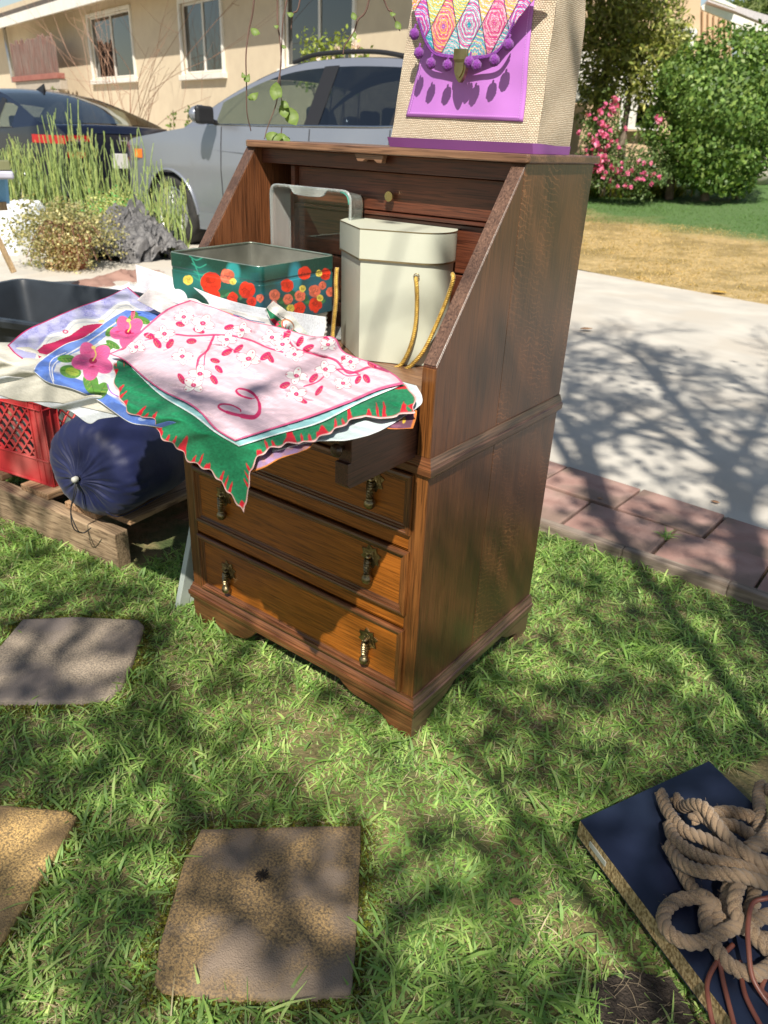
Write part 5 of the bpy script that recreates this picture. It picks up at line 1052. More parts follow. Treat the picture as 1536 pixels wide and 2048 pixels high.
# black tote
m_tote = pm('black_plastic', (.020, .024, .030), (.035, .042, .052), 4, .38, .1, 60)
tq = [P(a, b, .46)[:2] for a, b in ((-60, 598), (175, 573), (290, 585), (140, 672), (-60, 655))]
tr = [P(a, b, .46)[:2] for a, b in ((-90, 600), (60, 580), (180, 573), (300, 590))]
T0 = np.array(P(-100, 640, .46)[:2]); c_t = np.array([-2.15, .62])
tote = thing('black_tote', (c_t[0], c_t[1], .0), 'large empty black plastic tote behind the handkerchiefs at the left', 'tote')
td = np.array([.95, .30]); td /= np.linalg.norm(td); tn = np.array([-td[1], td[0]])
def trect(hx, hy, r=.05): return [c_t+td*q[0]+tn*q[1] for q in rounded([(-hx, -hy), (hx, -hy), (hx, hy), (-hx, hy)], r, 6)]
mb = MB(); L_ = []
for hx, hy, z in ((.40, .25, .02), (.46, .30, .43), (.485, .325, .432), (.49, .33, .455), (.485, .325, .462), (.462, .302, .462), (.452, .292, .43), (.395, .245, .035)): L_.append([(*q, z) for q in trect(hx, hy)])
mb.grid(np.array(L_), True); mb.add(L_[-1], [tuple(range(len(L_[-1])))]); mb.add(L_[0], [tuple(range(len(L_[0])))]); mb.build('tote_body', m_tote, tote, smooth=True, auto=True)
for sx in (-1, 1):
    mb = MB(); c_ = c_t+td*sx*.46; mb.tube(catmull([(*(c_-tn*.09), .40), (*(c_+td*sx*.03-tn*.06), .40), (*(c_+td*sx*.03+tn*.06), .40), (*(c_+tn*.09), .40)], 5), .012, 8); mb.build('tote_handle', m_tote, tote, smooth=True)
# louvred shutter leaning beside the desk
m_sh = pm('pale_green_paint', (.42, .47, .43), (.52, .57, .52), 8, .6, .3, 50, c3=(.34, .37, .32), s3=9)
a0 = PX(342, 1140, -.72); a1 = PX(372, 890, -.70); sh = thing('louvred_shutter', (-.70, .05, 0), 'pale green louvred shutter leaning against the left side of the desk', 'shutter')
y0 = a0[1]; dirS = np.array([.018, .075, .285]); dirS /= np.linalg.norm(dirS); sx_ = np.array([.10, .99, -.26]); sx_ -= dirS*(sx_@dirS); sx_ /= np.linalg.norm(sx_); sn = np.cross(dirS, sx_)
b0_ = np.array([-.715, y0+.0, -.0]); 
mb = MB(); mb.obox(b0_+dirS*.31+sx_*.015, (dirS, sx_, sn), (.31, .015, .009)); mb.build('shutter_stile', m_sh, sh, bevel=.002)
mb = MB(); mb.obox(b0_+dirS*.31+sx_*.30, (dirS, sx_, sn), (.31, .015, .009)); mb.build('shutter_stile', m_sh, sh, bevel=.002)
for t in (.03, .30, .59): mb = MB(); mb.obox(b0_+dirS*t+sx_*.158, (dirS, sx_, sn), (.022, .1275, .008)); mb.build('shutter_rail', m_sh, sh, bevel=.002)
for k in range(18):
    t = .065+.031*k
    if abs(t-.30) < .03: continue
    q = dirS*.75+sn*.65; q /= np.linalg.norm(q); mb = MB(); mb.obox(b0_+dirS*t+sx_*.158, (q, sx_, np.cross(q, sx_)), (.018, .1275, .003)); mb.build('shutter_slat', m_sh, sh, bevel=.001)
# crumpled grey cloth
m_gray = pm('grey_nylon', (.065, .064, .068), (.12, .115, .115), 5, .5, .5, 22, bdist=.03, sheen=.2)
def heap(name, pts, label, cat, mat, n=120, h=.35, seed=0, sharp=1.6, zb=.022, rgh=1.):
    """pts: ground outline (world xy)"""
    pts = np.array(pts); c = pts.mean(0); G = np.zeros((n//3, n, 3)); R_ = resample([tuple(q) for q in pts], np.linalg.norm(pts[0]-pts[1])/12)
    R_ = np.stack([np.interp(np.linspace(0, len(R_), n, endpoint=False), np.arange(len(R_)), R_[:, k]) for k in (0, 1)], -1)
    for i in range(n//3):
        t = i/(n//3-1); q = R_+(c-R_)*t; wx_ = .05*vnoise(q[:, 0], q[:, 1], .12, seed+5); f = .5-2*np.abs(vnoise(q[:, 0]*.7+q[:, 1]+wx_, q[:, 1]*.6-q[:, 0]*.2, .10, seed)-.5); g = .4-1.6*np.abs(vnoise(q[:, 0]-q[:, 1]*.5+wx_, q[:, 1]*1.3, .06, seed+1)-.5); hg = vnoise(q[:, 0], q[:, 1], .22, seed+2)
        z = zb+h*(1-(1-t)**sharp)*(1-rgh*.3+rgh*.6*(hg-.4))+rgh*(f*.12+g*.055)*min(1, t*6+.1)*h*2.2
        G[i] = np.stack([q[:, 0]+f*.03, q[:, 1]+g*.03, np.maximum(z, zb)], -1)
    mb = MB(); mb.grid(G, True); o = mb.build(name, mat, smooth=True, org=(*c, zb)); tag(o, label, cat); return o
gq = [P(a, b, .022)[:2] for a, b in ((170, 540), (230, 545), (330, 528), (345, 505), (300, 480), (220, 490), (175, 510))]
cg = np.mean(np.array(gq), axis=0); mb = MB(); rv_ = CR.copy(); rv_[2] = 0; rv_ /= np.linalg.norm(rv_); fv_ = np.array([-rv_[1], rv_[0], 0])
for k, (ox, oy, sx_k, sy_k, hk, rot_) in enumerate(((-.13, -.16, .22, .22, .22, .3), (.05, -.12, .30, .24, .30, 1.0), (.0, .05, .30, .26, .46, 1.7), (.20, -.02, .30, .24, .24, 2.4), (-.12, .06, .24, .2, .34, .8))):
    nn = 90; u, v = np.meshgrid(np.linspace(-1, 1, nn), np.linspace(-1, 1, nn)); cr, sr = math.cos(rot_), math.sin(rot_); a = u*cr-v*sr; b_ = u*sr+v*cr
    wp = 1.1*(vnoise(a, b_, .5, 50+k)-.5); r1 = 1-2*np.abs(vnoise(a*1.0+wp, b_*.45+wp*.6, .34, 60+k)-.5); r2 = 1-2*np.abs(vnoise(a*.5-wp, b_*1.2+wp, .22, 70+k)-.5); r3 = 1-2*np.abs(vnoise(a*1.4+wp, b_*.7, .11, 80+k)-.5)
    dome = np.clip(1-(u*u+v*v)*.75, 0, 1)**.8; z = .024+hk*dome*(.45+.40*r1)+.09*r2*dome**.5+.035*r3*dome**.5
    x_ = (a+.22*(r2-.5))*sx_k+ox; y_ = (b_+.22*(r1-.5))*sy_k+oy; mb.grid(np.array([cg[0]+rv_[0]*x_+fv_[0]*y_, cg[1]+rv_[1]*x_+fv_[1]*y_, z]).transpose(1, 2, 0))
tag(mb.build('crumpled_cloth', m_gray, smooth=True, org=(*cg, .022)), 'crumpled dark grey nylon cloth heaped beside the potted succulent', 'cloth')
m_kraft = pm('brown_sack', (.24, .13, .10), (.32, .19, .15), 8, .8, .5, 20, bdist=.01); m_wsack = pm('white_sack', (.62, .64, .66), (.78, .79, .80), 6, .6, .15, 30, c3=(.56, .60, .66), s3=8, bdist=.003)
kq = [P(a, b, .0)[:2] for a, b in ((118, 572), (135, 595), (330, 570), (345, 535), (250, 540))]
heap('folded_sack', kq, 'brown paper sack lying below the grey cloth, left of the rose tin', 'sack', m_kraft, 90, .10, 9, .6, .0)
kq = [P(a, b, .0)[:2] for a, b in ((140, 606), (200, 640), (330, 620), (345, 545), (260, 570))]
heap('printed_sack', kq, 'white plastic sack with faint blue print between the brown sack and the white handkerchiefs', 'sack', m_wsack, 90, .13, 12, .6, .0)
# white bucket-like bag and potted succulent
wq = [P(a, b, .022)[:2] for a, b in ((5, 520), (60, 535), (120, 520), (115, 495), (50, 490), (0, 500))]
wb = heap('white_bag', [P(a, b, .022)[:2] for a, b in ((-20, 505), (30, 512), (110, 500), (125, 480), (60, 470), (-10, 480))], 'big white plastic bag standing behind the potted succulent at the left', 'bag', m_wsack, 90, .40, 15, 4.5, rgh=.25)
m_terra = pm('terracotta', (.30, .10, .05), (.40, .15, .08), 10, .85, .3, 60)
pc = P(148, 536, .022); pot = thing('potted_succulent', pc, 'bushy yellow-green trailing succulent in a terracotta pot on the driveway edge', 'potted plant')
mb = MB(); mb.lathe([(.10, 0), (.15, .20), (.165, .20), (.168, .24), (.15, .24), (.14, .20), (.02, .19)], pc, n=28); mb.build('pot', m_terra, pot, smooth=True, auto=True)
m_leaf = leafmat('foliage', rough=.5, tl=.3)
acc = Acc(); c_ = pc+np.array([-.12, .02, .26]); n = 5200; q, d = blob_pts(c_, (.40, .40, .26), n, shell=(.45, 1.05), lump=.2, ls=4)
q[:, 2] = np.maximum(q[:, 2], .04); acc.add(*leaves(q, NR.uniform(.018, .032, n), cmix(n, [(.42, .38, .16), (.28, .28, .13), (.56, .50, .24), (.20, .22, .11)], jit=.2), aspect=1.3))
n = 1800; q, d = blob_pts(pc+np.array([.02, -.10, .16]), (.24, .16, .2), n, shell=(.4, 1.05), lump=.2, ls=4); q[:, 2] = np.maximum(q[:, 2], .03); acc.add(*leaves(q, NR.uniform(.018, .030, n), cmix(n, [(.54, .47, .22), (.42, .26, .16), (.62, .54, .28)], jit=.2), aspect=1.3))
o = acc.build('foliage', m_leaf, pot); o['kind'] = 'stuff'
mb = MB()
for _ in range(40):
    a = rng.uniform(0, 6.28); r_ = rng.uniform(.15, .36); mb.tube(catmull([pc+np.array([0, 0, .22]), pc+np.array([r_*.5*math.cos(a), r_*.5*math.sin(a), .36]), pc+np.array([r_*math.cos(a), r_*math.sin(a), rng.uniform(.05, .3)])], 4), .003, 4, False)
mb.build('stems', pm('reddish_stem', (.20, .09, .06), rough=.7), pot)
pc2 = P(225, 500, .022); pot2 = thing('yellow_succulent', pc2, 'bright yellow-green succulent behind the grey cloth', 'plant')
acc = Acc(); n = 3600; q, d = blob_pts(pc2+np.array([0, .1, .26]), (.42, .3, .26), n, shell=(.3, 1.05), lump=.2, ls=4); q[:, 2] = np.maximum(q[:, 2], .04); acc.add(*leaves(q, NR.uniform(.018, .03, n), cmix(n, [(.60, .56, .22), (.48, .50, .18), (.36, .42, .14), (.10, .50, .14)], jit=.2), aspect=1.3))
o = acc.build('foliage', m_leaf, pot2); o['kind'] = 'stuff'
mb = MB(); [mb.tube([pc2+np.array([rng.uniform(-.1, .1), rng.uniform(-.1, .1), 0]), pc2+np.array([rng.uniform(-.2, .2), rng.uniform(-.1, .2), .3])], .004, 4) for _ in range(12)]; mb.build('stems', pm('green_stem', (.2, .18, .06), rough=.7), pot2)
# horsetail clumps
m_hs = pm('horsetail_stem', (.22, .30, .09), (.36, .45, .17), 20, .5, att='Col'); m_plast = m_tote
def horsetail(px, py, rx, n, hm, label):
    c_ = P(px, py, .0); t = thing('horsetail_clump', c_, label, 'plant', 'horsetail clumps in front of the parked cars')
    vi = cam.matrix_world; V = []; mb = MB(); rv = CR.copy(); rv[2] = 0; rv /= np.linalg.norm(rv); fv = np.array([-rv[1], rv[0], 0]); cols = []
    for _ in range(n):
        u = rng.uniform(-1, 1); b_ = c_+rv*u*rx+fv*rng.uniform(-.15, .15); b_[2] = 0; h = hm*rng.uniform(.45, 1.)*(1-.2*abs(u)); lx = rng.gauss(0, .07)*h; ly = rng.gauss(0, .07)*h; k = rng.gauss(0, .02)
        pth = [b_, b_+rv*(lx*.35+k)+fv*ly*.3+[0, 0, h*.4], b_+rv*(lx*.7-k)+fv*ly*.7+[0, 0, h*.75], b_+rv*lx+fv*ly+[0, 0, h]]
        nv0 = len(mb.v); mb.tube(catmull(pth, 3), np.linspace(.0065, .0035, 10), 5, False); cc_ = rng.choice([(1, 1, 1), (.8, .85, .8), (1.3, 1.15, 1.0), (1.1, 1.1, .9)]); cols += [cc_]*(len(mb.v)-nv0)
        for _k in range(3):
            zz_ = rng.uniform(.3, .95); q = pth[1]+(pth[3]-pth[1])*max(0, (zz_-.4)/.6)
            if rng.random() < .35: nv0 = len(mb.v); mb.tube([q, q+rv*rng.uniform(-.05, .05)+[0, 0, .10]], .0028, 4, False); cols += [cc_]*(len(mb.v)-nv0)
    npf = [f for f in mb.f if len(f) == 4]; o = npmesh('stems', mb.v, npf, m_hs, t, col=np.array(cols), smooth=True); o['kind'] = 'stuff'
    mb = MB(); mb.lathe([(.10, 0), (.15, .22), (.16, .22), (.16, .25), (.14, .25), (.02, .22)], (c_[0], c_[1], .0), n=20); mb.build('nursery_pot', m_plast, t, smooth=True, auto=True)
    return t
horsetail(62, 470, .27, 150, .98, 'dense horsetail clump at the far left, nearest the photo edge')
horsetail(155, 475, .24, 90, 1.35, 'horsetail clump in front of the dark blue sedan tail')
horsetail(235, 480, .22, 48, 1.15, 'horsetail clump between the sedan and the silver wheel')
horsetail(330, 515, .20, 60, .85, 'short horsetail clump in front of the silver wheel')
tt_ = horsetail(290, 505, .18, 20, 1.2, 'sparse tall horsetail stems before the silver front bumper')
# folding chair / easel bits at the left edge
w_leg = wood('light_wood', (.30, .20, .10), (.45, .32, .18), (.58, .43, .27), 2, rough=.6, coat=0)
es = thing('folding_stand', (-3.9, .9, .0), 'light wood folding stand with blue panel at the extreme left edge', 'stand')
A0 = D(28, 545, 5.7); A1 = D(-12, 455, 5.7); A1 = np.array([A1[0]-.02, A1[1], A1[2]])
mb = MB(); dA = A1-A0; mb.beam(A0, A0+dA*1.9, .030, .030, up=(1, 0, .1)); mb.build('stand_leg', w_leg, es, bevel=.003)
B0_ = D(-60, 415, 5.7); B1_ = D(14, 412, 5.7); mb = MB(); mb.beam(B0_, B1_, .03, .05); mb.build('stand_rail', w_leg, es, bevel=.003)
q0 = D(-60, 360, 5.72); q1_ = D(9, 358, 5.72); q2_ = D(14, 408, 5.72); q3_ = D(-60, 408, 5.72)
mb = MB(); off = np.array([.0, .02, 0]); mb.add([q0, q1_, q2_, q3_, q0+off, q1_+off, q2_+off, q3_+off], [(0, 1, 2, 3), (7, 6, 5, 4), (0, 4, 5, 1), (1, 5, 6, 2), (2, 6, 7, 3), (3, 7, 4, 0)]); mb.build('blue_panel', pm('blue_paint', (.16, .38, .62), (.2, .42, .66), 6, .5), es)
mb = MB(); mb.beam(D(-60, 348, 5.6), D(27, 349, 5.6), .2, .045); mb.build('stand_top', pm('lavender_cushion', (.42, .42, .52), (.5, .5, .6), 6, .8), es, bevel=.015, seg=4)
mb = MB(); mb.beam(D(-60, 330, 5.6), D(19, 330, 5.6), .15, .05); o = mb.build('olive_box', pm('olive_card', (.16, .17, .08), (.2, .2, .1), 6, .7), None, org=D(0, 330, 5.6), bevel=.002); tag(o, 'olive green box on top of the stand at the left edge', 'box')
# ================================================================== cars
def interp(pts, x): return np.interp(x, [p[0] for p in pts], [p[1] for p in pts])
def smoothcurve(pts, n=10): return [(q[0], q[1]) for q in catmull([(a, b, 0) for a, b in pts], n)]
m_tyre = pm('tyre_rubber', (.022, .022, .022), (.04, .038, .035), 30, .85, .3, 100); m_rim = pm('alloy_rim', (.45, .45, .46), (.55, .55, .56), 10, .35, metal=.8)
m_cglass = glassmat('car_glass', (.62, .70, .66), .10, .02); m_cglass2 = glassmat('privacy_glass', (.10, .11, .13), .16, .02)
m_black = pm('black_trim', (.015, .015, .017), rough=.45); m_cabin = pm('cabin_fabric', (.03, .03, .035), (.05, .05, .055), 20, .9)
def car(name, label, x0, y0, s, paint):
    """s: shape curves in metres, nose at local x=0 pointing to -X, near side at y0"""
    Wd = s['w']; Lg = s['len']; yc = y0+Wd/2; root = thing(name, (x0+Lg/2, yc, 0), label, 'car')
    top = smoothcurve(s['top']); low = smoothcurve(s['low'], 4); roof = smoothcurve(s['roof']); ax_ = s['axles']; R = s['arch']
    def hw(x, z):
        t = np.clip(x/Lg, 0, 1); plan = 1-.26*max(0, (.12-t)/.12)**2.2-.20*max(0, (t-.90)/.10)**2.2
        zz_ = np.interp(z, [.2, .45, .75, .95, 1.2], [.95, .985, 1.0, .985, .955]); return Wd/2*plan*zz_
    n = 150; xs = np.linspace(0, Lg, n); nv = 18
    for sg in (-1, 1):
        G = np.zeros((nv, n, 3))
        for i, x in enumerate(xs):
            zl = interp(low, x); zt = interp(top, x)
            for a in ax_:
                d_ = abs(x-a)
                if d_ < R: zl = max(zl, .33+math.sqrt(R*R-d_*d_)*1.0)
            for j in range(nv):
                z = zl+(zt-zl)*j/(nv-1); G[j, i] = (x0+x, yc+sg*hw(x, z), z)
        mb = MB(); mb.grid(G); mb.build('side_body', paint, root, smooth=True)
    # deck: hood and tail between sides
    def across(xa, xb, curve, hwf, mat, nm, crown=.03, k=22, dz=0):
        X_ = np.linspace(xa, xb, k); G = np.array([[(x0+x, yc+hwf(x)*v, interp(curve, x)+dz+crown*(1-v*v)) for v in np.linspace(-1, 1, 17)] for x in X_]); mb = MB(); mb.grid(G); return mb.build(nm, mat, root, smooth=True)
    hb = lambda x: hw(x, interp(top, x))
    across(0, s['cowl'], top, hb, paint, 'hood'); across(s['tail'], Lg, top, hb, paint, 'boot_lid', .02)
    for xx, nm in ((0, 'nose_panel'), (Lg, 'tail_panel')):
        G = np.array([[(x0+xx+(-.05 if xx == 0 else .05)*(1-v*v), yc+hw(xx, z)*v, z) for v in np.linspace(-1, 1, 21)] for z in np.linspace(interp(low, xx), interp(top, xx)+.01, 10)]); mb = MB(); mb.grid(G); mb.build(nm, s.get('tailmat', paint) if xx else paint, root, smooth=True)
    # greenhouse
    rx0, rx1 = s['roof'][0][0], s['roof'][-1][0]; n = 130; xs = np.linspace(rx0, rx1, n)
    rw = s['rw']
    def yg(x, z, zt, zr): t = (z-zt)/max(.001, 1.45-1.05)*.8; return hb(x)-.015-(hb(x)-rw)*min(1, max(0, t))
    rows = [0, .05, .5, .88, 1.0]
    for sg in (-1, 1):
        body = MB(); wins = {}
        def pt(x, v, off=0): zt = interp(top, x)-.004; zr = max(interp(roof, x), zt+.002); z = zt+(zr-zt)*v; return (x0+x, yc+sg*(yg(x, z, zt, zr)+off), z)
        for i in range(n-1):
            xa, xb = xs[i], xs[i+1]; xm = (xa+xb)/2; win = None
            for k, (wa, wb) in enumerate(s['win']):
                if wa <= xm <= wb: win = k
            hgt = interp(roof, xm)-interp(top, xm)
            for r0, r1 in zip(rows[:-1], rows[1:]):
                tgt = body
                if win is not None and r0 >= .05 and r1 <= .9 and hgt > .09: tgt = wins.setdefault(win, MB())
                tgt.add([pt(xa, r0), pt(xb, r0), pt(xb, r1), pt(xa, r1)], [(0, 1, 2, 3)])
        body.build('window_frames', paint, root)
        for k, mb in wins.items(): mb.build('side_window', s['glass'][k], root, smooth=True)
        mb = MB(); mb.tube([pt(x, .03, .006) for x in np.linspace(s['win'][0][0]-.1, s['win'][-1][1]+.05, 40)], .011, 6); mb.build('belt_trim', s['trim'], root, smooth=True)
        for (wa, wb), (wc, wd_) in zip(s['win'][:-1], s['win'][1:]):
            mb = MB(); q = [pt(wb-.01, v, .004) for v in (.05, .3, .6, .9)]; q2 = [pt(wc+.01, v, .004) for v in (.05, .3, .6, .9)]; mb.grid(np.array([q, q2])); mb.build('pillar_trim', m_black, root)
        for x in s['doors']:
            mb = MB(); zs_ = np.linspace(interp(low, x)+.06, interp(top, x)-.01, 12); mb.tube([(x0+x, yc+sg*(hw(x, z)+.0005), z) for z in zs_], .005, 5); mb.build('door_gap', m_black, root)
        for x in s['handles']:
            z = interp(top, x)-.14; mb = MB(); mb.box(x0+x, x0+x+.2, yc+sg*(hw(x, z)+.02)-.01, yc+sg*(hw(x, z)+.02)+.01, z-.014, z+.014); mb.build('door_handle', paint, root, bevel=.008)
        mb = MB(); xs2 = np.linspace(ax_[0]+R+.02, ax_[1]-R-.02, 20); mb.grid(np.array([[(x0+x, yc+sg*(hw(x, .3)+.012), z) for x in xs2] for z in (interp(low, 2)-.02, .30, .36)])); mb.build('sill_cladding', s['clad'], root)
        for a in ax_:   # arch lip
            mb = MB(); mb.tube([(x0+a+R*math.cos(t), yc+sg*(hw(a+R*math.cos(t), .33+R*math.sin(t))+.004), .33+R*math.sin(t)) for t in np.linspace(0, math.pi, 30)], .013, 6, False); mb.build('arch_lip', s['lip'], root, smooth=True)
        # mirror
        mx_ = s['mirror']; zm = interp(top, mx_)+.08; mb = MB(); c_ = (x0+mx_, yc+sg*(Wd/2+.12), zm)
        G = np.zeros((9, 14, 3))
        for i in range(9):
            for j in range(14):
                t = math.pi*i/8; f = 2*math.pi*j/14; G[i, j] = (c_[0]+.075*math.cos(t), c_[1]+.12*math.sin(t)*math.cos(f), c_[2]+.08*math.sin(t)*math.sin(f))
        mb.grid(G, True); mb.build('mirror_shell', paint, root, smooth=True); mb = MB(); mb.tube([(x0+mx_+.03, yc+sg*(Wd/2-.04), zm-.06), (c_[0], c_[1], zm-.02)], .022, 8); mb.build('mirror_arm', m_black, root)
        mb = MB(); mb.obox((c_[0]+.05, c_[1], c_[2]), ((1, 0, 0), (0, 1, 0), (0, 0, 1)), (.03, .10, .072)); mb.build('mirror_glass', m_black, root, bevel=.03, seg=4)
        mb = MB(); mb.grid(np.array([[(x0+x, yc+sg*(hw(x, z)+.004), z) for x in np.linspace(.12, s.get('lampx', .5), 6)] for z in (interp(top, .3)-.17, interp(top, .3)-.1, interp(top, .3)-.04)])); mb.build('headlight', pm('lamp_lens', (.10, .10, .11), rough=.1, coat=1), root, smooth=True)
        mb = MB(); mb.grid(np.array([[(x0+x, yc+sg*(hw(x, z)+.006), z) for x in (.44, .50, .56)] for z in (.80, .84, .88)])); mb.build('side_marker', pm('amber_lens', (.75, .18, .03), rough=.2), root)
    across(s['roof'][0][0], s['ws'], roof, lambda x: yg(x, interp(roof, x), interp(top, x), 0)+.002, m_cglass, 'windscreen', .03)
    across(s['ws'], s['rg'], roof, lambda x: rw+.002 if False else yg(x, interp(roof, x), interp(top, x), 0)+.003, paint, 'roof', .035)
    across(s['rg'], s['roof'][-1][0], roof, lambda x: yg(x, interp(roof, x), interp(top, x), 0)+.002, s['rglass'], 'rear_window', .035)
    # cabin
    mb = MB(); mb.box(x0+s['cowl'], x0+s['tail'], yc-Wd/2+.12, yc+Wd/2-.12, .35, .55); mb.box(x0+s['cowl']-.1, x0+s['cowl']+.35, yc-Wd/2+.12, yc+Wd/2-.12, .8, interp(top, s['cowl'])-.01)
    for xs_ in s['seats']:
        for ys_ in (-.38, .38): mb.box(x0+xs_, x0+xs_+.16, yc+ys_-.24, yc+ys_+.24, .5, 1.12 if s['roof'][3][1] > 1.5 else .98); mb.box(x0+xs_+.03, x0+xs_+.12, yc+ys_-.12, yc+ys_+.12, 1.14 if s['roof'][3][1] > 1.5 else 1.0, 1.30 if s['roof'][3][1] > 1.5 else 1.14)
    mb.build('cabin', m_cabin, root, bevel=.03); mb = MB(); mb.box(x0+.3, x0+Lg-.3, yc-Wd/2+.16, yc+Wd/2-.16, .24, .6); mb.build('underbody', m_black, root)
    for a in ax_:
        for sg in (-1, 1):
            c_ = np.array([x0+a, yc+sg*(Wd/2-.13), .33]); axn = (0, sg, 0); mb = MB(); mb.lathe([(.22, -.11), (.32, -.11), (.338, -.09), (.342, -.03), (.342, .05), (.336, .085), (.315, .105), (.235, .105), (.225, .09), (.22, -.05)], c_, axn, 48); wh = mb.build('wheel', m_tyre, root, smooth=True)
            mb = MB(); mb.lathe([(.05, .07), (.055, .085), (.02, .09)], c_, axn, 16); mb.lathe([(.205, .06), (.228, .095), (.232, .10), (.222, .102), (.205, .08), (.2, .04)], c_, axn, 40)
            for k in range(10):
                t = 2*math.pi*k/10+.2; u = np.array([math.cos(t), 0, math.sin(t)]); v = np.array([-math.sin(t), 0, math.cos(t)]); mb.obox(c_+u*.13+np.array([0, sg*.078, 0]), (u, v, (0, 1, 0)), (.085, .014, .01))
            mb.build('rim', m_rim, wh, smooth=False); mb = MB(); mb.lathe([(.21, .03), (.01, .03)], c_, axn, 24); mb.build('brake_disc', m_black, wh)
    return root, x0, yc, hw, top
p_sil = pm('silver_blue_paint', (.27, .29, .345), (.30, .32, .37), 1.5, .27, metal=.5, coat=.8); p_navy = pm('navy_car_paint', (.004, .006, .018), (.006, .009, .026), 1.5, .25, metal=.3, coat=1)
suv = car('silver_suv', 'silver-blue SUV parked on the driveway right behind the desk', -6.93, 4.18, dict(w=1.86, len=4.22, axles=(.94, 3.52), arch=.385,
    top=[(0, .72), (.10, .86), (.35, .96), (.8, 1.03), (1.25, 1.09), (1.6, 1.115), (2.4, 1.12), (3.4, 1.135), (3.9, 1.15), (4.12, 1.10), (4.22, .92)], low=[(0, .48), (.15, .26), (.6, .22), (3.85, .24), (4.12, .35), (4.22, .5)],
    roof=[(1.18, 1.09), (1.75, 1.40), (2.25, 1.585), (2.75, 1.645), (3.3, 1.645), (3.7, 1.60), (3.98, 1.42), (4.14, 1.12)], rw=.60, cowl=1.2, tail=4.05, win=[(1.62, 2.72), (2.86, 3.62), (3.72, 3.92)], glass=[m_cglass, m_cglass2, m_cglass2], rglass=m_cglass2,
    trim=pm('chrome', (.6, .6, .62), rough=.2, metal=1), clad=p_sil, lip=p_sil, doors=(1.72, 2.80, 3.64), handles=(2.50, 3.40), mirror=1.62, ws=1.95, rg=3.75, seats=(2.35, 3.2)), p_sil)
root, x0, yc, hw_, top_ = suv
mb = MB(); mb.tube(catmull([(x0+2.3, yc-.55, 1.63), (x0+2.6, yc-.56, 1.685), (x0+3.2, yc-.56, 1.69), (x0+3.65, yc-.55, 1.63)], 8), .018, 8); mb.build('roof_rail', m_black, root, smooth=True); mb = MB(); mb.tube(catmull([(x0+2.3, yc+.55, 1.63), (x0+2.6, yc+.56, 1.685), (x0+3.2, yc+.56, 1.69), (x0+3.65, yc+.55, 1.63)], 8), .018, 8); mb.build('roof_rail', m_black, root, smooth=True)
mb = MB(); mb.tube([(x0+1.1, yc-.905, .92), (x0+2.2, yc-.928, .90), (x0+3.9, yc-.90, .93)], .004, 4); mb.build('side_crease', p_sil, root)
civ = car('blue_sedan', 'dark blue sedan parked nose away ahead of the silver SUV, with red tail lamps', -12.55, 4.15, dict(w=1.80, len=4.60, axles=(.95, 3.65), arch=.35,
    top=[(0, .55), (.12, .68), (.5, .80), (1.1, .90), (1.5, .95), (2.5, .97), (3.6, 1.0), (4.2, 1.035), (4.48, 1.06), (4.6, .97)], low=[(0, .4), (.15, .22), (.6, .18), (4.1, .2), (4.5, .3), (4.6, .42)],
    roof=[(1.15, .91), (1.75, 1.20), (2.2, 1.36), (2.65, 1.415), (3.1, 1.40), (3.55, 1.31), (4.0, 1.18), (4.38, 1.06)], rw=.58, cowl=1.2, tail=4.3, win=[(1.5, 2.45), (2.55, 3.3), (3.40, 3.72)], glass=[m_cglass2, m_cglass2, m_cglass], rglass=m_cglass,
    trim=m_black, clad=m_black, lip=p_navy, doors=(1.6, 2.5, 3.4), handles=(2.25, 3.12), mirror=1.55, ws=1.9, rg=3.3, seats=(2.1, 3.0), tailmat=p_navy), p_navy)
root, x0, yc, hw_, top_ = civ; XT = x0+4.60
m_redl = pm('red_lamp', (.34, .004, .005), (.42, .01, .01), 30, .2, coat=.5)
for sg in (-1, 1):
    for zz_, wd_ in ((.93, .30), (.76, .22)):
        mb = MB(); G = [[(XT+.015+.05*(1-(v)**2), yc+sg*hw_(4.6, z)*v, z) for v in np.linspace(1-wd_/.8*1.0, 1.0, 8)] for z in (zz_-.03, zz_+.03)]; mb.grid(np.array(G)); mb.build('tail_lamp', m_redl, root, solid=.01)
    mb = MB(); G = [[(x0+x, yc+sg*(hw_(x, z)+.008), z) for x in np.linspace(4.22, 4.6, 8)] for z in (.87, .91, .955)]; mb.grid(np.array(G)); mb.build('tail_lamp', m_redl, root, solid=.008)
mb = MB(); mb.box(XT+.05, XT+.075, yc-.16, yc+.16, .62, .78); mb.build('licence_plate', pm('plate_white', (.7, .7, .68), rough=.5), root, bevel=.004)
mb = MB(); G = [[(XT+.02+.05*(1-v*v), yc+hw_(4.6, .4)*v, z) for v in np.linspace(-.95, .95, 12)] for z in (.36, .52)]; mb.grid(np.array(G)); mb.build('rear_bumper', m_black, root, solid=.02)
mb = MB(); mb.tube([(XT+.06, yc-.05, .88), (XT+.06, yc-.05, .96)], .006, 6); mb.tube([(XT+.06, yc+.05, .88), (XT+.06, yc+.05, .96)], .006, 6); mb.tube([(XT+.06, yc-.045, .92), (XT+.06, yc+.045, .92)], .006, 6); mb.build('badge', m_rim, root)
mb = MB(); mb.add([(x0+2.9, yc-.02, 1.43), (x0+3.12, yc-.02, 1.43), (x0+3.12, yc+.02, 1.43), (x0+2.9, yc+.02, 1.43), (x0+3.13, yc, 1.52)], [(0, 1, 4), (1, 2, 4), (2, 3, 4), (3, 0, 4)]); mb.build('roof_antenna', m_black, root)
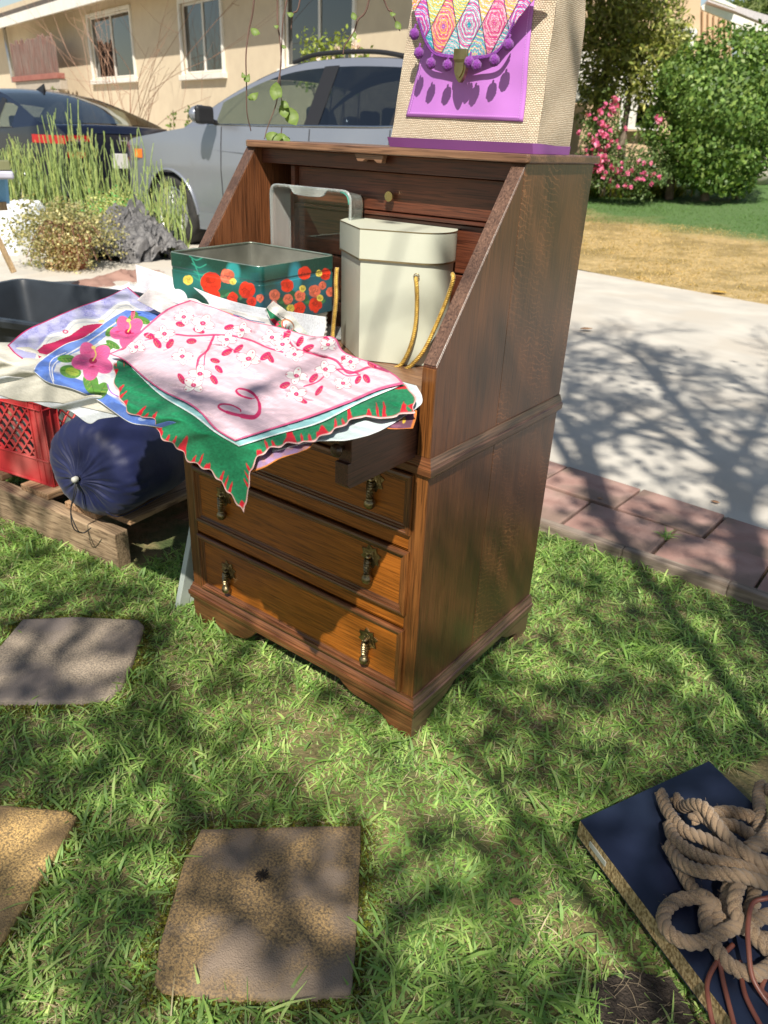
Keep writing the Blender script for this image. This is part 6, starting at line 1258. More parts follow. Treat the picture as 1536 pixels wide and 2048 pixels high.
def text(s_, size, loc, rot, mat, name, parent, ext=.002):
    cu = bpy.data.curves.new(name, 'FONT'); cu.body = s_; cu.size = size; cu.extrude = ext; cu.align_x = 'CENTER'; to = bpy.data.objects.new('tmp', cu); COL.objects.link(to)
    dg = bpy.context.evaluated_depsgraph_get(); me = bpy.data.meshes.new_from_object(to.evaluated_get(dg)); bpy.data.objects.remove(to); o = bpy.data.objects.new(name, me); COL.objects.link(o); me.materials.clear(); me.materials.append(mat)
    o.parent = parent; o.location = Vector(loc)-Vector(ORG[parent.name]); o.rotation_euler = rot; return o
text('CIVIC', .085, (XT+.045, yc-.60, .865), (math.pi/2, 0, math.pi/2), m_rim, 'model_lettering', root)
# ================================================================== houses and fence
m_stuc = pm('beige_stucco', (.58, .48, .345), (.62, .52, .375), 6, .95, .4, 180, bdist=.004); m_wht = pm('white_trim', (.70, .68, .62), (.78, .76, .70), 6, .6, .1, 40)
m_win = glassmat('window_glass', (.10, .12, .14), .16, .01); m_curt = pm('curtain', (.24, .26, .27), (.42, .44, .46), 1, .9, stretch=(22, 22, .6)); m_room = pm('room_dark', (.03, .032, .035), rough=.9)
kH = 1.15
def DD(px, py, dep): return CAMP+ray(px, py)*dep
h1 = DD(190, 165, 13.4*kH); h3 = DD(578, 135, 8.9*kH); hu = (h3-h1); hu[2] = 0; hu /= np.linalg.norm(hu); hn = np.array([hu[1], -hu[0], 0])
if hn[1] > 0: hn = -hn
house = thing('beige_house', (h1[0], h1[1]+2, 0), 'beige stucco house with white windows and a shadowed upper wall, behind the parked cars', 'house')
def hit(px, py, off=0):
    d = ray(px, py); o_ = h1+hn*off; t = ((o_-CAMP)@hn)/(d@hn); return CAMP+t*d
def hl(p): return float((p-h1)@hu)
def hp_(a, z, off=0): q = h1+hu*a+hn*off; return (q[0], q[1], z)
def hbox(mb, a0, a1, z0, z1, o0, o1): return mb.add([hp_(a, z, o) for z in (z0, z1) for o in (o0, o1) for a in (a0, a1)], [(0, 2, 3, 1), (4, 5, 7, 6), (0, 1, 5, 4), (2, 6, 7, 3), (0, 4, 6, 2), (1, 3, 7, 5)])
def winrect(pts):  # pixels: left-top, right-bottom inner frame
    a = hit(*pts[0]); b_ = hit(*pts[1]); return hl(a), hl(b_), b_[2], a[2]
w1 = winrect([(176, 36), (272, 152)]); w2 = winrect([(360, 8), (448, 142)]); w3a = hl(hit(568, 40)); w3b = hl(hit(708, 40)); w3 = (w3a, w3b, hit(590, 133)[2], 3.1)
ZE = 3.15; EL = -10; ER = hl(hit(930, 100))
wins = [w1, w2, w3]
edges = sorted([(w[0], w[1], w[2], w[3]) for w in wins])
mb = MB(); cur = EL
for a0, a1, z0, z1 in edges:
    hbox(mb, cur, a0, -.1, 3.6, -.2, 0); hbox(mb, a0, a1, -.1, z0, -.2, 0); hbox(mb, a0, a1, z1, 3.6, -.2, 0); cur = a1
hbox(mb, cur, ER, -.1, 3.6, -.2, 0); mb.build('wall', m_stuc, house)
for k, (a0, a1, z0, z1) in enumerate(wins):
    f = MB(); t = .055; hbox(f, a0-t, a0, z0-.02, z1+t, -.02, .035); hbox(f, a1, a1+t, z0-.02, z1+t, -.02, .035); hbox(f, a0, a1, z1, z1+t, -.02, .035); fo = f.build('window', m_wht, house, bevel=.004)
    s_ = MB(); hbox(s_, a0-.10, a1+.10, z0-.10, z0-.021, -.02, .07); s_.build('window_sill', m_wht, fo, bevel=.006)
    s2 = MB(); am = a0+(a1-a0)*.5
    for b0, b1 in ((a0, a0+.03), (am-.02, am+.02), (a1-.03, a1)): hbox(s2, b0, b1, z0, z1, -.07, -.03)
    hbox(s2, a0+.03, a1-.03, z0-.02, z0+.03, -.069, -.031); hbox(s2, a0+.03, a1-.03, z1-.03, z1, -.069, -.031); s2.build('window_sash', m_wht, fo)
    for b0, b1 in ((a0+.03, am-.02), (am+.02, a1-.03)): pn = MB(); hbox(pn, b0, b1, z0+.03, z1-.03, -.052, -.048); pn.build('window_pane', m_win, fo)
    c_ = MB(); nn = 60; aa = np.linspace(a0 if k == 2 else am, a1, nn); c_.grid(np.array([[hp_(a, z, -.13+.02*math.sin(a*60)) for a in aa] for z in (z0, z1)])); c_.build('curtain', m_curt, fo, smooth=True)
    c_ = MB(); hbox(c_, a0-.3, a1+.3, z0-.3, z1+.3, -1.2, -1.19); c_.build('room_back', m_room, fo)
# eave
ev = MB(); hbox(ev, EL, ER, ZE+.0, ZE+.04, -.2, .455); ev.build('soffit', m_stuc, house); ev = MB(); 
f0 = hit(205, -6, .62); f1 = hit(12, 30, .62); ev = MB(); hbox(ev, EL, ER, ZE-.12, ZE+.12, .456, .49); ev.build('fascia', m_wht, house, bevel=.004)
rf = MB(); rf.add([hp_(EL, ZE+.1, .50), hp_(ER, ZE+.1, .50), hp_(ER, ZE+1.7, -4), hp_(EL, ZE+1.7, -4)], [(0, 1, 2, 3)]); rf.build('roof', pm('roof_shingle', (.12, .10, .09), (.2, .17, .15), 30, .9), house, solid=.1)
ds = MB(); a = hl(hit(8, 40, .1)); ds.tube([hp_(a-.06, 3.3, .12), hp_(a, 2.5, .12), hp_(a+.05, 1.95, .12)], .045, 12); ds.build('vent_pipe', pm('galvanised', (.45, .48, .50), (.55, .58, .6), 20, .35, metal=.8), house, smooth=True)
# fence at left
m_fw = pm('fence_wood', (.11, .075, .06), (.27, .20, .17), 3, .95, .8, 20, stretch=(14, 14, 1), bdist=.01, c3=(.20, .08, .06), s3=2.5)
fo_ = .55; fr_ = hl(hit(114, 100, fo_)); zt_f = hit(60, 78, fo_)[2]; zb_f = hit(60, 152, fo_)[2]
fence = thing('wood_fence', hp_(fr_-1, 0, fo_), 'weathered reddish board fence on a block wall at the upper left', 'fence')
a = fr_; k = 0
while a > fr_-3.2:
    w_ = .135; mb = MB(); tz = zt_f+rng.uniform(-.05, .05)-.09*(k == 0); o1 = rng.uniform(0, .012)
    poly = [(0, 0), (w_-.012, 0), (w_-.012, tz-zb_f-.03), (w_*.7, tz-zb_f-rng.uniform(0, .04)), (w_*.4, tz-zb_f), (.01, tz-zb_f-rng.uniform(0, .03))]
    mb.prism(poly, lambda u, v, c_: hp_(a-w_+u, zb_f+v, fo_+c_), o1, o1+.02); mb.build('fence_board', m_fw, fence); a -= w_; k += 1
mb = MB(); hbox(mb, fr_-3.2, fr_+.12, zb_f-.10, zb_f+.0, fo_-.05, fo_+.10); mb.build('fence_rail', pm('red_brown_paint', (.26, .09, .07), (.33, .13, .10), 10, .8), fence, bevel=.005)
m_blk = pm('block_wall', (.36, .31, .25), (.44, .38, .31), 20, .95, .6, 80)
for r_ in range(5):
    for c_ in range(8):
        z1_ = zb_f-.102-.2*r_; a1_ = fr_+.10-.4*c_-(.2 if r_ % 2 else 0); z0_ = z1_-.19; mb = MB(); hbox(mb, max(fr_-3.2, a1_-.39), a1_, z0_, z1_, fo_-.09, fo_+.06); mb.build('block', m_blk, fence, bevel=.006)
# far right house
m_peach = pm('peach_siding', (.56, .40, .26), (.60, .43, .28), 6, .9, .1, 40)
hz = thing('peach_house', (*D(1380, 100, 24)[:2], 0), 'peach board-and-batten house with white fascia behind the hedges at the upper right', 'house')
def fpl(px, py, dist, px0=1380, py0=100):   # vertical plane facing the camera heading at given distance
    c = D(px0, py0, dist); nrm_ = np.array([.42, -.907, 0]); d = ray(px, py); t = ((c-CAMP)@nrm_)/(d@nrm_); return CAMP+t*d
def fprism(name, pts, dist, th, mat, par, bev=0):
    nrm_ = np.array([.42, -.907, 0]); f = [fpl(a, b, dist) for a, b in pts]; n = len(f); mb = MB(); mb.add([q-nrm_*0 for q in f]+[q-nrm_*th for q in f], [tuple(range(n))]+[tuple(range(n, 2*n))[::-1]]+[(i, (i+1) % n, n+(i+1) % n, n+i) for i in range(n)]); return mb.build(name, mat, par, bevel=bev)
fprism('gable_wall', [(1140, -140), (1404, -140), (1401, 20), (1400, 330), (1130, 340)], 23, 5, m_peach, hz)
fprism('battened_wall', [(1402, 18), (1465, 45), (1458, 330), (1399, 330)], 24.2, 4, m_peach, hz)
for k in range(6):
    x = 1404+11.2*k; fprism('batten', [(x, 20+5*k), (x+2.6, 21+5*k), (x-1, 320), (x-3.6, 320)], 24.15, .05, pm('batten_brown', (.33, .20, .11), rough=.9) if k == 0 else bpy.data.materials['batten_brown'], hz)
fprism('fascia_board', [(1403, 12), (1404, 19), (1470, 46), (1536, 72), (1640, 118), (1640, 96), (1536, 55), (1468, 28), (1410, 8)], 23.4, .12, m_wht, hz)
fprism('fascia_board', [(1418, -8), (1420, -2), (1470, 16), (1474, 12), (1418, -14)], 23.2, .12, m_wht, hz)
fprism('lower_roof', [(1415, 3), (1470, 22), (1560, 60), (1640, 95), (1640, 70), (1560, 38), (1475, 12), (1420, -6)], 24.5, 1.5, pm('pale_roof', (.42, .40, .42), (.5, .48, .5), 30, .9), hz)
fprism('porch_beam', [(1500, 78), (1640, 100), (1640, 92), (1502, 64)], 24.4, .2, m_peach, hz); fprism('porch_post', [(1486, 55), (1497, 55), (1494, 240), (1484, 240)], 24.2, .15, m_wht, hz, .005)
fprism('porch_bracket', [(1466, 42), (1500, 62), (1498, 70), (1490, 66), (1478, 56), (1470, 58), (1462, 80), (1458, 80)], 24.3, .08, m_wht, hz)
fw = fprism('window', [(1358, 47), (1396, 58), (1389, 100), (1352, 100)], 22.9, .08, m_wht, hz, .01); fprism('window_pane', [(1362, 58), (1384, 63), (1378, 98), (1356, 98)], 22.85, .03, m_win, fw)
fprism('white_bay', [(1130, 172), (1180, 175), (1176, 205), (1126, 202)], 16.5, .5, m_wht, hz, .01)
fw = fprism('window', [(1243, 200), (1320, 205), (1316, 262), (1238, 258)], 17, .12, m_wht, hz, .01); fprism('window_pane', [(1277, 208), (1312, 210), (1308, 250), (1272, 247)], 16.95, .03, m_win, fw)
fprism('lower_wall', [(1130, 205), (1238, 205), (1238, 262), (1330, 262), (1328, 345), (1120, 350)], 17.2, .3, m_peach, hz)
fprism('lower_wall', [(1130, 100), (1340, 110), (1336, 205), (1126, 200)], 17.25, .3, m_wht, hz)
fprism('boulder_wall', [(1478, 265), (1560, 250), (1560, 345), (1462, 345)], 27, .4, pm('brick_red', (.30, .13, .10), (.36, .17, .13), 30, .9), hz)
m_rock = pm('pale_rock', (.42, .39, .33), (.56, .52, .45), 9, .95, .6, 20, c3=(.30, .29, .22), s3=5); rc = D(1525, 325, 15.5)
mb = MB(); G = np.zeros((12, 20, 3))
for i in range(12):
    for j in range(20):
        t = math.pi*i/11; f = 2*math.pi*j/20; r_ = 1+.12*math.sin(3*f+2*t)+.06*math.sin(7*f); G[i, j] = rc+np.array([.30*math.sin(t)*math.cos(f)*r_, .3*math.sin(t)*math.sin(f)*r_, .38*math.cos(t)*r_])
mb.grid(G, True); tag(mb.build('boulder', m_rock, smooth=True, org=rc), 'pale rounded boulder beside the round hedge at the right edge', 'boulder')
# ================================================================== vegetation
def shrub(name, blobs, cols, size, n, label, cat, trunk=True, aspect=1.7, shell=(.7, 1.05), lump=.13, group=None, core=.72):
    c0 = np.mean([b[0] for b in blobs], axis=0); gz = float(ground_z(c0[0], c0[1])); t = thing(name, (c0[0], c0[1], gz), label, cat, group); acc = Acc(); tot = sum(b[1][0]*b[1][2] for b in blobs)
    for c, r in blobs:
        k = int(n*r[0]*r[2]/tot); q, d = blob_pts(c, r, k, shell=shell, lump=lump); kk = q[:, 2] > gz-.02; q = q[kk]; d = d[kk]; k = len(q)
        acc.add(*leaves(q, NR.uniform(size*.7, size*1.3, k), cmix(k, cols, jit=.22), aspect=aspect, normal=d*1.2, fold=.3))
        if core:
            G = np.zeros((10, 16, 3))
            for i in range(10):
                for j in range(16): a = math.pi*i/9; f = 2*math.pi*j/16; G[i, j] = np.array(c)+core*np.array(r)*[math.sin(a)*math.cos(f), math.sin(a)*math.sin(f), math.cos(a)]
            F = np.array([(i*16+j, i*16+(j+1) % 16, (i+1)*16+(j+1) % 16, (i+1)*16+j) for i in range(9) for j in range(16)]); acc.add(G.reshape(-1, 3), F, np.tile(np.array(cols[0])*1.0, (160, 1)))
    o = acc.build('foliage', m_leaf, t); o['kind'] = 'stuff'
    if trunk:
        mb = MB()
        for c, r in blobs[:3]: mb.tube(catmull([(c[0]+.05, c[1], gz-.05), (c[0], c[1], (gz+c[2])/2), (c[0], c[1], c[2])], 5), np.linspace(.07, .03, 11), 8)
        mb.build('trunk', m_bark, t, smooth=True)
    return t
m_bark = pm('bark', (.13, .095, .07), (.26, .21, .16), 20, .95, .9, 60, stretch=(1, 1, .3), bdist=.01)
HG = [(.12, .22, .045), (.18, .29, .06), (.08, .15, .035), (.26, .36, .09), (.09, .17, .04)]
def rad(px, dist): return px/FPX*dist*.87
hc = D(1440, 225, 13.0)
shrub('round_hedge', [(hc, (rad(128, 13), rad(128, 13), rad(122, 13))), (D(1515, 190, 13.3), (rad(75, 13), .8, rad(85, 13))), (D(1375, 170, 13.1), (rad(50, 13), .5, rad(62, 13))), (D(1440, 305, 12.9), (rad(95, 13), .7, rad(75, 13)))], HG, .07, 21000, 'large rounded bright green hedge at the right, behind the lawn', 'hedge', shell=(.80, 1.06), lump=.11, aspect=1.6, core=.72)
TG = [(.24, .30, .06), (.35, .38, .09), (.14, .18, .05), (.45, .44, .12), (.20, .20, .08)]
shrub('tall_shrub', [(D(1215, 90, 14.5), (.62, .6, 1.0)), (D(1280, 60, 14.2), (.72, .6, .85)), (D(1240, -20, 14.5), (.8, .6, .9)), (D(1300, 140, 14), (.52, .5, .62)), (D(1195, 200, 14.3), (.28, .3, .55)), (D(1345, 100, 14.6), (.28, .3, .4))], TG, .10, 16000, 'tall loose yellow-green shrub tree beside the bag, in front of the peach house', 'tree', shell=(.35, 1.08), lump=.2, aspect=3.0, core=.0)
fl = thing('azalea', (*D(1230, 330, 12.6)[:2], .5), 'flowering shrub covered in pink blossoms right of the desk top', 'shrub')
acc = Acc()
for c, r, k in ((D(1200, 300, 12.6), (.30, .25, .55), 2600), (D(1260, 345, 12.4), (.48, .3, .32), 2400), (D(1310, 330, 12.5), (.25, .25, .25), 900)):
    q, d = blob_pts(c, r, k, shell=(.3, 1.05), lump=.25); acc.add(*leaves(q, NR.uniform(.04, .07, k), cmix(k, [(.12, .20, .06), (.19, .28, .09), (.09, .13, .045)], jit=.2), aspect=2))
o = acc.build('foliage', m_leaf, fl); o['kind'] = 'stuff'
acc = Acc()
for c, r, k in ((D(1192, 255, 12.4), (.20, .15, .28), 24), (D(1210, 300, 12.3), (.26, .2, .26), 36), (D(1195, 330, 12.3), (.2, .2, .14), 24), (D(1260, 350, 12.2), (.45, .2, .25), 34), (D(1225, 215, 12.4), (.1, .1, .14), 10), (D(1316, 240, 12.4), (.05, .05, .05), 4)):
    q, d = blob_pts(c, r, k, shell=(.3, 1.1), lump=.2)
    for p_ in q: acc.add(*leaves(np.repeat(p_[None], 8, 0)+NR.normal(size=(8, 3))*.012, np.full(8, .055), cmix(8, [(.80, .20, .38), (.85, .36, .50), (.70, .10, .30)], jit=.1), aspect=1.3))
o = acc.build('blossoms', m_leaf, fl); o['kind'] = 'stuff'
mb = MB()
for _ in range(14): a = D(1235+rng.uniform(-40, 40), 370, 12.5); mb.tube([a+[0, 0, -.15], a+[rng.uniform(-.2, .2), 0, rng.uniform(.3, .8)]], .008, 5)
mb.build('stems', m_bark, fl)
st = thing('strap_leaf_clump', (*GL(1300, 390)[:2], .5), 'clump of yellow-green strap leaves at the foot of the pink shrub', 'plant')
acc = Acc(); n = 900; q = np.array([GL(1185+(1345-1185)*t, 395) for t in np.linspace(0, 1, 30)]); k = NR.randint(0, 30, n); b_ = q[k]+NR.normal(size=(n, 3))*[.12, .12, 0]
acc.add(*make_blades(b_[:, 0], b_[:, 1], b_[:, 2]-.02, NR.uniform(.2, .42, n), NR.uniform(.02, .035, n), cmix(n, [(.22, .30, .05), (.35, .38, .07), (.12, .2, .04), (.45, .38, .10)], jit=.2), NR.uniform(.5, 1.4, n))); o = acc.build('strap_leaves', m_leaf, st); o['kind'] = 'stuff'
# palm at the corner of the sky
pl = thing('palm_tree', D(1530, 60, 40)*[1, 1, 0], 'palm fronds against the blue sky in the upper right corner', 'palm'); acc = Acc(); pcn = D(1545, 10, 40)
for f in range(16):
    a = 2*math.pi*f/16; up0 = rng.uniform(-.1, .8)
    for k in range(26):
        t = k/25; c_ = pcn+np.array([math.cos(a)*t*2.6, math.sin(a)*t*2.6, up0*t*1.6-1.9*t*t]); 
        acc.add(*leaves(c_[None]+NR.normal(size=(3, 3))*.12, np.full(3, .75*(1-.4*t)), cmix(3, [(.13, .18, .06), (.22, .26, .10)]), aspect=9, tilt=.8))
acc.build('fronds', m_leaf, pl)['kind'] = 'stuff'; mb = MB(); mb.tube([(pcn[0], pcn[1], 0), tuple(pcn)], .2, 10); mb.build('trunk', m_bark, pl)
shrub('background_tree', [(D(1525, 40, 45), (2.2, 2, 1.2)), (D(1620, 60, 45), (2.5, 2, 2))], [(.22, .26, .05), (.12, .17, .04)], .3, 2500, 'yellow-green tree below the palm in the upper right corner', 'tree', shell=(.5, 1.1))
# rose bush and bare shrub against the house wall
rb = thing('rose_bush', (*hit(655, 200, 1.0)[:2], 0), 'rose bush with yellow-green leaves and pale pink blooms under the big window', 'shrub'); acc = Acc()
for k in range(26):
    b0 = hit(590+rng.uniform(0, 150), 175, 1.0+rng.uniform(-.2, .2)); tp_ = hit(590+rng.uniform(0, 150), rng.uniform(70, 120) if k % 3 else rng.uniform(55, 90), 1.0); n = 46; t = NR.rand(n, 1)**.8; q = b0+(tp_-b0)*t+NR.normal(size=(n, 3))*.045; acc.add(*leaves(q, NR.uniform(.04, .06, n), cmix(n, [(.25, .33, .05), (.36, .40, .08), (.16, .22, .04)], jit=.15), aspect=1.6))
o = acc.build('foliage', m_leaf, rb); o['kind'] = 'stuff'
for x, y in ((712, 93), (658, 110), (637, 118), (700, 128), (671, 104)):
    acc = Acc(); c_ = hit(x, y, 1.05); acc.add(*leaves(c_[None]+NR.normal(size=(14, 3))*.02, np.full(14, .06), cmix(14, [(.80, .62, .55), (.85, .72, .62)], jit=.05), aspect=1.2)); acc.build('bloom', m_leaf, rb)
mb = MB()
for _ in range(10): a = hit(600+rng.uniform(0, 120), 200, 1.0); mb.tube([(a[0], a[1], 0), tuple(hit(600+rng.uniform(0, 130), 110, 1.0))], .008, 5)
mb.build('stems', m_bark, rb)
bs = thing('bare_shrub', (*hit(250, 240, .8)[:2], 0), 'leafless twiggy shrub in front of the beige wall between the cars', 'shrub'); mb = MB()
def twig(a, b_, r_, d_):
    pth = catmull([a, (a+b_)/2+np.array([rng.gauss(0, .05) for _ in range(3)]), b_], 4); mb.tube(pth, np.linspace(r_, r_*.5, len(pth)), 4, False)
    if d_ > 0:
        for _ in range(3): s_ = pth[rng.randrange(3, len(pth))]; L_ = np.linalg.norm(b_-a)*.55; v = (b_-a)/np.linalg.norm(b_-a)+np.array([rng.gauss(0, .55), rng.gauss(0, .3), rng.gauss(0, .45)]); twig(s_, s_+v*L_, r_*.6, d_-1)
for k in range(9): a = hit(235+rng.uniform(-25, 40), 262, .8); a[2] = .2; b_ = hit(rng.choice([200, 215, 260, 290, 310, 180]), rng.uniform(115, 190), .8); twig(a, b_, .009, 2)
npf = [f for f in mb.f if len(f) == 4]; mb.f = npf; mb.build('twigs', pm('red_twig', (.28, .15, .10), (.36, .22, .15), 10, .8), bs)
for i, (x, y, lab) in enumerate(((345, 240, 'small green sprig left of the SUV hood, against the wall'), (375, 235, 'taller green sprig just above the SUV hood'), (104, 190, 'small green sprig on top of the block wall'))):
    t_ = thing('green_sprig', hit(x, y+20, .7), lab, 'plant'); acc = Acc(); n = 26; b_ = hit(x, y+22, .7); tp_ = hit(x+2, y-18, .7); t = NR.rand(n, 1); acc.add(*leaves(b_+(tp_-b_)*t+NR.normal(size=(n, 3))*.03, NR.uniform(.06, .1, n), cmix(n, [(.2, .28, .06), (.12, .2, .05)]), aspect=2.2)); acc.build('foliage', m_leaf, t_)['kind'] = 'stuff'
    mb = MB(); mb.tube([b_-[0, 0, .3], tp_], .006, 4); mb.build('stem', m_bark, t_)
# ---- yard tree: stands behind the photographer's right, shades the lawn and hangs twigs into the view
SN = np.array(SUN); kx = -SN[0]/SN[2]; ky = -SN[1]/SN[2]
def up(gx_, gy_, h): return np.array([gx_-kx*h, gy_-ky*h, h])      # point at height h whose shadow falls on (gx,gy)
tb = np.array([2.55, -2.3, 0.]); tree = thing('birch_tree', tb, 'weeping birch whose thin leafy twigs hang in front of the silver SUV', 'tree')
m_birch = pm('birch_bark', (.32, .28, .22), (.5, .45, .38), 8, .9, .6, 40); m_twigm = pm('dark_twig', (.10, .055, .04), (.17, .10, .08), 30, .8)
LIT = [((830, 1540), 200, 120), ((640, 1470), 170, 60), ((600, 1440), 110, 45), ((700, 1560), 120, 60), ((960, 1600), 60, 60), ((1050, 1240), 60, 60), ((1080, 1340), 60, 30), ((60, 1700), 90, 100), ((10, 1310), 40, 60), ((200, 1340), 60, 30), ((420, 1930), 70, 60), ((330, 1760), 45, 90), ((200, 1600), 60, 40), ((470, 1240), 40, 30), ((300, 1130), 60, 25), ((1140, 1870), 60, 60), ((1400, 1330), 70, 35), ((640, 1350), 60, 30), ((520, 1500), 60, 30), ((100, 1980), 60, 40), ((850, 1900), 50, 40), ((1180, 1470), 50, 30), ((900, 1740), 40, 30)]
def shade_at(x, y):
    """0 lit .. 1 shaded, in ground coordinates of the shadow"""
    p = np.stack([x, y, np.zeros(len(x))], -1)-CAMP; w_ = p@CF; px = 768+FPX*(p@CR)/w_; py = 1024-FPX*(p@CU)/w_; s = np.full(len(x), .80)
    for (cx, cy), a, b_ in LIT: r_ = np.hypot((px-cx)/a, (py-cy)/b_); s = np.where(w_ > .1, np.minimum(s, np.clip((r_-.65)/.5, 0.0, 1)), s)
    # sun reaching the desk, cloths and things on it
    lit = inpoly(x, y, [(-.95, .02), (-.12, -.0), (-.02, .42), (-.10, 1.05), (-.3, 1.5), (-1.0, 1.6), (-1.6, 1.3), (-1.5, .35), (-1.25, .02)]); s = np.where(lit, .02, s)
    side = inpoly(x, y, [(-.03, .08), (-.22, .40), (-.33, .68), (-.42, 1.0), (-.43, 1.22), (-.2, .86), (-.03, .56)]); s = np.where(side, .8, s)
    s = np.where((y > .93) & (x > -.25), .45, s); s = np.where((y > 1.35), .24*(x > -1.7-.0*y)*(y < 3.7)*np.clip((3.9-y)/1.2, 0, 1), s); s = np.where((y < -.15) & (s > .5), .78, s); s = np.where((x < -1.0) & (y < .6) & (s > .5), .45, s); return s
n = 58000; gx_ = NR.uniform(-2.6, 1.6, n); gy_ = NR.uniform(-1.3, 3.9, n); cl_ = vnoise(gx_, gy_, .16, 40)*.9+.45*vnoise(gx_, gy_, .06, 41); sh_ = shade_at(gx_, gy_); keep = NR.rand(n) < sh_*np.where(gy_ > 1.3, np.clip(cl_*1.5-.15, 0, 1.15), .30+.75*np.clip(cl_, 0, 1))*.80; gx_ = gx_[keep]; gy_ = gy_[keep]; hh = NR.uniform(3.2, 4.6, len(gx_))
q = np.stack([gx_-kx*hh, gy_-ky*hh, hh], -1); n = len(q); acc = Acc(); acc.add(*leaves(q, NR.uniform(.045, .07, n), cmix(n, [(.12, .2, .04), (.18, .26, .06), (.09, .15, .03)]), aspect=1.5)); o = acc.build('canopy', m_leaf, tree); o['kind'] = 'stuff'
print('CANOPY', n)
def branch(a, b_, r0, r1, sag=.15, nm='branch', k=10):
    mid = (a+b_)/2+np.array([rng.gauss(0, .08), rng.gauss(0, .08), sag]); pth = catmull([a, mid, b_], k); mb = MB(); mb.tube(pth, np.linspace(r0, r1, len(pth)), 8); return pth, mb
fork = tb+np.array([-.05, .15, 1.9]); pth, mb = branch(tb-[0, 0, .1], fork, .12, .095, 0); mb.build('trunk', m_birch, tree, smooth=True)
# limbs thrown over the lawn carrying the canopy
for gx0, gy0, h in ((-1.9, -.6, 4.2), (-1.2, .2, 4.0), (-.4, -.7, 3.8), (.6, .5, 4.4), (.9, -.5, 4.0), (-.9, -1.1, 4.1)):
    e = up(gx0, gy0, h); pth, mb = branch(fork, e, .016, .006, .5); 
    for _ in range(14):
        s_ = pth[rng.randrange(6, len(pth))]; v = np.array([rng.gauss(0, .5), rng.gauss(0, .5), rng.gauss(0, .15)]); mb.tube([s_, s_+v*.5+[0, 0, .03], s_+v], np.array([.008, .006, .003]), 5, False)
    mb.build('branch', m_birch, tree, smooth=True)
# bare limbs throwing the branching shadow on the driveway
def spray(a, b_, r, d_, acc_mb):
    L_ = np.linalg.norm(b_-a); pth = catmull([a, a+(b_-a)*.5+np.array([rng.gauss(0, .05) for _ in range(3)])*L_, b_], 5); acc_mb.tube(pth, np.linspace(r, r*.55, len(pth)), 6, False)
    if d_ > 0:
        for k in range(5):
            s_ = pth[min(len(pth)-1, int(len(pth)*rng.uniform(.25, 1)))]; v = (b_-a)/L_+np.array([rng.gauss(0, .55), rng.gauss(0, .55), rng.gauss(0, .35)]); v /= np.linalg.norm(v); spray(s_, s_+v*L_*rng.uniform(.4, .62), max(.003, r*.5), d_-1, acc_mb)
for g0, g1, h0, h1_, r in (((.42, .95), (.05, 2.0), 3.3, 4.4, .062), ((.05, 2.0), (-.85, 3.4), 4.4, 5.8, .042), ((.1, 1.85), (.0, 3.2), 4.3, 5.6, .034), ((.55, 1.4), (.35, 2.9), 3.6, 5.3, .05), ((-.1, 1.2), (-.75, 2.15), 3.4, 4.4, .05), ((-.3, 1.45), (-1.2, 2.9), 3.7, 5.2, .030), ((.9, 1.9), (.9, 3.6), 4.0, 5.8, .04), ((-.8, 2.2), (-2.2, 3.4), 4.4, 5.6, .03)):
    mb = MB(); spray(up(*g0, h0), up(*g1, h1_), r, 4, mb); mb.f = [f for f in mb.f if len(f) == 4]; mb.build('bare_branch', m_birch, tree, smooth=True)
for g, h, r in (((.42, .95), 3.3, .075), ((-.1, 1.2), 3.4, .055), ((.55, 1.4), 3.6, .055), ((.9, 1.9), 4.0, .045)):
    pth, mb = branch(fork, up(*g, h), .016, r*.5, .1); mb.build('branch', m_birch, tree, smooth=True)
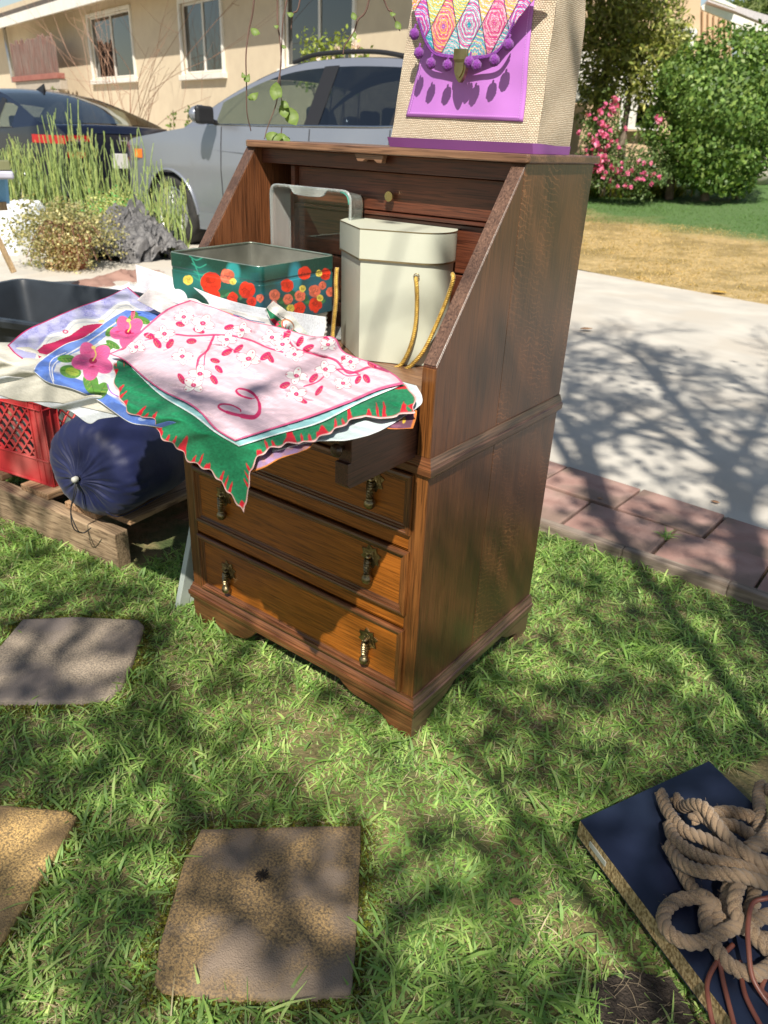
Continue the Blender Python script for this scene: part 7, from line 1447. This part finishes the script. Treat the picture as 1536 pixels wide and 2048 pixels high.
# hanging twigs in view
def hang(px, dist, lf_, r=.0022):
    pth = catmull([D(a, b, dist) for a, b in px], 6); mb = MB(); mb.tube(pth, np.linspace(r, r*.5, len(pth)), 6); o = mb.build('hanging_twig', m_twigm, tree, smooth=True)
    for (x, y, L_, ang) in lf_:
        c_ = D(x, y, dist-.01); q = math.radians(ang); d_ = CR*math.cos(q)-CU*math.sin(q); s_ = np.cross(d_, CF); s_ /= np.linalg.norm(s_); ds_ = L_/FPX*dist*.9; V = []; nn = 13
        for i in range(nn):
            t = i/(nn-1); w_ = ds_*.34*math.sin(math.pi*min(1, t**.75))*(1+.10*math.sin(i*3.1)); cc_ = c_+d_*ds_*(t-.5)+CF*ds_*.12*math.sin(t*3); V += [cc_-s_*w_+CF*w_*.35, cc_, cc_+s_*w_+CF*w_*.35]
        F = [(3*i+k, 3*i+k+1, 3*i+k+4, 3*i+k+3) for i in range(nn-1) for k in (0, 1)]; npmesh('leaf', V, F, m_leaf, o, col=cmix(len(V), [(.13, .21, .035), (.17, .25, .05)], jit=.04), smooth=True)
hang([(520, -260), (512, -60), (506, 20), (498, 60), (492, 110), (493, 170), (494, 225), (502, 262)], 1.75, [(511, 62, 20, 30), (494, 155, 18, -60), (486, 150, 12, -110), (507, 190, 22, -30), (500, 195, 12, 200)])
hang([(560, -260), (556, -60), (555, 40), (560, 80), (562, 130), (556, 165), (553, 205), (535, 255), (529, 278)], 1.75, [(550, 182, 36, 100), (557, 185, 22, 60), (552, 52, 10, 190), (568, 93, 10, 30)], .002)
hang([(580, -260), (578, -40), (566, 40), (563, 100), (560, 150), (562, 190), (565, 215)], 1.76, [(568, 221, 30, 75), (584, 232, 40, 65), (570, 208, 20, 40)], .0018)
hang([(620, -200), (600, 0), (586, 28), (582, 60)], 1.7, [(580, 27, 14, 200)], .002)
hang([(760, -200), (738, 0), (716, 40), (708, 64), (690, 90), (686, 110)], 1.7, [(708, 32, 16, 70), (709, 70, 12, 90)], .0022)
hang([(700, -200), (768, 0), (783, 22), (790, 40), (800, 62)], 1.7, [(786, 27, 12, 10), (797, 50, 18, 60)], .002)
hang([(540, 330), (545, 310), (560, 275), (564, 255)], 1.78, [(548, 272, 36, 5), (566, 275, 28, 30), (575, 279, 16, 60)], .002)
